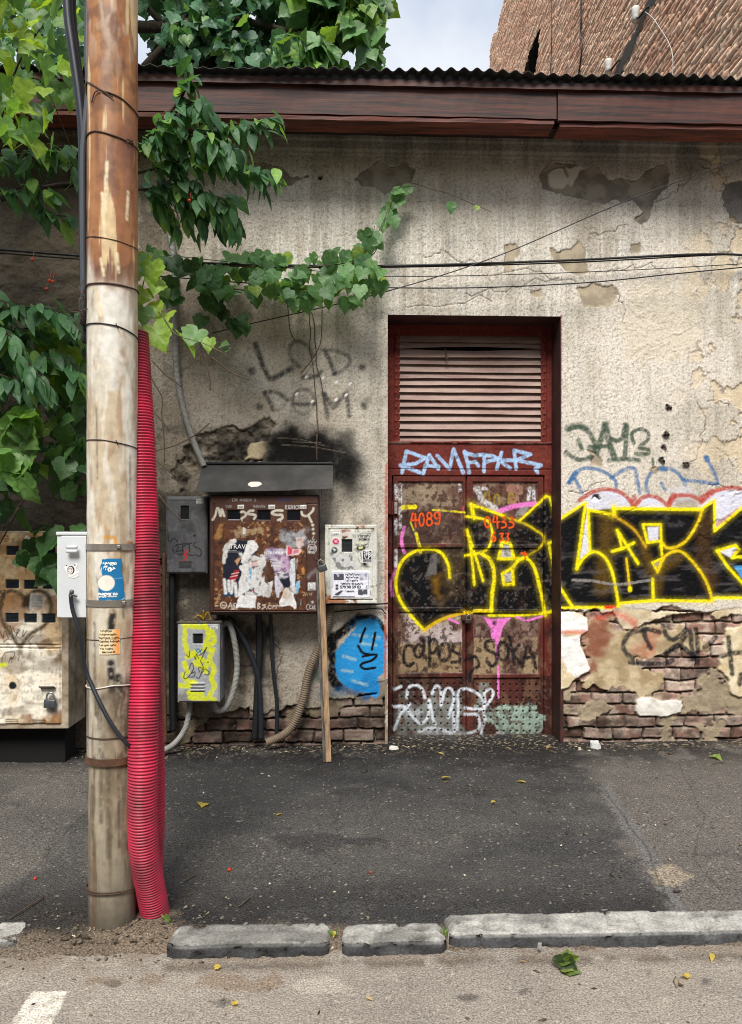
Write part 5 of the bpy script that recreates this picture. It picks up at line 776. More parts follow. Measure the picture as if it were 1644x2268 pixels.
# --- yellow-daubed grey box
YY = -.26
yb_ = thing('meter_box', 'pale grey wall box daubed with yellow paint, low below the cabinets', 'meter box', atY(440, 1555, YY / 2))
c, (x0, x1, z0, z1) = cab(395, 1381, 486, 1554, YY, lin(164, 166, 168), 'Z4'); X, Y = c.X, c.Y
nA = fbm(X * 9, Y * 9, 4, 2); nB = fbm(X * 30, Y * 30, 4, 4); c.all(ss(.5, .7, nA) * .5, lin(140, 142, 144)); c.pl([(220, 1660), (300, 1640), (330, 1705), (220, 1710)], lin(92, 86, 78), soft=.03, warp=.04, op=.6)
YG = lin(206, 212, 30)
for p in ([(270, 1185), (330, 1195), (400, 1195)], [(275, 1200), (270, 1290), (280, 1330)], [(410, 1185), (430, 1250), (410, 1330), (450, 1350)], [(450, 1210), (470, 1290), (430, 1320)], [(280, 1340), (300, 1370), (380, 1360)], [(460, 1350), (440, 1420), (470, 1480), (450, 1540), (470, 1600), (440, 1660), (470, 1690)], [(330, 1390), (390, 1420), (340, 1440), (400, 1470)], [(260, 1520), (290, 1560), (340, 1570)], [(235, 1590), (300, 1595)], [(310, 1670), (370, 1680), (420, 1680)], [(300, 1640), (390, 1650)], [(270, 1440), (290, 1500)], [(420, 1430), (410, 1500)], [(290, 1400), (330, 1380)]): c.st(p, 34, YG, tex=.25, soft=.4)
c.pl([(328, 1242), (392, 1242), (392, 1310), (328, 1310)], lin(14, 14, 15), warp=0, soft=.001, h=-.03, id=1, rough=.7)
for k in range(3): c.st([(316, 1578 + k * 22), (400, 1578 + k * 22)], 15, None, tex=0, sm=False, dh=.007); c.st([(316, 1588 + k * 22), (400, 1588 + k * 22)], 6, lin(40, 40, 40), tex=0, sm=False, dh=-.004)
for p in ([(345, 1345), (360, 1370), (385, 1350)], [(350, 1360), (365, 1345), (380, 1372)]): c.st(p, 9, lin(70, 110, 170), tex=.1)
for p in ([(282, 1385), (300, 1400), (305, 1360)], [(335, 1395), (345, 1415), (350, 1380), (365, 1410)], [(370, 1390), (395, 1370), (420, 1335), (385, 1410)], [(300, 1480), (320, 1440), (330, 1480), (290, 1540), (265, 1540), (275, 1500)], [(320, 1510), (340, 1500), (335, 1530), (305, 1535)], [(370, 1500), (365, 1470), (390, 1480), (370, 1540), (350, 1535)], [(385, 1440), (375, 1420), (390, 1450), (400, 1490), (380, 1510)], [(410, 1480), (435, 1500), (430, 1520), (405, 1515)], [(428, 1435)]): c.st(p, 6 if len(p) > 1 else 10, lin(20, 20, 24), tex=0)
c.pl([(446, 1190), (492, 1190), (492, 1212), (446, 1212)], lin(222, 222, 216), warp=0, soft=.001, id=2, h=.001); [c.st([(452 + k * 6, 1196), (452 + k * 6, 1208)], 2.5, BK, tex=0, sm=False) for k in range(6)]
sheetY(c, YY - .012, M_box, {0: 'door', 1: 'meter_window', 2: 'barcode_sticker'}, yb_)
bdy = MB().box((x0 - .004, YY, z0 - .004), (x1 + .004, -.002, z1 + .006), .004).go('body', plain('pale_enamel', lin(150, 152, 156), .5, .25, 8), yb_)
MB().box((x0 - .01, YY - .012, z1 + .006), (x1 + .01, -.002, z1 + .012), .002).go('lid', plain('lid_dirt', lin(110, 102, 90), .8, .4, 20), yb_)
zz = atY(*Z('Z4', [(512, 1320)])[0], YY + .05)[2]; V = [(x1 + .0052, YY + .05, zz - .03), (x1 + .0052, YY + .11, zz - .03), (x1 + .0052, YY + .11, zz + .05), (x1 + .0052, YY + .05, zz + .05)]; link('side_sticker', V, [(0, 1, 2, 3)], plain('sticker_paper', lin(220, 216, 212), .6, .4, 60, c2=lin(170, 60, 60)), yb_)
bp = atY(452, 1368, YY + .08); bp[2] = z1 + .018; m = MB()
for dx, dz, ln in ((.03, .05, 1), (-.035, .03, 1), (.0, .06, 1)): m.tube([bp + np.array([0, 0, .004]), bp + np.array([dx * .6, -.01, dz * .8]), bp + np.array([dx * 1.2, -.02, dz]), bp + np.array([dx * 1.9, -.03, .0])], .01, 6, rf=lambda l, L: .012 * (1 - .75 * l / L))
m.go('banana_peel', M_yel, None, True, label='old yellow banana peel lying on top of the yellow-daubed box', cat='banana peel')
m = MB()
for k in range(26): q = np.array([random.uniform(x0, x1), random.uniform(YY, -.05), z1 + .016]); a = random.uniform(0, 6.3); l_ = random.uniform(.015, .05); m.tube([q, q + np.array([math.cos(a) * l_, math.sin(a) * l_, random.uniform(-.002, .012)])], .003, 4, False)
m.go('leaf_litter', M_twig, None, kind='stuff', label='dry leaf litter and twigs on top of the yellow-daubed box', cat='leaf litter')
# --- rusty meter cabinet far left
RY = -.48
rc = thing('meter_cabinet', 'large rust stained pale cabinet with rows of meter windows, far left', 'meter cabinet', atY(40, 1612, RY / 2))
c, (x0, x1, z0, z1) = cab(-150, 1180, 137, 1604, RY, lin(230, 222, 204), 'Z5', .005, .5); X, Y = c.X, c.Y
nA = fbm(X * 4, Y * 4, 5, 2); nB = fbm(X * 12, Y * 12, 4, 4); nC = fbm(X * 40, Y * 40, 3, 6)
c.all(ss(.38, .60, nA) * .75, lin(194, 158, 104)); c.all(ss(.56, .68, fbm(X * 5 + 9, Y * 5, 5, 5)) * .8, lin(132, 88, 46)); c.all(ss(.58, .7, nC) * .35, lin(84, 64, 44)); up = ss(M_wallp(70, 1380)[1], M_wallp(70, 1300)[1], Y); c.all(up * ss(.35, .6, nB) * .6, lin(170, 122, 70)); c.all(ss(.6, .72, fbm(X * 3, Y * 9, 4, 1)) * .5, lin(74, 54, 38))
HB = lin(84, 70, 48)
c.st([(300, 1930), (200, 1780), (100, 1640), (30, 1480), (20, 1320), (80, 1130), (190, 1075), (320, 1120), (420, 1190)], 62, HB, soft=.8, op=1); c.st([(340, 1940), (480, 1760), (700, 1620), (790, 1480), (810, 1300), (770, 1160), (680, 1090), (560, 1080), (430, 1180)], 58, HB, soft=.8, op=1); c.st([(330, 1900), (330, 2060)], 60, HB, soft=.9, op=.6); c.pl([(340, 1180), (470, 1160), (470, 1320), (370, 1300)], lin(52, 36, 22), warp=.02, soft=.02)
for (a_, b_, c_, d_) in ((105, 900, 305, 1040), (390, 905, 598, 1050), (680, 910, 890, 1050), (95, 1425, 298, 1565), (385, 1430, 585, 1570), (668, 1432, 875, 1575), (690, 385, 880, 525), (110, 380, 300, 515), (390, 385, 600, 525)):
    for dx in (0, -880):
        if dx and c_ + dx < -1000: continue
        wid = 20 + (dx < 0) * 20 + a_ // 250 + 3 * (b_ // 500)
        c.pl([(a_ + dx, b_), (c_ + dx, b_), (c_ + dx, d_), (a_ + dx, d_)], lin(30, 38, 44), warp=0, soft=.001, h=-.014, id=wid, rough=.14); c.st([(a_ + dx + 70, (b_ + d_) / 2), (c_ + dx - 20, (b_ + d_) / 2)], 16, lin(18, 20, 22), tex=0, sm=False)
for v_, w_ in ((180, 14), (1915, 14), (1968, 14)): c.st([(-1000, v_ - 5), (0, v_), (985, v_ + 8)], w_, None, tex=0, sm=False, dh=-.03)
c.st([(980, 1980), (960, 3190)], 14, None, tex=0, sm=False, dh=-.03)
for p in ([(90, 2050), (50, 2120), (45, 2200), (80, 2260)], [(90, 2050), (160, 2030), (240, 2040), (220, 2120), (180, 2140)], [(150, 2200), (190, 2110), (200, 2200)], [(280, 2060), (310, 2100), (300, 2170)], [(10, 1690), (60, 1820), (85, 1700), (140, 1800), (160, 1830)], [(180, 1650), (130, 1620)], [(170, 1620), (230, 1830)], [(210, 1650), (260, 1740), (310, 1700), (240, 1820)], [(330, 1700), (290, 1680), (270, 1780), (340, 1830)], [(380, 1690), (370, 1790), (430, 1700)], [(70, 1880), (120, 1835), (190, 1840)], [(450, 1870), (520, 1790), (540, 1785)], [(35, 300), (50, 240), (120, 220), (150, 280), (90, 310)], [(80, 270), (130, 265)], [(640, 230), (590, 220), (580, 250), (630, 280), (560, 320), (550, 290)], [(650, 290), (690, 240), (670, 300)], [(205, 260), (215, 300), (240, 250)], [(0, 1050), (60, 1120), (100, 1060)], [(0, 1180), (90, 1150), (30, 1240), (70, 1280), (0, 1390)], [(100, 1060), (20, 1090), (95, 1190)]): c.st(p, 12, lin(30, 28, 28), tex=.15)
c.st([(20, 2240), (100, 2230)], 60, YG, soft=.8); c.pl(ell(215, 2560, 70, 65), lin(24, 28, 34), warp=.012); c.pl([(500, 1120), (690, 1140), (690, 1345), (480, 1350)], lin(176, 172, 164), warp=.006, id=2, h=.0015, tex=.2); [c.st([(510, 1150 + k * 24), (670, 1155 + k * 24)], 9, lin(90, 86, 84), tex=.5, sm=False) for k in range(8)]
c.pl([(425, 205), (510, 265), (460, 290), (395, 255)], lin(224, 222, 218), warp=.002, id=3, h=.0015); c.pl([(430, 230), (480, 262), (455, 275), (415, 250)], lin(80, 80, 80), warp=.002, tex=.4)
for (x_, y_) in ((210, 3090), (210, 3110)): pass
for x_ in (100, 860):
    for k in range(6): c.st([(x_ / 1.8 * 1.0 + 50, 3090 + k * 18), (x_ / 1.8 + 240, 3092 + k * 18)], 8, lin(28, 24, 20), tex=0, sm=False, dh=-.006)
c.pl([(780, 2740), (880, 2740), (870, 2990), (790, 2980)], lin(140, 140, 140), soft=.03, op=.5, warp=.03); c.pl([(600, 1880), (980, 1890), (985, 1960), (500, 1900)], lin(112, 88, 68), warp=.03, op=.8)
c.h += (nA - .5) * .006
o_ = sheetY(c, RY - .012, M_box, {0: 'door', 2: 'paper_sticker', 3: 'barcode_sticker', **{k: 'meter_window' for k in range(20, 60)}}, rc)
MB().box((x0, RY, z0 - .03), (x1 + .045, -.14, z1 + .012), .006).go('body', plain('pale_body_enamel', lin(176, 164, 144), .5, .4, 7, c2=lin(104, 84, 62)), rc)
MB().box((x0 + .02, -.36, -.01), (x1 - .02, -.15, z0 - .028), .004).go('plinth', M_dark, rc)
p = atY(*Z('Z8', [(410, 1560)])[0], RY - .03); MB().box((p[0] - .05, RY - .05, p[2] - .008), (p[0] + .05, RY - .003, p[2] + .0), .002, np.array([[1, 0, 0], [0, .9, .42], [0, -.42, .9]])).go('lock_hood', plain('hood_metal', lin(96, 82, 72), .5, .4, 20), rc)
padlock(atY(*Z('Z8', [(436, 1668)])[0], RY - .04), .075, 'large steel padlock under a little hood on the rusty left cabinet', .05)
# ================================================================== HOSES, CABLES AND THE PLANK
def corr(pitch, r, amp): return lambda l, L: r + amp * abs(math.sin(math.pi * l / pitch)) - amp * .5
def hose(pts, k, dep, wpx, mat, label, pitch=.012, name='corrugated_hose', cat='hose', group=None, endz=None):
    q = Z(k, pts); P = [atY(u, v, d) for (u, v), d in zip(q, dep)]; r = wpx * zs(k) / 300 / 2
    m = MB().tube(P, r, 14, rf=corr(pitch, r, r * (.16 if pitch > .012 else .09)) if pitch else None, step=pitch / 8 if pitch else .02); return m.go(name, mat, None, True, label=label, cat=cat, group=group)
hose([(-4, -420), (75, -200), (90, -10), (60, 200)][:0] or [(370, 470), (386, 590), (388, 720), (392, 830), (406, 905), (428, 975), (452, 1032)], 'D', [-.07, -.06, -.05, -.05, -.05, -.05, -.05], 13, M_greyhose, 'thin grey conduit running down the wall from the vine to the canopy', .009)
hose([(500, 1200), (565, 1175), (606, 1300), (622, 1480), (595, 1640), (545, 1745), (490, 1762), (455, 1712)], 'Z4', [-.1, -.12, -.12, -.12, -.13, -.14, -.15, -.15], 38, M_greyhose, 'grey conduit looping up the right side of the yellow-daubed box', .009)
hose([(305, 1700), (298, 1780), (270, 1890), (200, 1985), (110, 2040), (30, 2075)], 'Z4', [-.15, -.15, -.17, -.2, -.24, -.28], 36, M_greyhose, 'grey conduit from under the yellow-daubed box down to the ground', .009)
hose([(1252, 1050), (1245, 1130), (1195, 1290), (1110, 1490), (1062, 1700), (1000, 1860), (920, 1935), (820, 1978)], 'Z4', [-.05, -.05, -.06, -.06, -.07, -.08, -.10, -.12], 52, M_brownhose, 'thick tan ribbed hose curving from the white box to the ground', .016)
hose([(560, 1130), (650, 1250), (720, 1400), (768, 1560), (782, 1750), (785, 1960)], 'Z4', [-.1, -.08, -.07, -.07, -.07, -.08], 34, M_cabled, 'black cable bending down left below the brown cabinet', 0, 'power_cable', 'cable')
hose([(848, 1080), (852, 1250), (868, 1500), (892, 1720), (888, 1975)], 'Z4', [-.1, -.06, -.05, -.05, -.07], 27, M_cabled, 'straight black cable nearest the tan hose below the brown cabinet', 0, 'power_cable', 'cable')
hose([(765, 1080), (775, 1300), (760, 1600), (742, 1960)], 'Z4', [-.1, -.05, -.045, -.06], 44, M_black, 'thickest black cable behind the bent one below the brown cabinet', 0, 'power_cable', 'cable')
hose([(184, 840), (184, 1200), (186, 1560), (190, 1900)], 'Z4', [-.07] * 4, 44, M_black, 'straight dark drainpipe below the dirty grey wall box', 0, 'drainpipe', 'pipe')
hose([(128, 700), (130, 1100), (132, 1500), (140, 1985)], 'Z4', [-.16] * 4, 24, plain('rust_pipe', lin(92, 62, 42), .7, .4, 12), 'rusty brown pipe standing between the red conduits and the drainpipe', 0, 'iron_pipe', 'pipe')
pt = atY(*Z('Z4', [(1178, 800)])[0], -.27); pb = atZ(724, 1687, .0); dirv = (pt - pb); Ln = np.linalg.norm(dirv); zax = dirv / Ln; xax = np.array([1., 0, 0]); xax -= zax * (xax @ zax); xax /= np.linalg.norm(xax); yax = np.cross(zax, xax)
def obox(o, x0, x1, y0, y1, z0, z1, mb):
    b = MB().box((x0, y0, z0), (x1, y1, z1), .002); V = b.v[0]; mb.add(o + V[:, :1] * xax + V[:, 1:2] * yax + V[:, 2:] * zax, b.f); return mb
pk = thing('plank', 'weathered plank leaning upright between the brown cabinet and the white box', 'plank', pb)
obox(pb, -.006, .032, -.012, .01, 0, Ln, MB()).go('board', M_plank, pk); obox(pb, -.026, -.0075, -.016, .008, -.0, Ln * .99, MB()).go('metal_edge', plain('dull_strip', lin(112, 108, 100), .5, .4, 12, c2=lin(50, 46, 42), stretch=(6, 6, .7)), pk)
def wire(pts, k, dep, r, mat, label, name='overhead_wire', cat='wire', group=None):
    P = [atY(u, v, d) for (u, v), d in zip(Z(k, pts), dep)]; return MB().tube(P, r, 6, step=.04).go(name, mat, None, True, label=label, cat=cat, group=group)
wire([(-60, 548), (300, 575), (560, 586), (860, 589), (1250, 577), (1560, 563), (1720, 570)], 'D', [-.5, -.3, -.2, -.14, -.1, -.1, -.1], .0085, M_black, 'thickest black wire strung level across the wall above the door')
wire([(-60, 556), (300, 582), (560, 590), (860, 592), (1250, 582), (1560, 566), (1720, 562)], 'D', [-.48, -.28, -.19, -.13, -.09, -.09, -.09], .005, M_black, 'thin black wire running just under the thickest wall wire')
wire([(320, 560), (700, 600), (860, 612), (1100, 609), (1400, 598), (1720, 580)], 'D', [-.2] * 6, .003, M_cabled, 'finest grey wire, middle of the level wires on the wall')
wire([(330, 610), (600, 630), (860, 637), (1060, 637), (1300, 626), (1500, 606), (1720, 585)], 'D', [-.12] * 7, .0045, M_black, 'lowest of the level black wires above the louvred door')
wire([(470, 738), (560, 716), (840, 650), (1100, 568), (1400, 440), (1720, 325)], 'D', [-.06, -.08, -.1, -.14, -.2, -.3], .004, M_black, 'black wire slanting up to the right across the level wires')
wire([(1200, 1040), (1440, 1048), (1640, 1040)], 'Z4', [-.03] * 3, .007, M_black, 'short dark wire along the wall just under the white box'); wire([(1250, 1100), (1400, 1085), (1590, 1075), (1625, 1110)], 'Z4', [-.03] * 4, .005, M_black, 'lower dark wire drooping along the wall under the white box')
# ================================================================== ADDED HOUSE BEHIND THE CAMERA, out of view, to shape light and reflections
oh = thing('added_house', 'added plastered house out of view behind the camera, shaping the light', 'house', (0, -15, 0)); m = MB()
m.box((-30, -20, -.09), (30, -14.2, 8.2), .02).go('wall', plain('added_house_plaster', lin(150, 138, 120), .9, .3, 2), oh); m = MB()
MB().box((-30.4, -20.4, 8.22), (30.4, -13.9, 8.6), .05).go('roof', M_roof, oh)
for k in range(8):
    for z_ in (1.2, 4.8): x_ = -26 + k * 7.4; MB().box((x_, -14.195, z_), (x_ + 1.3, -14.12, z_ + 2), .01).go('window', M_glass, oh)
# ================================================================== UTILITY POLE
PD = 3.12; PR = .0985; pc = atD(249.5, 1187, PD)
pole = thing('utility_pole', 'rust streaked steel pole standing at the kerb with wire ties and stickers', 'utility pole', (pc[0], pc[1], 0))
toC = CAM - pc; toC[2] = 0; toC /= np.linalg.norm(toC); side = np.array([-toC[1], toC[0], 0]); side *= 1 if side @ RT > 0 else -1
def M_polep(u, v): xo = np.clip((u - 249.5) / F * (PD - .05), -PR * .999, PR * .999); s_ = PR * math.asin(xo / PR); d = PD - math.sqrt(max(PR ** 2 - xo ** 2, 0)); return s_, 1.55 + (VH - v) / F * d
def onpole(s_, z, r): th = s_ / PR; return pc[0] + r * (np.sin(th) * side[0] + np.cos(th) * toC[0]), pc[1] + r * (np.sin(th) * side[1] + np.cos(th) * toC[1]), z
ys = np.unique(np.r_[np.arange(-.06, 3.9, .0045), np.arange(3.9, 7.5, .1), 7.5].round(4)); xs = np.linspace(-math.pi * PR, math.pi * PR, 150)
c = Canvas(xs, ys, lin(200, 192, 174), M_polep, F / PD, 'D', .5); X, Y = c.X, c.Y
th = X / PR; nA = fbm(X * 22, Y * 3, 5, 1); nB = fbm(X * 40, Y * 12, 5, 3); nC = fbm(X * 12, Y * 4, 4, 5); zt = M_polep(250, 625)[1]
c.all(ss(.42, .60, nA) * .55, lin(176, 150, 112)); c.all(ss(.52, .66, nB) * .45, lin(150, 112, 74)); c.all(ss(.5, .66, fbm(X * 30 + 4, Y * 5, 5, 6)) * .55, lin(222, 218, 206))
zl = M_polep(250, 1420)[1]; c.all(ss(zl + .25, zl - .3, Y + (nC - .5) * .5) * .65, lin(146, 136, 116)); c.all(ss(zl, zl - .3, Y) * ss(.5, .65, nA) * .5, lin(102, 84, 60)); c.all(ss(zl - .05, zl - .25, Y) * ss(.55, .66, fbm(X * 45, Y * 9, 4, 2)) * .65, lin(58, 46, 36))
up = ss(zt - .10, zt + .14, Y + (fbm(X * 20, Y * 2, 4, 4) - .5) * .5); c.all(up * .94, lin(146, 88, 44)); c.all(up * ss(.45, .65, nA) * .7, lin(112, 58, 32)); c.all(up * np.exp(-((Y - M_polep(250, 320)[1]) / .12) ** 2) * .5, lin(78, 42, 32)); c.all(up * np.exp(-((Y - M_polep(250, 600)[1]) / .06) ** 2) * .55, lin(84, 44, 30)); c.all(up * ss(.5, .68, fbm(X * 16, Y * 1.6, 4, 2)) * .7, lin(164, 112, 62)); c.all(up * ss(.62, .7, fbm(X * 34, Y * 3.4, 4, 6)) * .85, lin(208, 184, 138)); c.all(up * ss(.58, .7, fbm(X * 9, Y * 9, 5, 7)) * .5, lin(70, 38, 26))
c.all(ss(3.2, 3.7, Y) * ss(.5, .66, nB) * .5, lin(196, 176, 150))
for p in ([(228, 430), (233, 520)], [(238, 360), (234, 470)], [(282, 420), (280, 480)], [(225, 575), (232, 610)], [(215, 640), (225, 700)], [(258, 560), (262, 600)]): c.st(p, 7, lin(216, 198, 160), tex=.6, soft=.7)
c.pl([(225, 640), (262, 632), (280, 660), (275, 800), (250, 850), (228, 790)], lin(226, 224, 216), soft=.02, warp=.03, op=.6, tex=.3); zb = M_polep(250, 1688)[1]; c.all(ss(zb + .02, zb - .02, Y) * .6, lin(126, 114, 92)); c.all(ss(.45, .0, Y) * .7, lin(104, 97, 86)); c.all(ss(.12, .0, Y + (nC - .5) * .08) * .6, lin(64, 58, 50)); c.all(ss(.60, .68, fbm(X * 26, Y * 1.4, 4, 7)) * ss(1.9, 1.2, Y) * .6, lin(92, 66, 44))
for p in ([(250, 1360), (246, 1400), (252, 1420)], [(246, 1470), (248, 1530)], [(262, 1500), (268, 1540)]): c.st(p, 16, lin(30, 28, 26), tex=.85, soft=.6)
c.st([(234, 1190), (254, 1192), (256, 1206)], 8, lin(206, 140, 20), tex=.3, op=.8); c.pl(ell(285, 1210, 12, 20), lin(150, 104, 62), soft=.01, tex=.4, warp=.02); c.st([(300, 640), (303, 900), (303, 1180)], 8, lin(196, 190, 176), tex=.4, op=.5)
[c.st([(u_, v_), (u_ + 2, v_ + l_)], w_, lin(70, 58, 46), tex=.7, soft=.8, op=.6) for u_, v_, l_, w_ in ((212, 1380, 200, 7), (222, 1560, 260, 9), (240, 1700, 200, 10), (262, 1720, 160, 6), (285, 1560, 120, 10), (206, 1740, 160, 8), (270, 1250, 120, 5), (216, 900, 160, 5), (286, 1010, 180, 6))]; c.pl([(236, 1520), (285, 1520), (300, 1640), (240, 1650)], lin(84, 70, 54), soft=.04, warp=.06, tex=.5, op=.7); c.h += (nB - .5) * .003
c.h += np.where(Y < zb, -.006, 0)
sheet(c, lambda X, Yv, h: onpole(X, Yv, PR + h), M_pole, {0: 'shaft'}, pole)
def ring(uvs, r, mat, name, front=True, extra=None):        # a tie round the shaft through front points (u, v)
    q = np.array([M_polep(u, v) for u, v in uvs]); o = np.argsort(q[:, 0]); q = q[o]; P = []
    for s_ in np.linspace(-math.pi * PR, math.pi * PR, 48): P.append(onpole(s_, np.interp(abs(s_) if False else s_, q[:, 0], q[:, 1]) if abs(s_) < PR * 1.57 else q[0, 1] + (q[-1, 1] - q[0, 1]) * (.5 + .5 * s_ / (math.pi * PR)), PR + r * .8))
    m = MB().tube(P, r, 6, False)
    for e in (extra or []): m.tube([np.array(onpole(*M_polep(u, v), PR + r + .004)) for u, v in e], r * .9, 5)
    return m.go(name, mat, pole, True)
ring([(197, 191), (205, 193), (228, 204), (265, 212), (288, 230), (303, 250)], .0028, M_wire, 'wire_tie', extra=[[(226, 205), (215, 212), (209, 236)], [(228, 204), (250, 216)]])
ring([(197, 308), (212, 296), (250, 299), (280, 308), (303, 325)], .0032, M_wire, 'wire_tie', extra=[[(278, 303), (288, 308), (292, 318)], [(276, 312), (290, 304)]]); ring([(190, 534), (240, 529), (280, 537), (303, 548)], .0018, M_wire, 'wire_tie'); ring([(197, 637), (220, 630), (280, 632), (303, 640)], .0035, M_wire, 'wire_tie')
ring([(196, 724), (220, 718), (260, 721), (285, 732), (303, 748)], .0028, M_black, 'wire_tie', extra=[[(256, 716), (260, 726)]]); ring([(196, 977), (230, 975), (260, 980), (304, 996)], .0022, M_black, 'wire_tie', extra=[[(256, 974), (260, 984)]]); ring([(197, 1414), (240, 1417), (303, 1408)], .0015, M_wire, 'wire_tie'); ring([(193, 1516), (215, 1524), (250, 1519), (303, 1516)], .0028, M_wwire, 'wire_tie', extra=[[(300, 1500), (297, 1520), (303, 1530), (308, 1520)], [(306, 1528), (296, 1545), (290, 1558)]])
ring([(197, 1962), (225, 1975), (260, 1978), (303, 1970)], .0025, M_wire, 'wire_tie'); ring([(197, 1968), (230, 1980), (303, 1964)], .0025, M_wire, 'wire_tie')
def band(v, w_, mat, name, dr=.003):
    m = MB(); z = M_polep(250, v)[1]; hw = w_ / F * PD / 2; n = 48; V = []
    for k in range(n): a = onpole(2 * math.pi * PR * k / n, 0, 1)
    for zz_, rr in ((z - hw, PR + .001), (z - hw, PR + dr), (z + hw, PR + dr), (z + hw, PR + .001)):
        for k in range(n): V.append(onpole(2 * math.pi * PR * k / n, zz_, rr))
    return m.add(V, [(j * n + k, j * n + (k + 1) % n, (j + 1) % 4 * n + (k + 1) % n, (j + 1) % 4 * n + k) for j in range(4) for k in range(n)])
band(1690, 15, 0, '', .006).go('collar', plain('rust_collar', lin(96, 66, 46), .7, .5, 18, c2=lin(58, 40, 30)), pole); band(1637, 3, 0, '', .003).go('weld_seam', M_wire, pole)
def patch(u0, v0, u1, v1, base, z, paint, name, r):
    a, b = M_polep(u0, v1), M_polep(u1, v0); cc = Canvas(np.linspace(a[0], b[0], 60), np.linspace(a[1], b[1], 90), base, M_polep, F / PD, z, .4); paint(cc)
    return sheet(cc, lambda X, Yv, h: onpole(X, Yv, PR + r), M_paper, {0: name}, pole, keep=cc.id[:-1, :-1] == 0)[0]
def pblue(cc):
    sl, a = cc.pl([(190, 160), (545, 155), (575, 560), (600, 985), (350, 1030), (95, 1050), (85, 1020), (130, 970), (120, 620), (110, 570), (200, 470), (160, 330), (190, 230)], None, warp=.002, soft=.001); cc.id[:] = 1; cc.id[sl][a > .5] = 0
    cc.pl(ell(275, 627, 155, 157), lin(226, 220, 206), warp=.001, soft=.002); cc.pl([(95, 1000), (300, 990), (300, 1060), (80, 1060)], lin(90, 160, 206), warp=.002, op=.6)
    for p in ([(180, 240), (150, 290)], [(190, 330), (180, 480)], [(120, 580), (120, 960)]): cc.st(p, 14, lin(226, 224, 222), tex=.4)
    cc.st([(480, 1000), (560, 960), (600, 930)], 10, lin(200, 220, 230), tex=.2); cc.st([(420, 545), (565, 530)], 8, lin(120, 170, 200), tex=.3); [cc.st([(250, 560 + 30 * k), (390, 570 + 30 * k)], 12, lin(206, 200, 190), tex=.7, op=.5) for k in range(5)]
pb_ = patch(214, 1236, 275, 1342, lin(34, 112, 160), 'ZP', pblue, 'sticker', .0022); tag(pb_, 'torn blue sticker with a white disc')
def por(cc):
    for k in range(5): cc.st([(400 + 26 * k, 1540), (395 + 26 * k, 2010)], 26 + 4 * k, lin(222, 120 + 4 * (k % 2) * 8, 22), soft=.9, op=.35 + .13 * k, tex=.2)
po_ = patch(*Z('ZP', [(152, 1535)])[0], *Z('ZP', [(522, 2015)])[0], lin(226, 206, 166), 'ZP', por, 'sticker', .0022); tag(po_, 'small orange and cream printed sticker')
def ptx(body, x, y, hz, mat, par, bold=0):
    q = M_polep(*Z('ZP', [(x, y)])[0]); k = hz * zs('ZP') / (F / PD) / .70; text(body, k, lambda a, b: onpole(q[0] + a, q[1] + b, PR + .0036), mat, 'lettering', par, bold)
ptx('ავალი', 335, 245, 52, M_wink, pb_, .0012); ptx('ნია', 335, 355, 85, M_wink, pb_, .002); ptx('ოალიცია', 300, 840, 52, M_wink, pb_, .001); ptx('ლილებისთვის', 300, 890, 30, M_wink, pb_, .0004); ptx('უ ძალა', 320, 962, 18, M_wink, pb_)
for k, (s_, x) in enumerate((('დანგრევა', 270), ('დასუფთავება.', 305), ('რკინების დაჭრა.', 330), ('ხალიჩის ჩამოყრა', 335), ('ხატაჯის აყრა.', 300), ('ხის დაჭრა.', 285), ('558-12-65-79', 315))): ptx(s_, x, 1560 + k * 70, 30, M_ink, po_, .0003)
m = MB(); V = [];
pq = patch(*Z('Z8', [(1182, 560)])[0], *Z('Z8', [(1202, 735)])[0], lin(224, 214, 210), 'Z8', lambda cc: [cc.st([(1190, 570 + 26 * k), (1202, 575 + 26 * k)], 8, lin(190, 90, 100), tex=.3) for k in range(6)], 'sticker', .0022); tag(pq, 'white sticker sliver at the edge of the pole')
# --- grey box strapped to the pole
bx = thing('junction_box', 'clean light grey junction box strapped to the left of the pole', 'junction box', (0, 0, 0)); f0 = atD(126, 1180, 3.08); f1 = atD(187, 1368, 3.08); by0 = f0[1]; bx.location = (f0[0] * .5 + f1[0] * .5, by0 + .06, f1[2])
M_lg = plain('light_grey_enamel', lin(206, 210, 212), .4, .1, 6, bs=.04)
MB().box((f0[0], by0, f1[2]), (f1[0] + .012, by0 + .13, f0[2] - .011), .004).go('body', M_lg, bx); MB().box((f0[0] - .002, by0 - .006, f0[2] - .0105), (f1[0] + .014, by0 + .132, f0[2] + .004), .004).go('lid', M_lg, bx)
dx0 = atD(*Z('Z8', [(530, 400)])[0], 3.07)[0]; MB().box((dx0, by0 - .007, f1[2] + .001), (f1[0] + .008, by0 - .001, f0[2] - .0125), .002).go('door', M_lg, bx)
for v_ in (345, 382): p = atD(*Z('Z8', [(628, v_)])[0], 3.06); MB().tube([p + np.array([-.019, 0, 0]), p + np.array([-.015, -.004, 0]), p + np.array([.015, -.004, 0]), p + np.array([.019, 0, 0])], .007, 8, False).go('vent', M_lg, bx, True)
p = atD(*Z('Z8', [(625, 735)])[0], 3.055); MB().ball(p, .010, sc=(1, .8, 1)).box(p + np.array([-.012, -.004, -.016]), p + np.array([.022, .004, -.008]), .002, np.array([[.94, 0, .3], [0, 1, 0], [-.3, 0, .94]])).go('lock', M_steel, bx)
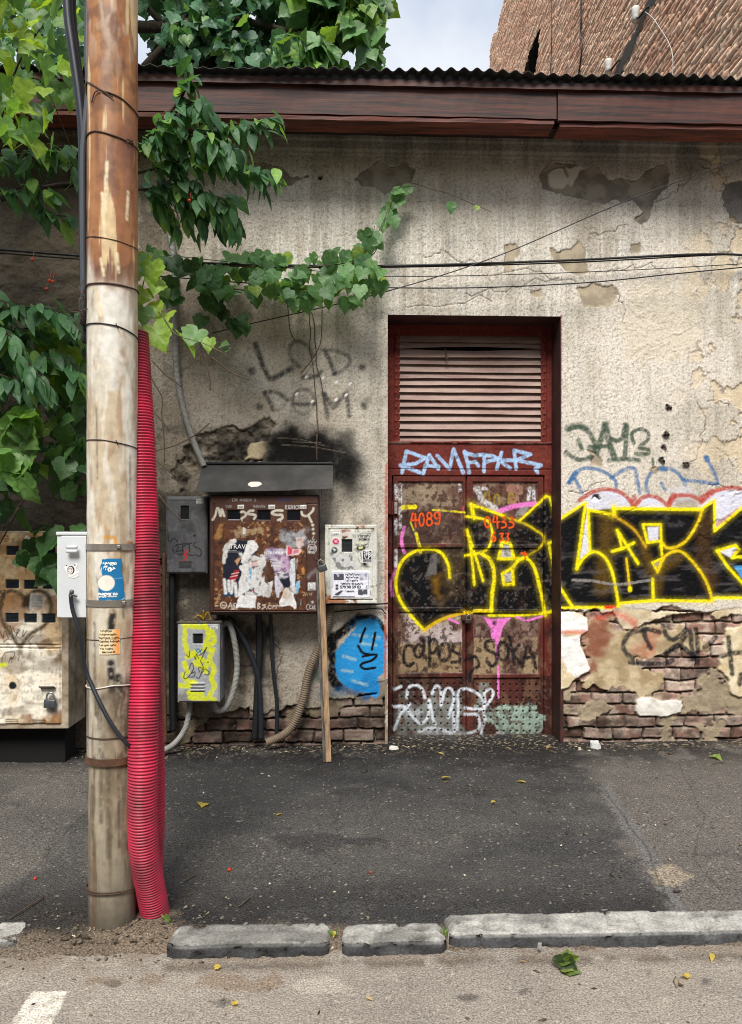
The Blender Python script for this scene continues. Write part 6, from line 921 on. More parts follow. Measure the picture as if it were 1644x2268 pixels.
c = Canvas(np.linspace(atD(*Z('Z5', [(985, 760)])[0], 3.065)[0], atD(*Z('Z5', [(1225, 760)])[0], 3.065)[0], 70), np.linspace(atD(*Z('Z5', [(1000, 890)])[0], 3.065)[2], atD(*Z('Z5', [(1000, 645)])[0], 3.065)[2], 70), lin(228, 228, 226), lambda u, v: (lambda p: (p[0], p[2]))(atD(u, v, 3.065)), F / 3.065, 'Z5', .4)
sl, a = c.pl([(985, 705), (1010, 700), (1025, 665), (1050, 690), (1095, 680), (1140, 690), (1160, 650), (1205, 665), (1180, 720), (1185, 770), (1220, 770), (1215, 850), (1150, 885), (1090, 875), (1045, 855), (1050, 820), (1020, 770)], None, warp=.0004, soft=.0005); c.id[:] = 1; c.id[sl][a > .5] = 0
c.pl(ell(1098, 755, 58, 68), BK, warp=0, soft=.0008); c.pl(ell(1090, 758, 44, 56), lin(222, 214, 208), warp=0, soft=.0008); [c.st([q], 12, BK, tex=0) for q in ((1068, 745), (1108, 748), (1112, 775), (1062, 775), (1055, 832))]; c.st([(1055, 735), (1085, 728), (1120, 738)], 5, BK, tex=0); c.st([(1080, 795), (1098, 795)], 5, lin(180, 60, 60), tex=0); c.pl([(1015, 695), (1028, 668), (1048, 692)], lin(80, 60, 56), warp=0, soft=.0008); c.pl([(1142, 690), (1160, 655), (1180, 680)], lin(80, 60, 56), warp=0, soft=.0008); [c.st([(1110 + k * 18, 860 - k * k * 2), (1114 + k * 18, 848 - k * k * 2)], 5, lin(120, 120, 120), tex=0) for k in range(6)]
sheet(c, lambda X, Yv, h: (X, np.full_like(X, by0 - .0085), Yv), M_paper, {0: 'sticker'}, bx, keep=c.id[:-1, :-1] == 0)
for v_ in (1212, 1337):
    band(v_, 14, 0, '', .0045).go('mounting_strap', M_galv, bx); p = np.array(onpole(*M_polep(262 if v_ == 1212 else 272, v_ - 1), PR + .006)); MB().box(p - .007, p + .007, .002).go('strap_buckle', M_galv, bx)
    q = onpole(-PR * 1.2, M_polep(200, v_)[1], PR); MB().box((f1[0] + .010, by0 + .03, q[2] - .012), (q[0] + .012, by0 + .045, q[2] + .012), .002).go('bracket', M_galv, bx)
p0 = atD(*Z('Z8', [(618, 745)])[0], 3.05); q = [atD(u, v, d) for (u, v), d in zip(Z('Z8', [(615, 760), (632, 890), (690, 1080), (720, 1280), (750, 1430), (800, 1550), (880, 1720), (980, 1900), (1100, 2050), (1190, 2110)]), [3.045, 3.04, 3.03, 3.03, 3.03, 3.02, 3.0, 2.99, 3.0, 3.05])]
MB().tube(q, .0085, 8).go('power_cable', M_cabled, None, True, label='thin black cable drooping from the junction box lock across the pole', cat='cable')
# cables up the left of the pole
def upc(pts, dep, r, mat, label): MB().tube([atD(u, v, d) for (u, v), d in zip(pts, dep)], r, 12, step=.03).go('power_cable', mat, None, True, label=label, cat='cable')
upc([(148, -260), (150, 0), (162, 110), (176, 210), (184, 300), (186, 450), (188, 600), (189, 720)], [3.2] * 8, .021, M_cabled, 'thick dark cable hanging left of the pole top'); upc([(166, -260), (160, 0), (170, 120), (183, 230), (189, 340), (190, 600), (191, 760)], [3.23] * 7, .016, M_black, 'black cable close behind the thick dark cable left of the pole')
upc([(200, -260), (195, 0), (193, 110), (196, 190), (190, 270), (184, 350), (184, 520), (186, 700)], [3.12] * 8, .0125, M_cable, 'smooth blue grey cable running along the left edge of the pole')
m = MB()
for k in range(7): u_ = 185 + 3 * math.sin(k); m.tube([atD(u_, 620 + 12 * k, 3.1), atD(u_ - 9 + 4 * math.sin(k * 2), 640 + 14 * k, 3.07), atD(u_ + 2, 665 + 12 * k, 3.08)], .002, 5)
m.tube([atD(152, 692, 3.08), atD(175, 690, 3.06), atD(196, 684, 3.06)], .002, 5); m.go('wire_tangle', M_wire, None, True, label='tangle of loose wire ends at the left of the pole', cat='wire')
# red conduits
def red(pts, dep, label):
    P = [atD(u, v, d) for (u, v), d in zip(pts, dep)]; P[-1][2] = min(P[-1][2], -.02)
    MB().tube(P, .056, 30, rf=lambda l, L: .0510 + .0085 * abs(math.sin(math.pi * l / .0122)) ** .7, step=.0122 / 7, sub=10).go('corrugated_conduit', M_red, None, True, label=label, cat='conduit', group=None)
red([(297, 738), (304, 850), (313, 1000), (321, 1200), (325, 1400), (322, 1500), (318, 1600), (317, 1700), (315, 1800), (320, 1890), (332, 1960), (346, 2030)], [3.22, 3.2, 3.18, 3.16, 3.12, 3.09, 3.06, 3.04, 3.05, 3.08, 3.13, 3.18], 'front red corrugated conduit strapped to the right side of the pole')
red([(290, 748), (300, 900), (312, 1150), (325, 1400), (330, 1550), (334, 1700), (334, 1800), (331, 1900), (328, 1990)], [3.36, 3.34, 3.31, 3.27, 3.25, 3.24, 3.23, 3.23, 3.24], 'second red corrugated conduit half hidden behind the front one')
# ================================================================== KERB STONES
def kerb(u0, u1, v, label, hgt=.024, dpt=.15, extend=0, tilt=0, step=.012):
    a = atZ(u0, v, hgt); b = atZ(u1, v, hgt); x0, x1 = a[0], b[0] + extend; yb0 = a[1] + .01; n = max(6, int((x1 - x0) / step)); prof = []
    for t in np.linspace(0, 1, 10): prof.append((0, -.09 + (hgt + .075) * t, 0))
    for t in np.linspace(0, math.pi / 2, 5)[1:]: prof.append((.018 * (1 - math.cos(t)) + 0, hgt - .015 + .015 * math.sin(t), 1 if t > .8 else .3))
    for t in np.linspace(0, 1, 14)[1:]: prof.append((.018 + (dpt - .018) * t, hgt, 1))
    prof.append((dpt, -.09, 1)); P = np.array(prof); xs_ = np.linspace(x0, x1, n); V = np.zeros((n, len(P), 3)); V[:, :, 0] = xs_[:, None]; V[:, :, 1] = yb0 - dpt + P[None, :, 0] + tilt * (xs_ - x0)[:, None]; V[:, :, 2] = P[None, :, 1]
    ex = np.minimum(xs_ - x0, x1 - xs_); rnd = (.02 * (1 - ss(0, .025, ex)))[:, None]; A = V[:, :, 0]; Bc = V[:, :, 1] + V[:, :, 2]; nn = fbm(A * 14, Bc * 14, 4, 3) - .5; pit = ss(.64, .74, fbm(A * 30, Bc * 30, 3, 5)); big = fbm(A * 2.2, Bc * 4, 3, 1) - .5
    topm = P[None, :, 2] > .5; V[:, :, 2] += (nn * .010 - pit * .012 + big * .006) * topm - rnd * topm * .8; V[:, :, 1] += (nn * .014 + pit * .012 + big * .014) * (1 - topm) + rnd * (1 - topm)
    chip = ss(.58, .68, fbm(A * 5 + 3, A * 0 + 2, 3, 6)); e_ = (np.abs(P[None, :, 1] - hgt + .008) < .012); V[:, :, 2] -= chip * e_ * .010; V[:, :, 1] += chip * e_ * .014
    m1 = P[None, :, 2][..., None]; col = lin(74, 74, 75) * (1 - m1) + lin(156, 153, 146) * m1; col = col * (.55 + .9 * fbm(A * 18, Bc * 18, 4, 2))[..., None] * (1 - .45 * ss(.5, .65, fbm(A * 4, Bc * 9, 4, 7)))[..., None] * (1 - .35 * pit)[..., None]; col = np.broadcast_to(col, V.shape).copy()
    I = np.arange(n * len(P)).reshape(n, len(P)); Q = np.stack([I[:-1, :-1], I[1:, :-1], I[1:, 1:], I[:-1, 1:]], -1).reshape(-1, 4).astype(np.int32)
    ends = [tuple(I[0, :]), tuple(I[-1, ::-1])]; Fc = [tuple(q) for q in Q] + ends
    o = link('kerb_stone', V.reshape(-1, 3), Fc, M_stone, None, col.reshape(-1, 3), None, True); return tag(o, label, 'kerb stone', 'kerb stones along the pavement edge')
kerb(-330, 58, 2050, 'short kerb stone end at the left edge of the picture, left of the pole', .014, .15); kerb(386, 730, 2052, 'medium kerb stone just right of the red conduits, before the gap'); kerb(758, 982, 2050, 'shortest kerb stone with a broken left corner, in the middle', .022, .14); kerb(985, 1690, 2028, 'longest kerb stone running out of the picture on the right', .028, .165, extend=1.2, tilt=-.0); kerb(-1500, -345, 2050, 'kerb stone out beyond the left picture edge')
# ================================================================== NEIGHBOUR BRICK HOUSE
nb = thing('brick_house', 'tall old brick house with a blank side wall, behind the roof at right', 'house', (5, 8, 0))
foot = 762; XN = (1644 - foot) / F * 7.0; wx = XN
def M_side(u, v): d = ray(u, v); t = (wx - CAM[0]) / d[0]; p = CAM + d * t; return p[1], p[2]
ya = M_side(1088, 165)[0]; ys_ = np.arange(.6, ya + .6, .022); zs_ = np.unique(np.r_[np.arange(4.6, 16.5, .0185)])
c = Canvas(ys_, zs_, lin(170, 118, 92), M_side, 110, 'ZR', .9); X, Y = c.X, c.Y
bt, b1, b2 = bricks(X, Y, .066, .26, 2, .012); row = np.mod(Y + (fbm(X * 3, Y * 3, 3, 1) - .5) * .03, .085) / .085
cc_ = lin(244, 208, 176) * (1 - b1[..., None]) + lin(226, 174, 142) * b1[..., None]; cc_ = cc_ * (.8 + .4 * b2[..., None]); red_ = .6 * ss(.55, .75, fbm(X * .8, Y * .8, 3, 4))[..., None]; cc_ = cc_ * (1 - .45 * red_) + lin(206, 140, 112) * .45 * red_
c.col[:] = cc_ * bt[..., None] + lin(120, 98, 82) * (1 - bt[..., None]); c.h = bt * .035 * (.7 + .6 * b2) + (fbm(X * 20, Y * 20, 3, 2) - .5) * .012
c.pl([(1060, 100), (1130, 0), (1150, -40), (1090, -40), (980, 200), (880, 390), (850, 470), (900, 470), (990, 290)], lin(84, 78, 72), warp=.03, soft=.02, h=.045)
hole = c.pl([(275, 470), (320, 310), (370, 185), (385, 150), (372, 330), (345, 470)], lin(20, 20, 22), warp=.03, soft=.01, ws=4)
outl = c.pl([(1087, 400), (1087, 165), (1089, 110), (1096, 76), (1104, 72), (1107, 52), (1119, 0), (1150, -120), (1300, -700), (1700, -2100), (2900, -5200), (2900, 600)], None, z='D', warp=0, soft=.002)
om = np.zeros(X.shape, bool); om[outl[0]] = outl[1] > .5; hm = np.zeros(X.shape, bool); hm[hole[0]] = hole[1] > .5; keep = (om & ~hm)[:-1, :-1]
sheet(c, lambda X, Yv, h: (wx - h, X, Yv), M_brick, {0: 'side_wall'}, nb, keep)
MB().box((wx + .35, .7, 0), (wx + 6, ya - 1.2, 14), 0).box((wx + .02, .65, 0), (wx + .3, .72, 16), 0).go('house_core', plain('inner_brick', lin(120, 84, 66), .9, .4, 3), nb)
p0, p1 = M_side(*Z('ZR', [(325, 470)])[0]), M_side(*Z('ZR', [(365, 380)])[0]); MB().box((wx + .04, p1[0] - .25, p0[1] - .6), (wx + .07, p0[0] + .3, p1[1]), .004).go('window', plain('blue_glass', lin(150, 176, 182), .2, .2, 3), nb); MB().box((wx + .3, p1[0] - 1.0, p0[1] - 1), (wx + .33, p0[0] + 1.5, p1[1] + 3.5), 0).go('window_recess', M_dark, nb)
for (x, y) in ((1035, 95), (858, 420)):
    q = M_side(*Z('ZR', [(x, y)])[0]); b_ = np.array([wx - .12, q[0], q[1]]); s_ = 1.25; MB().tube([b_ + np.array([0, 0, -.06]) * s_, b_ + np.array([0, 0, -.02]) * s_, b_ + np.array([0, 0, .0]) * s_, b_ + np.array([0, 0, .05]) * s_, b_ + np.array([0, 0, .07]) * s_], .04, 12, False, rf=lambda l, L: (.045 if l < .03 else (.03 if l < .07 else .042)) * 1.1).go('insulator', M_white, nb, True); MB().tube([b_ + np.array([0, -.02, -.05]), b_ + np.array([.0, -.10, -.1]), b_ + np.array([.05, -.2, -.06]), b_ + np.array([.12, -.22, .0])], .012, 6).go('insulator_hook', M_black, nb, True)
def swire(pts, r, mat, label): q = [M_side(*Z('ZR', [p])[0]) for p in pts]; MB().tube([np.array([wx - .06, a, b]) for a, b in q], r, 5).go('hanging_wire', mat, None, True, label=label, cat='wire')
swire([(1055, 70), (1110, 110), (1160, 180), (1210, 260), (1240, 350), (1240, 500)], .005, M_wwire, 'pale loose wire hanging from the upper insulator on the brick wall'); swire([(650, -40), (655, 120), (650, 220), (658, 320), (635, 490)], .014, M_black, 'dark cable hanging down the middle of the brick side wall'); swire([(462, -40), (466, 200), (458, 490)], .008, M_cabled, 'thin cable hanging down the brick wall beside the slit window')
# ================================================================== FOLIAGE
def leaf_grape():
    h = np.array([(0, .02), (.12, -.10), (.30, -.11), (.45, .04), (.45, .17), (.54, .31), (.49, .43), (.41, .49), (.38, .60), (.28, .67), (.17, .79), (.08, .90), (0, 1.0)]); out = np.vstack([h, np.stack([-h[-2:0:-1, 0], h[-2:0:-1, 1]], 1)])
    V = np.vstack([[0, .36], out, out * .52 + np.array([0, .36]) * .48]); z = .22 * np.abs(V[:, 0]) - .30 * np.maximum(V[:, 1] - .3, 0) ** 2 + .03 * np.sin(V[:, 0] * 19 + V[:, 1] * 11); n = len(out); Fc = []
    for i in range(n): j = (i + 1) % n; Fc += [(0, 1 + n + i, 1 + n + j), (1 + n + i, 1 + i, 1 + j), (1 + n + i, 1 + j, 1 + n + j)]
    return np.column_stack([V, z]), np.array(Fc)
def leaf_cherry():
    y = np.array([0, .12, .3, .5, .7, .86, 1.0]); w_ = np.array([0, .11, .19, .21, .16, .08, 0]); V = [];
    for a, b in zip(y, w_): V += [(-b, a, .35 * b - .32 * a * a), (0, a, -.32 * a * a - .0), (b, a, .35 * b - .32 * a * a)]
    Fc = []
    for i in range(len(y) - 1):
        for j in (0, 1): a = i * 3 + j; Fc += [(a, a + 1, a + 4), (a, a + 4, a + 3)]
    return np.array(V), np.array(Fc)
TG, TC = leaf_grape(), leaf_cherry()
def leaves(P, tip, nor, size, T, cols, name, mat, parent):
    N = len(P); t = tip / np.linalg.norm(tip, axis=1)[:, None]; n = nor - t * np.sum(nor * t, 1)[:, None]; n /= np.linalg.norm(n, axis=1)[:, None] + 1e-9; x = np.cross(t, n); V, Fc = T
    W = P[:, None] + size[:, None, None] * (V[None, :, :1] * x[:, None] * RNG.uniform(.85, 1.15, (N, 1, 1)) + V[None, :, 1:2] * t[:, None] + V[None, :, 2:] * n[:, None] * RNG.uniform(.4, 1.5, (N, 1, 1))); Q = Fc[None] + (np.arange(N) * len(V))[:, None, None]
    return link(name, W.reshape(-1, 3), Q.reshape(-1, 3).astype(np.int32), mat, parent, np.repeat(cols, len(V), 0), None, True)
def inpoly(poly, n):
    q = np.asarray(poly, float); lo, hi = q.min(0), q.max(0); out = []
    while len(out) < n:
        p = RNG.uniform(lo, hi, (n * 2, 2)); ins = np.zeros(len(p), bool)
        for a, b in zip(q, np.roll(q, -1, 0)):
            cnd = (a[1] > p[:, 1]) != (b[1] > p[:, 1]); ins ^= cnd & (p[:, 0] < (b[0] - a[0]) * (p[:, 1] - a[1]) / (b[1] - a[1] + 1e-9) + a[0])
        out += list(p[ins])
    return np.array(out[:n])
def pal(n, a, b, c_=None, f=.2):
    t = RNG.random((n, 1)); col = np.asarray(a) * (1 - t) + np.asarray(b) * t
    if c_ is not None: k = RNG.random(n) < f; col[k] = np.asarray(c_) * RNG.uniform(.7, 1.15, (k.sum(), 1))
    return col * RNG.uniform(.75, 1.25, (n, 1))
G1, G2, G3, GY_ = (.020, .062, .018), (.065, .16, .045), (.13, .25, .05), (.24, .36, .04)
def cloud(poly, d0, d1, n, s0, s1, T, col, tipb, norb, clump=0, jit=.7):
    uv = inpoly(poly, n); d = RNG.uniform(d0, d1, n)
    if clump:
        k = fbm(uv[:, 0] / clump + d * 1.5, uv[:, 1] / clump, 3, 3); o = k > .47; uv, d = uv[o], d[o]; n = len(uv)
    P = np.array([atD(u, v, q) for (u, v), q in zip(uv, d)]); tip = np.asarray(tipb) + RNG.normal(0, jit, (n, 3)); nor = np.asarray(norb) + RNG.normal(0, jit * .8, (n, 3)); return P, tip, nor, RNG.uniform(s0, s1, n), col(n)
def along(paths, n, s0, s1, col, spread=.03, tipb=(0, -.3, -1), norb=(0, -.8, .7), jit=.5):
    Ps = []; per = max(1, n // len(paths))
    for p in paths: q = spline(np.array([atD(*a) for a in p]), 10); i = RNG.uniform(0, len(q) - 1, per); k = i.astype(int); f = (i - k)[:, None]; Ps.append(q[k] * (1 - f) + q[np.minimum(k + 1, len(q) - 1)] * f)
    P = np.vstack(Ps) + RNG.normal(0, spread, (per * len(paths), 3)); n = len(P); return P, np.asarray(tipb) + RNG.normal(0, jit, (n, 3)), np.asarray(norb) + RNG.normal(0, jit * .7, (n, 3)), RNG.uniform(s0, s1, n), col(n)
def cat(*a): return [np.concatenate(x) for x in zip(*a)]
def limbs(paths, mat, name, parent):
    m = MB()
    for p, r in paths: m.tube([atD(*a) for a in p], r, 7, rf=lambda l, L, r=r: r * (1 - .7 * l / L))
    return m.go(name, mat, parent, True)
# tree behind the roof, draped with creeper
bt_ = thing('tree', 'large leafy tree draped in creeper behind the corrugated roof', 'tree', (-2.2, 4.0, 0)); cb = lambda n: pal(n, (.032, .10, .045), (.075, .18, .085), (.17, .32, .09), .16)  # leaf palette paler and bluer: haze put into the colour
MB().tube([(-2.2, 4, 0), (-2.3, 4, 3), (-2.0, 3.8, 5.5), (-1.6, 3.6, 7.5)], .2, 10, rf=lambda l, L: .22 * (1 - .7 * l / L)).go('trunk', M_bark, bt_, True)
limbs([([(300, 60, 9.2), (380, 60, 9.0), (480, 40, 9), (600, 60, 8.8), (720, 90, 8.6)], .07), ([(320, 150, 9), (380, 80, 9), (460, -40, 9)], .05), ([(480, 0, 9.2), (560, 90, 9), (640, 160, 8.8)], .04), ([(330, 20, 9.2), (420, 120, 9.3), (470, 165, 9.3)], .04), ([(820, -60, 8.6), (828, 60, 8.5), (810, 130, 8.4)], .015)], M_bark, 'branch', bt_)
top = (270, -600)
tipb, norb = (0, -.3, -1.0), (0, -1, .55)
def foliage(parts, T, name, mat, parent): P, t, n, s_, c_ = cat(*parts); return leaves(P, t, n, s_, T, c_, name, mat, parent)
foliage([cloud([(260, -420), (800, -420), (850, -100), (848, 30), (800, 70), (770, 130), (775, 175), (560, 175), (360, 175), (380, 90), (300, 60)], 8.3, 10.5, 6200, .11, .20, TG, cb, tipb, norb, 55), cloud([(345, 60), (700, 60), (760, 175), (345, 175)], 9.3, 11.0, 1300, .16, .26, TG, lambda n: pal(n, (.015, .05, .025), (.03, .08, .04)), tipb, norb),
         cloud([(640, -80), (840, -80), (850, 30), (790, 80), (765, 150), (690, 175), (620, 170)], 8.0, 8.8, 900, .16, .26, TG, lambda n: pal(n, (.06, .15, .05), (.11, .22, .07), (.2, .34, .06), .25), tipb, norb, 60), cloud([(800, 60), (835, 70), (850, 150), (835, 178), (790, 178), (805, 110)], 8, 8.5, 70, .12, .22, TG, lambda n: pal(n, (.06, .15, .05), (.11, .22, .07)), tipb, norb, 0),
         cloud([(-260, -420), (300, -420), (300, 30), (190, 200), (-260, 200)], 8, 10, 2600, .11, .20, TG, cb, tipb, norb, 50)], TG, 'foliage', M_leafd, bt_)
# cherry tree
tb = atD(-190, 1600, 4.9); ch = thing('cherry_tree', 'cherry tree reaching in from the left with drooping leafy branches and fruit', 'tree', (tb[0], tb[1], 0)); tc_ = (0, -.15, -1.0); cc1 = lambda n: pal(n, (.035, .105, .042), (.11, .24, .10), (.22, .38, .09), .14)
MB().tube([(tb[0], tb[1], -.05), (tb[0] + .05, tb[1], 1.4), (tb[0] - .05, tb[1], 2.8), (tb[0] + .2, tb[1] + .1, 4.0), (tb[0] + .4, tb[1] + .1, 5.2)], .1, 10, rf=lambda l, L: .12 * (1 - .6 * l / L)).go('trunk', M_bark, ch, True)
rp = [[(-150, 470, 4.95), (0, 440, 4.9), (110, 415, 4.85), (190, 400, 4.8), (300, 340, 4.75), (360, 270, 4.7), (405, 210, 4.66), (418, 160, 4.65)], [(300, 340, 4.75), (400, 300, 4.68), (500, 275, 4.63), (560, 278, 4.6), (602, 258, 4.58)], [(190, 402, 4.85), (320, 380, 4.8), (410, 355, 4.72), (500, 355, 4.66), (560, 382, 4.62), (612, 385, 4.6)], [(200, 405, 4.9), (310, 420, 4.85), (390, 408, 4.8), (450, 430, 4.75), (500, 470, 4.7), (524, 505, 4.7)],
      [(370, 265, 4.7), (425, 225, 4.6), (462, 245, 4.55)], [(395, 300, 4.68), (470, 305, 4.55), (525, 335, 4.5)], [(430, 352, 4.7), (500, 318, 4.75), (545, 335, 4.8)], [(395, 410, 4.8), (425, 470, 4.85), (440, 505, 4.9)], [(320, 420, 4.85), (370, 460, 4.9), (392, 500, 4.95)], [(440, 430, 4.76), (480, 440, 4.9), (515, 440, 4.95)], [(310, 330, 4.75), (340, 300, 4.6), (352, 262, 4.55)],
      [(190, 400, 4.8), (140, 355, 4.7), (60, 335, 4.65)], [(-60, 345, 4.8), (60, 340, 4.7), (150, 320, 4.6)], [(0, 440, 4.9), (60, 410, 4.75), (120, 420, 4.7)], [(60, 430, 4.88), (100, 470, 4.8), (150, 480, 4.75)], [(-150, 760, 4.9), (0, 740, 4.8), (90, 720, 4.7), (190, 700, 4.7)], [(-60, 690, 4.8), (60, 680, 4.6), (130, 690, 4.5), (185, 720, 4.5)], [(0, 745, 4.8), (80, 790, 4.65), (150, 800, 4.6), (185, 830, 4.6)], [(-40, 700, 4.7), (20, 740, 4.5), (60, 800, 4.5), (110, 860, 4.5)], [(-80, 800, 4.8), (0, 830, 4.6), (60, 850, 4.55)]]
limbs([(p, .026 if i == 0 else .010) for i, p in enumerate(rp)], M_bark, 'branch', ch)
def spray(paths, gap, s0, s1, col):
    O = [[], [], [], []]
    for p in paths:
        q = spline(np.array([atD(*a) for a in p]), 12); L = np.r_[0, np.cumsum(np.linalg.norm(np.diff(q, axis=0), axis=1))]; n = int(L[-1] / gap); k = 0
        for l in np.linspace(.08 * L[-1], L[-1], n):
            P = np.array([np.interp(l, L, q[:, i]) for i in range(3)]); t = np.array([np.interp(min(l + .02, L[-1]), L, q[:, i]) - np.interp(l - .02, L, q[:, i]) for i in range(3)]); t /= np.linalg.norm(t) + 1e-9
            sd_ = np.array([-t[1], t[0], 0]) * (1 if k % 2 else -1); k += 1
            dr = t * RNG.uniform(.3, .8) + sd_ * RNG.uniform(.2, .9) + np.array([0, -.15, -RNG.uniform(.25, 1.1)]) + RNG.normal(0, .15, 3)
            O[0].append(P + RNG.normal(0, .022, 3)); O[1].append(dr); O[2].append(np.array([0, -.45, 1.0]) + RNG.normal(0, .3, 3)); O[3].append(RNG.uniform(s0, s1))
    return [np.array(O[0]), np.array(O[1]), np.array(O[2]), np.array(O[3]), col(len(O[0]))]
rp0 = [[a for a in rp[0] if a[0] > 250]]; rp2 = [[a for a in p if a[0] > 295] for p in rp[1:11]]
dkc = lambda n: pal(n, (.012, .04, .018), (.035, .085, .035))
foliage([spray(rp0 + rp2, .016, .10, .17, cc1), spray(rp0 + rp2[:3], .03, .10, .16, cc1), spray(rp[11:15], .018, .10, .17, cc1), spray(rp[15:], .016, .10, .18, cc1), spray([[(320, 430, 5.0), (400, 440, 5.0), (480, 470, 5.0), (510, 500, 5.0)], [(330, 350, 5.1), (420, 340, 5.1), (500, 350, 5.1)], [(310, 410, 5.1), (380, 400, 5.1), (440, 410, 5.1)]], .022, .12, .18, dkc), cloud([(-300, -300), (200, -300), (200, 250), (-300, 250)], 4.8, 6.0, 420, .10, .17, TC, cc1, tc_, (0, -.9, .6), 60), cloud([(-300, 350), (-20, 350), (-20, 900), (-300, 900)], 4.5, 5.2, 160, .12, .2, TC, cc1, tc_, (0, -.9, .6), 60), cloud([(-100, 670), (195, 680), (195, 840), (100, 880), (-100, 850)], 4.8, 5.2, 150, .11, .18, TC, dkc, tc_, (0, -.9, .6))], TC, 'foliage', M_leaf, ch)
for (u, v) in ((72, 575), (110, 622), (117, 624), (104, 640), (251, 716), (259, 722), (655, 700)):
    q = atD(u, v * .9 if u > 600 else v, 4.5) if u < 600 else atD(420, 444, 4.5); MB().ball(q, .010, 8, 6).tube([q, q + np.array([.01, 0, .05])], .0015, 4, False).go('cherry', M_cherry, ch, True)
# grape vine hanging at the left
gv = thing('grape_vine', 'grape vine curtain of broad leaves hanging left of the pole', 'vine', atD(-60, 1650, 4.6)); gv.location.z = 0; cg = lambda n: pal(n, (.06, .15, .035), (.15, .28, .07), GY_, .32); cgd = lambda n: pal(n, (.022, .070, .02), (.06, .14, .036), (.18, .30, .05), .12)
limbs([([(-60, 1650, 5.1), (-40, 1300, 5.05), (20, 1000, 5.0), (60, 900, 5.0), (110, 870, 5.0), (190, 850, 5.0)], .012), ([(-50, 1300, 5.0), (30, 1150, 4.9), (110, 1020, 4.9), (170, 1000, 4.9)], .006), ([(-60, 950, 4.6), (-40, 500, 4.4), (20, 200, 4.2), (90, 60, 4.0), (180, -60, 4.0)], .012), ([(20, 200, 4.2), (90, 180, 4.0), (160, 330, 4.0)], .005), ([(150, 930, 4.85), (155, 1040, 4.85), (140, 1160, 4.85)], .004), ([(60, 700, 4.9), (150, 780, 4.9)], .004)], M_bark, 'stem', gv)
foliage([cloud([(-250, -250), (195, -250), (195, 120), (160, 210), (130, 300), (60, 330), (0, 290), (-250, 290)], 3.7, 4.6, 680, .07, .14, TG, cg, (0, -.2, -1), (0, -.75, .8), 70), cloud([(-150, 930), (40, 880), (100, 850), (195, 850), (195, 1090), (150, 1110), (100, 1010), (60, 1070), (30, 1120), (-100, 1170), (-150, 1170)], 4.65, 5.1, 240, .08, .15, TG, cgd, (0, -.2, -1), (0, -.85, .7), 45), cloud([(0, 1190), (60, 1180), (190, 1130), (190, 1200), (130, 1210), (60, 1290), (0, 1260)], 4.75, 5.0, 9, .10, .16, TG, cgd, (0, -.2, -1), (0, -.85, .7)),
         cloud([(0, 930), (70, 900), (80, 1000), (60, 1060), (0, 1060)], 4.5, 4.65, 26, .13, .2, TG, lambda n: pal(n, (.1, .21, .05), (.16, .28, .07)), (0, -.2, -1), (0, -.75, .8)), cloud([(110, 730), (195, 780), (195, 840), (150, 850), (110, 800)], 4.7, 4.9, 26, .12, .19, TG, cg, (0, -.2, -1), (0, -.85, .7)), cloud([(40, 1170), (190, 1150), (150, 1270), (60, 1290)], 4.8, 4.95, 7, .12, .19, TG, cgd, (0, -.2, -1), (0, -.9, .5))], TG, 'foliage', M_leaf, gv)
# vine along the wall wires
wv = thing('wall_vine', 'vine trailing along the wires across the wall with broad green leaves', 'vine', atY(400, 600, -.15)); cw = lambda n: pal(n, (.07, .17, .06), (.13, .26, .09), GY_, .10)
vp = [[(330, 560, 5.45), (450, 585, 5.45), (560, 590, 5.42), (700, 590, 5.42), (800, 570, 5.45), (845, 500, 5.5), (870, 440, 5.55), (900, 405, 5.55), (960, 420, 5.55), (1000, 432, 5.58), (1090, 470, 5.6)], [(450, 600, 5.45), (520, 640, 5.45), (640, 640, 5.42), (760, 640, 5.42), (820, 630, 5.45)], [(460, 660, 5.5), (500, 690, 5.45), (540, 720, 5.45)], [(760, 590, 5.45), (830, 560, 5.45), (830, 500, 5.5)]]
limbs([(p, .006) for p in vp], M_twig, 'stem', wv)
foliage([cloud([(430, 570), (560, 545), (680, 560), (760, 540), (840, 560), (850, 640), (800, 650), (740, 640), (690, 670), (560, 650), (450, 650)], 5.3, 5.55, 120, .08, .13, TG, cw, (0, -.1, -1), (0, -1, .35), 0, .35), along([vp[1]], 26, .08, .12, cw, .04, (0, -.1, -1), (0, -1, .35), .35), along([vp[2]], 14, .09, .13, lambda n: pal(n, (.03, .085, .025), (.06, .14, .04)), .04, (0, -.1, -1), (0, -1, .35), .35), along([[(800, 570, 5.45), (845, 500, 5.5), (870, 440, 5.55)]], 12, .09, .14, cw, .04, (0, -.1, -1), (0, -1, .35), .3), along([[(870, 430, 5.55), (895, 405, 5.55), (960, 408, 5.55)]], 4, .09, .12, cw, .02, (0, -.1, -1), (0, -1, .35), .3), along([[(1000, 445, 5.55), (1003, 450, 5.55)]], 1, .08, .09, cw, .004), along([[(1055, 455, 5.58), (1060, 460, 5.58)]], 1, .04, .05, lambda n: pal(n, GY_, GY_), .004), cloud([(330, 540), (440, 560), (430, 680), (360, 640)], 5.3, 5.5, 14, .1, .15, TG, lambda n: pal(n, (.03, .085, .025), (.06, .14, .04)), (0, -.1, -1), (0, -1, .35))], TG, 'foliage', M_leaf, wv)
m = MB()
for p in (([(1065, 0), (1075, 200), (1055, 420), (1120, 830), (1150, 1150), (1140, 1560)], 0), ):
    pass
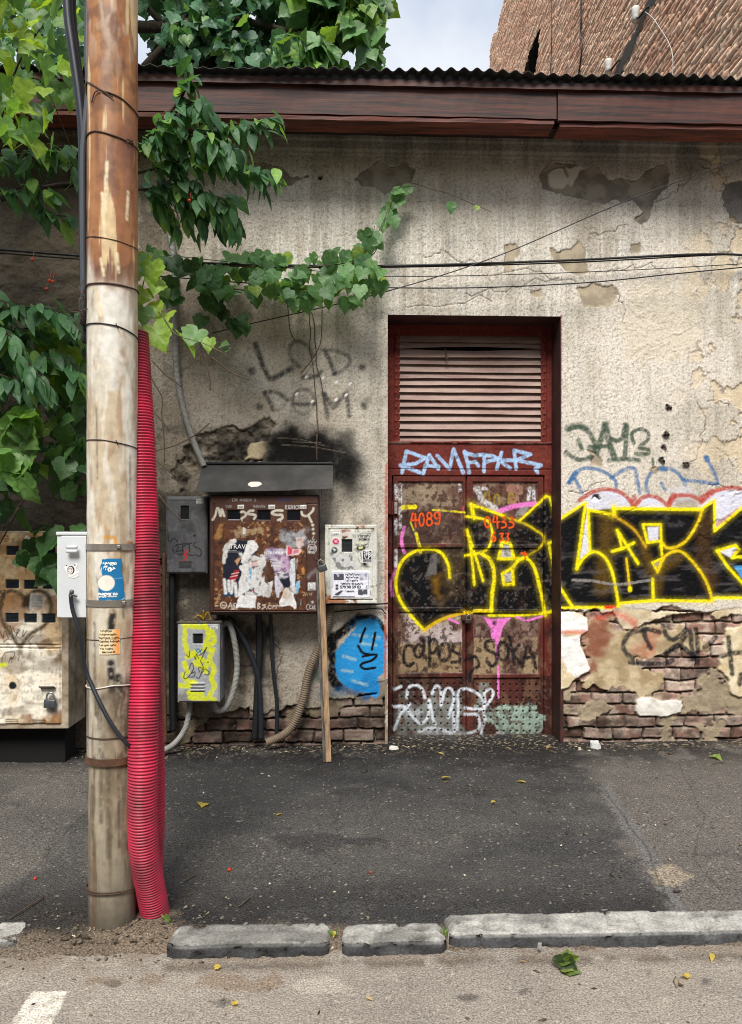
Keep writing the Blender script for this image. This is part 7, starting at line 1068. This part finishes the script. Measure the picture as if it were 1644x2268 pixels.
for q in ([(800, 20), (785, 160), (800, 290), (785, 430), (810, 560), (830, 680), (840, 830), (858, 1000), (862, 1150), (875, 1270), (855, 1420), (858, 1580)], [(808, 80), (835, 190), (840, 350), (855, 490), (858, 620), (900, 760), (925, 920), (940, 1000)], [(915, 0), (905, 340), (860, 480), (780, 600), (705, 695)], [(560, -30), (575, 90), (590, 260), (640, 370)]): m.tube([atY(u, v, -.03) for u, v in Z('Z6', q)], .0035, 5)
m.go('dry_tendril', M_twig, wv, True)
# bright sprigs beside the pole
sg = thing('vine_sprig', 'bright yellow-green vine sprigs curling out beside the pole over the red conduit', 'vine', atD(310, 760, 3.3)); cy_ = lambda n: pal(n, (.17, .30, .04), (.28, .40, .05), (.1, .2, .06), .3)
limbs([([(300, 760, 3.4), (308, 680, 3.35), (325, 600, 3.3), (345, 560, 3.3)], .004), ([(300, 700, 3.4), (350, 690, 3.3), (390, 740, 3.25), (450, 760, 3.25), (500, 785, 3.25), (530, 800, 3.3)], .0035)], M_stem, 'stem', sg)
SP = [(300, 590, .10), (325, 585, .09), (318, 620, .085), (338, 600, .10), (345, 640, .09), (350, 575, .05), (320, 660, .08), (345, 690, .07), (370, 715, .10), (338, 742, .13), (398, 760, .13), (440, 750, .11), (465, 770, .07), (490, 785, .05), (360, 660, .05), (320, 700, .09), (505, 790, .035)]
P = np.array([atD(u, v - 20, 3.28 + .03 * (i % 3)) for i, (u, v, s_) in enumerate(SP)]); n = len(P); leaves(P, np.array([0.1, -.2, -1]) + RNG.normal(0, .4, (n, 3)), np.array([0, -1, .5]) + RNG.normal(0, .4, (n, 3)), np.array([a[2] for a in SP]) * 1.0, TG, cy_(n), 'foliage', M_leaf, sg)
tw = MB()
for q in ([(780, 450), (830, 570), (870, 680), (930, 760), (1010, 830)][:0] or [(830, 380), (850, 400), (860, 500), (920, 608), (918, 700), (932, 850), (934, 975)], [(780, 470), (830, 580), (862, 670), (920, 745), (965, 800)], [(880, 910), (1000, 880), (1110, 820), (1190, 755)], [(800, 880), (900, 980), (1000, 1060)], [(860, 400), (940, 480), (1030, 550)], [(1160, 360), (1190, 500), (1192, 570)], [(1200, 380), (1300, 460), (1410, 510)], [(900, 1160), (960, 1240), (1030, 1310)]):
    tw.tube([atD(a * .3906, 642.2 + b * .3906, 4.6) for a, b in q], .004, 5)
tw.go('dry_twigs', M_twig, None, True, label='bare dry twigs dangling right of the red conduit in front of the wall', cat='twig')
# ================================================================== LITTER
spots = [(980, 1722, 10, 0, 'yellow leaf curled on dark asphalt before the door, left of the other'), (1165, 1733, 13, 1, 'largest yellow leaf on the pavement, right of the door'), (450, 1779, 12, 2, 'yellow leaf on the pavement right of the conduits'), (612, 1806, 10, 3, 'pale yellow leaf below the leaning plank'), (1097, 1776, 6, 4, 'tiny yellow leaf in the middle of the dark pavement'), (810, 2208, 9, 5, 'pale pink petal-like leaf on the road below the middle kerb stone'), (520, 2225, 8, 6, 'small yellow leaf on the road at the bottom left'), (1578, 2112, 12, 7, 'yellow leaf standing at the right end of the kerb'), (476, 2143, 8, 8, 'thin yellow leaf on the road under the medium kerb stone'), (1165, 2130, 7, 9, 'small yellow leaf on the road under the long kerb stone'), (1578, 1675, 12, 10, 'pale green leaf lying near the wall at far right'), (1485, 1670, 12, 11, 'brown dry leaf lying near the brick base at right'), (1220, 1655, 7, 12, 'small dry leaf at the corner of the door reveal'), (970, 1668, 10, 13, 'pale leaf at the foot of the left door leaf'), (1525, 2165, 9, 14, 'straw coloured leaf on the road at right'), (742, 2062, 9, 15, 'yellow leaf caught in the gap between two kerb stones')]
for (u, v, s_, k, lb) in spots:
    z = ZR_ if v > 2100 else 0.0; p = atZ(u, v, z + .012); a = k * 2.4; t = np.array([[math.cos(a), math.sin(a), .1]]); sz = s_ * 2 * (p - CAM) @ FW / F; col = np.array([[.55, .42, .08]]) if k not in (5, 10, 11, 12, 13) else np.array([[(.55, .38, .22), 0, 0, 0, 0, (.24, .34, .09), (.2, .12, .07), (.45, .33, .2), (.6, .48, .25)][{5: 0, 10: 5, 11: 6, 12: 7, 13: 8}[k]]])
    V, Fc = TC if k % 2 else TG; nn = np.array([[.2 * math.sin(k), .2 * math.cos(k * 2), 1.]]); o = leaves(p[None], t, nn, np.array([sz]), (V * np.array([1, 1, 1.3]), Fc), col, 'fallen_leaf', M_leaf, None); tag(o, lb, 'fallen leaf', 'fallen leaves on the ground')
p = atZ(1250, 2128, ZR_ + .035); n = 7; leaves(np.repeat(p[None], n, 0) + RNG.normal(0, .012, (n, 3)), np.array([.8, -.2, .25]) + RNG.normal(0, .45, (n, 3)) * np.array([1, 1, .3]), np.array([0, -.5, 1]) + RNG.normal(0, .5, (n, 3)), RNG.uniform(.04, .075, n), TG, pal(n, (.10, .16, .03), (.2, .26, .06), (.04, .07, .02), .3), 'leaf_clump', M_leaf, None)
o = bpy.data.objects['leaf_clump']; o.location.z += .0; tag(o, 'crumpled clump of green leaves on the road by the long kerb stone', 'leaf clump')
def shard(u, v, w_, h_, label, col=lin(206, 206, 204), name='plaster_shard', cat='debris'):
    p = atZ(u, v, .006); s_ = (p - CAM) @ FW / F; n_ = 9; rim = [(math.cos(a) * w_ * s_ / 2 * random.uniform(.7, 1.1), math.sin(a) * w_ * s_ * .5 * random.uniform(.6, 1)) for a in np.linspace(0, 2 * math.pi, n_, endpoint=False)]
    V = [p + np.array([a, b, -.008]) for a, b in rim] + [p + np.array([a * .85, b * .85, h_ * s_ * random.uniform(.6, 1)]) for a, b in rim]; MB().add(V, [tuple(range(n_ - 1, -1, -1)), tuple(range(n_, 2 * n_))] + [(i, (i + 1) % n_, n_ + (i + 1) % n_, n_ + i) for i in range(n_)]).go(name, plain('shard_' + str(int(u)), col, .6, .2, 40), None, label=label, cat=cat)
shard(1318, 1655, 30, 14, 'white plaster shard lying by the brick base right of the door'); shard(872, 1658, 22, 6, 'flat white scrap at the left foot of the door', lin(220, 214, 204)); shard(1196, 2108 - 14, 12, 6, 'grey pebble on the road against the long kerb stone', lin(150, 148, 144), 'pebble', 'pebble'); shard(1284, 1660, 8, 6, 'small pale stone right of the door step', lin(210, 196, 170), 'pebble', 'pebble')
for (u, v, l_, a, lb) in ((541, 1998, 28, .8, 'grey twig on the pavement right of the conduits'), (60, 2010, 60, .95, 'longer twig on the pavement left of the pole'), (1590, 1690, 30, .2, 'short twig on the pavement at far right near the wall'), (420, 1945, 26, .7, 'thin twig on the dark pavement near the conduits')):
    p = atZ(u, v, .008); s_ = (p - CAM) @ FW / F; d = np.array([math.cos(a), math.sin(a) * 2, 0]) * l_ * s_ / 2; MB().tube([p - d, p + np.array([.004, 0, .004]), p + d], .003, 5).go('twig', M_twig, None, True, label=lb, cat='twig')
for (u, v, r_, lb) in ((508, 1926, 4.5, 'brown nut-like fruit lying on the pavement in the middle'), (278 - 200, 1906 + 40, 4, 'fallen red cherry on the pavement left of the pole'), (822, 1932, 3, 'small orange fruit on the dark pavement')): p = atZ(u, v, .006); MB().ball(p, r_ * (p - CAM) @ FW / F, 8, 6).go('fallen_fruit', M_cherry, None, True, label=lb, cat='fruit')
for (u, v, n_, lb) in ((741, 2072, 9, 'tiny green weed in the gap between the medium and the shortest kerb stone'), (372, 2040, 7, 'tiny weed sprouting beside the foot of the red conduits'), (985, 2072, 5, 'tiny weed in the tight joint before the longest kerb stone')):
    p = atZ(u, v, -.005); P = np.repeat(p[None], n_, 0) + RNG.normal(0, .008, (n_, 3)) * np.array([1, 1, 0]); o = leaves(P, np.array([0, 0, 1.]) + RNG.normal(0, .6, (n_, 3)), np.array([0, -1, .4]) + RNG.normal(0, .4, (n_, 3)), RNG.uniform(.015, .035, n_), TC, pal(n_, (.08, .16, .03), (.2, .28, .06)), 'weed', M_leaf, None); tag(o, lb, 'weed')
# gravel, grit and dead bits along the wall and round the pole
N = 1700; r1 = RNG.random(N); gp = np.zeros((N, 3)); k = r1 < .42; gp[k, 0] = RNG.uniform(-2.8, 3.0, k.sum()); gp[k, 1] = -np.abs(RNG.normal(0, .14, k.sum())) - .02; k2 = (r1 >= .42) & (r1 < .62); q = atZ(300, 2060); gp[k2, 0] = q[0] + RNG.normal(.05, .32, k2.sum()); gp[k2, 1] = q[1] + RNG.normal(0, .1, k2.sum()); k3_ = r1 >= .62; gp[k3_, 0] = RNG.uniform(-1.7, 2, k3_.sum()); gp[k3_, 1] = RNG.uniform(-3.3, -.3, k3_.sum())
gp[:, 2] = np.where(gp[:, 1] < -2.74, ZR_, 0) + .002; T8 = np.array([(1, 0, 0), (0, 1, 0), (-1, 0, 0), (0, -1, 0), (0, 0, 1), (0, 0, -1)], float); F8 = np.array([(0, 1, 4), (1, 2, 4), (2, 3, 4), (3, 0, 4), (1, 0, 5), (2, 1, 5), (3, 2, 5), (0, 3, 5)]); sz = RNG.gamma(2.0, .0022, N) + .0012; ang = RNG.uniform(0, 6.3, N); st_ = RNG.uniform(.6, 2.0, (N, 1))
W = T8[None] * sz[:, None, None] * np.stack([st_[:, 0], 1 / st_[:, 0], np.full(N, .6)], 1)[:, None] * RNG.uniform(.7, 1.3, (N, 6, 1)); ca, sa = np.cos(ang)[:, None], np.sin(ang)[:, None]; W = np.stack([W[..., 0] * ca - W[..., 1] * sa, W[..., 0] * sa + W[..., 1] * ca, W[..., 2]], -1) + gp[:, None]
gcol = pal(N, lin(64, 56, 47), lin(126, 114, 96), lin(186, 174, 152), .07); gr2 = link('grit', W.reshape(-1, 3), (F8[None] + (np.arange(N) * 6)[:, None, None]).reshape(-1, 3).astype(np.int32), M_stone, None, np.repeat(gcol, 6, 0), None, False, base=(0, 0, 0)); tag(gr2, 'loose grit and crumbs along the wall foot and kerb', 'grit', kind='stuff')
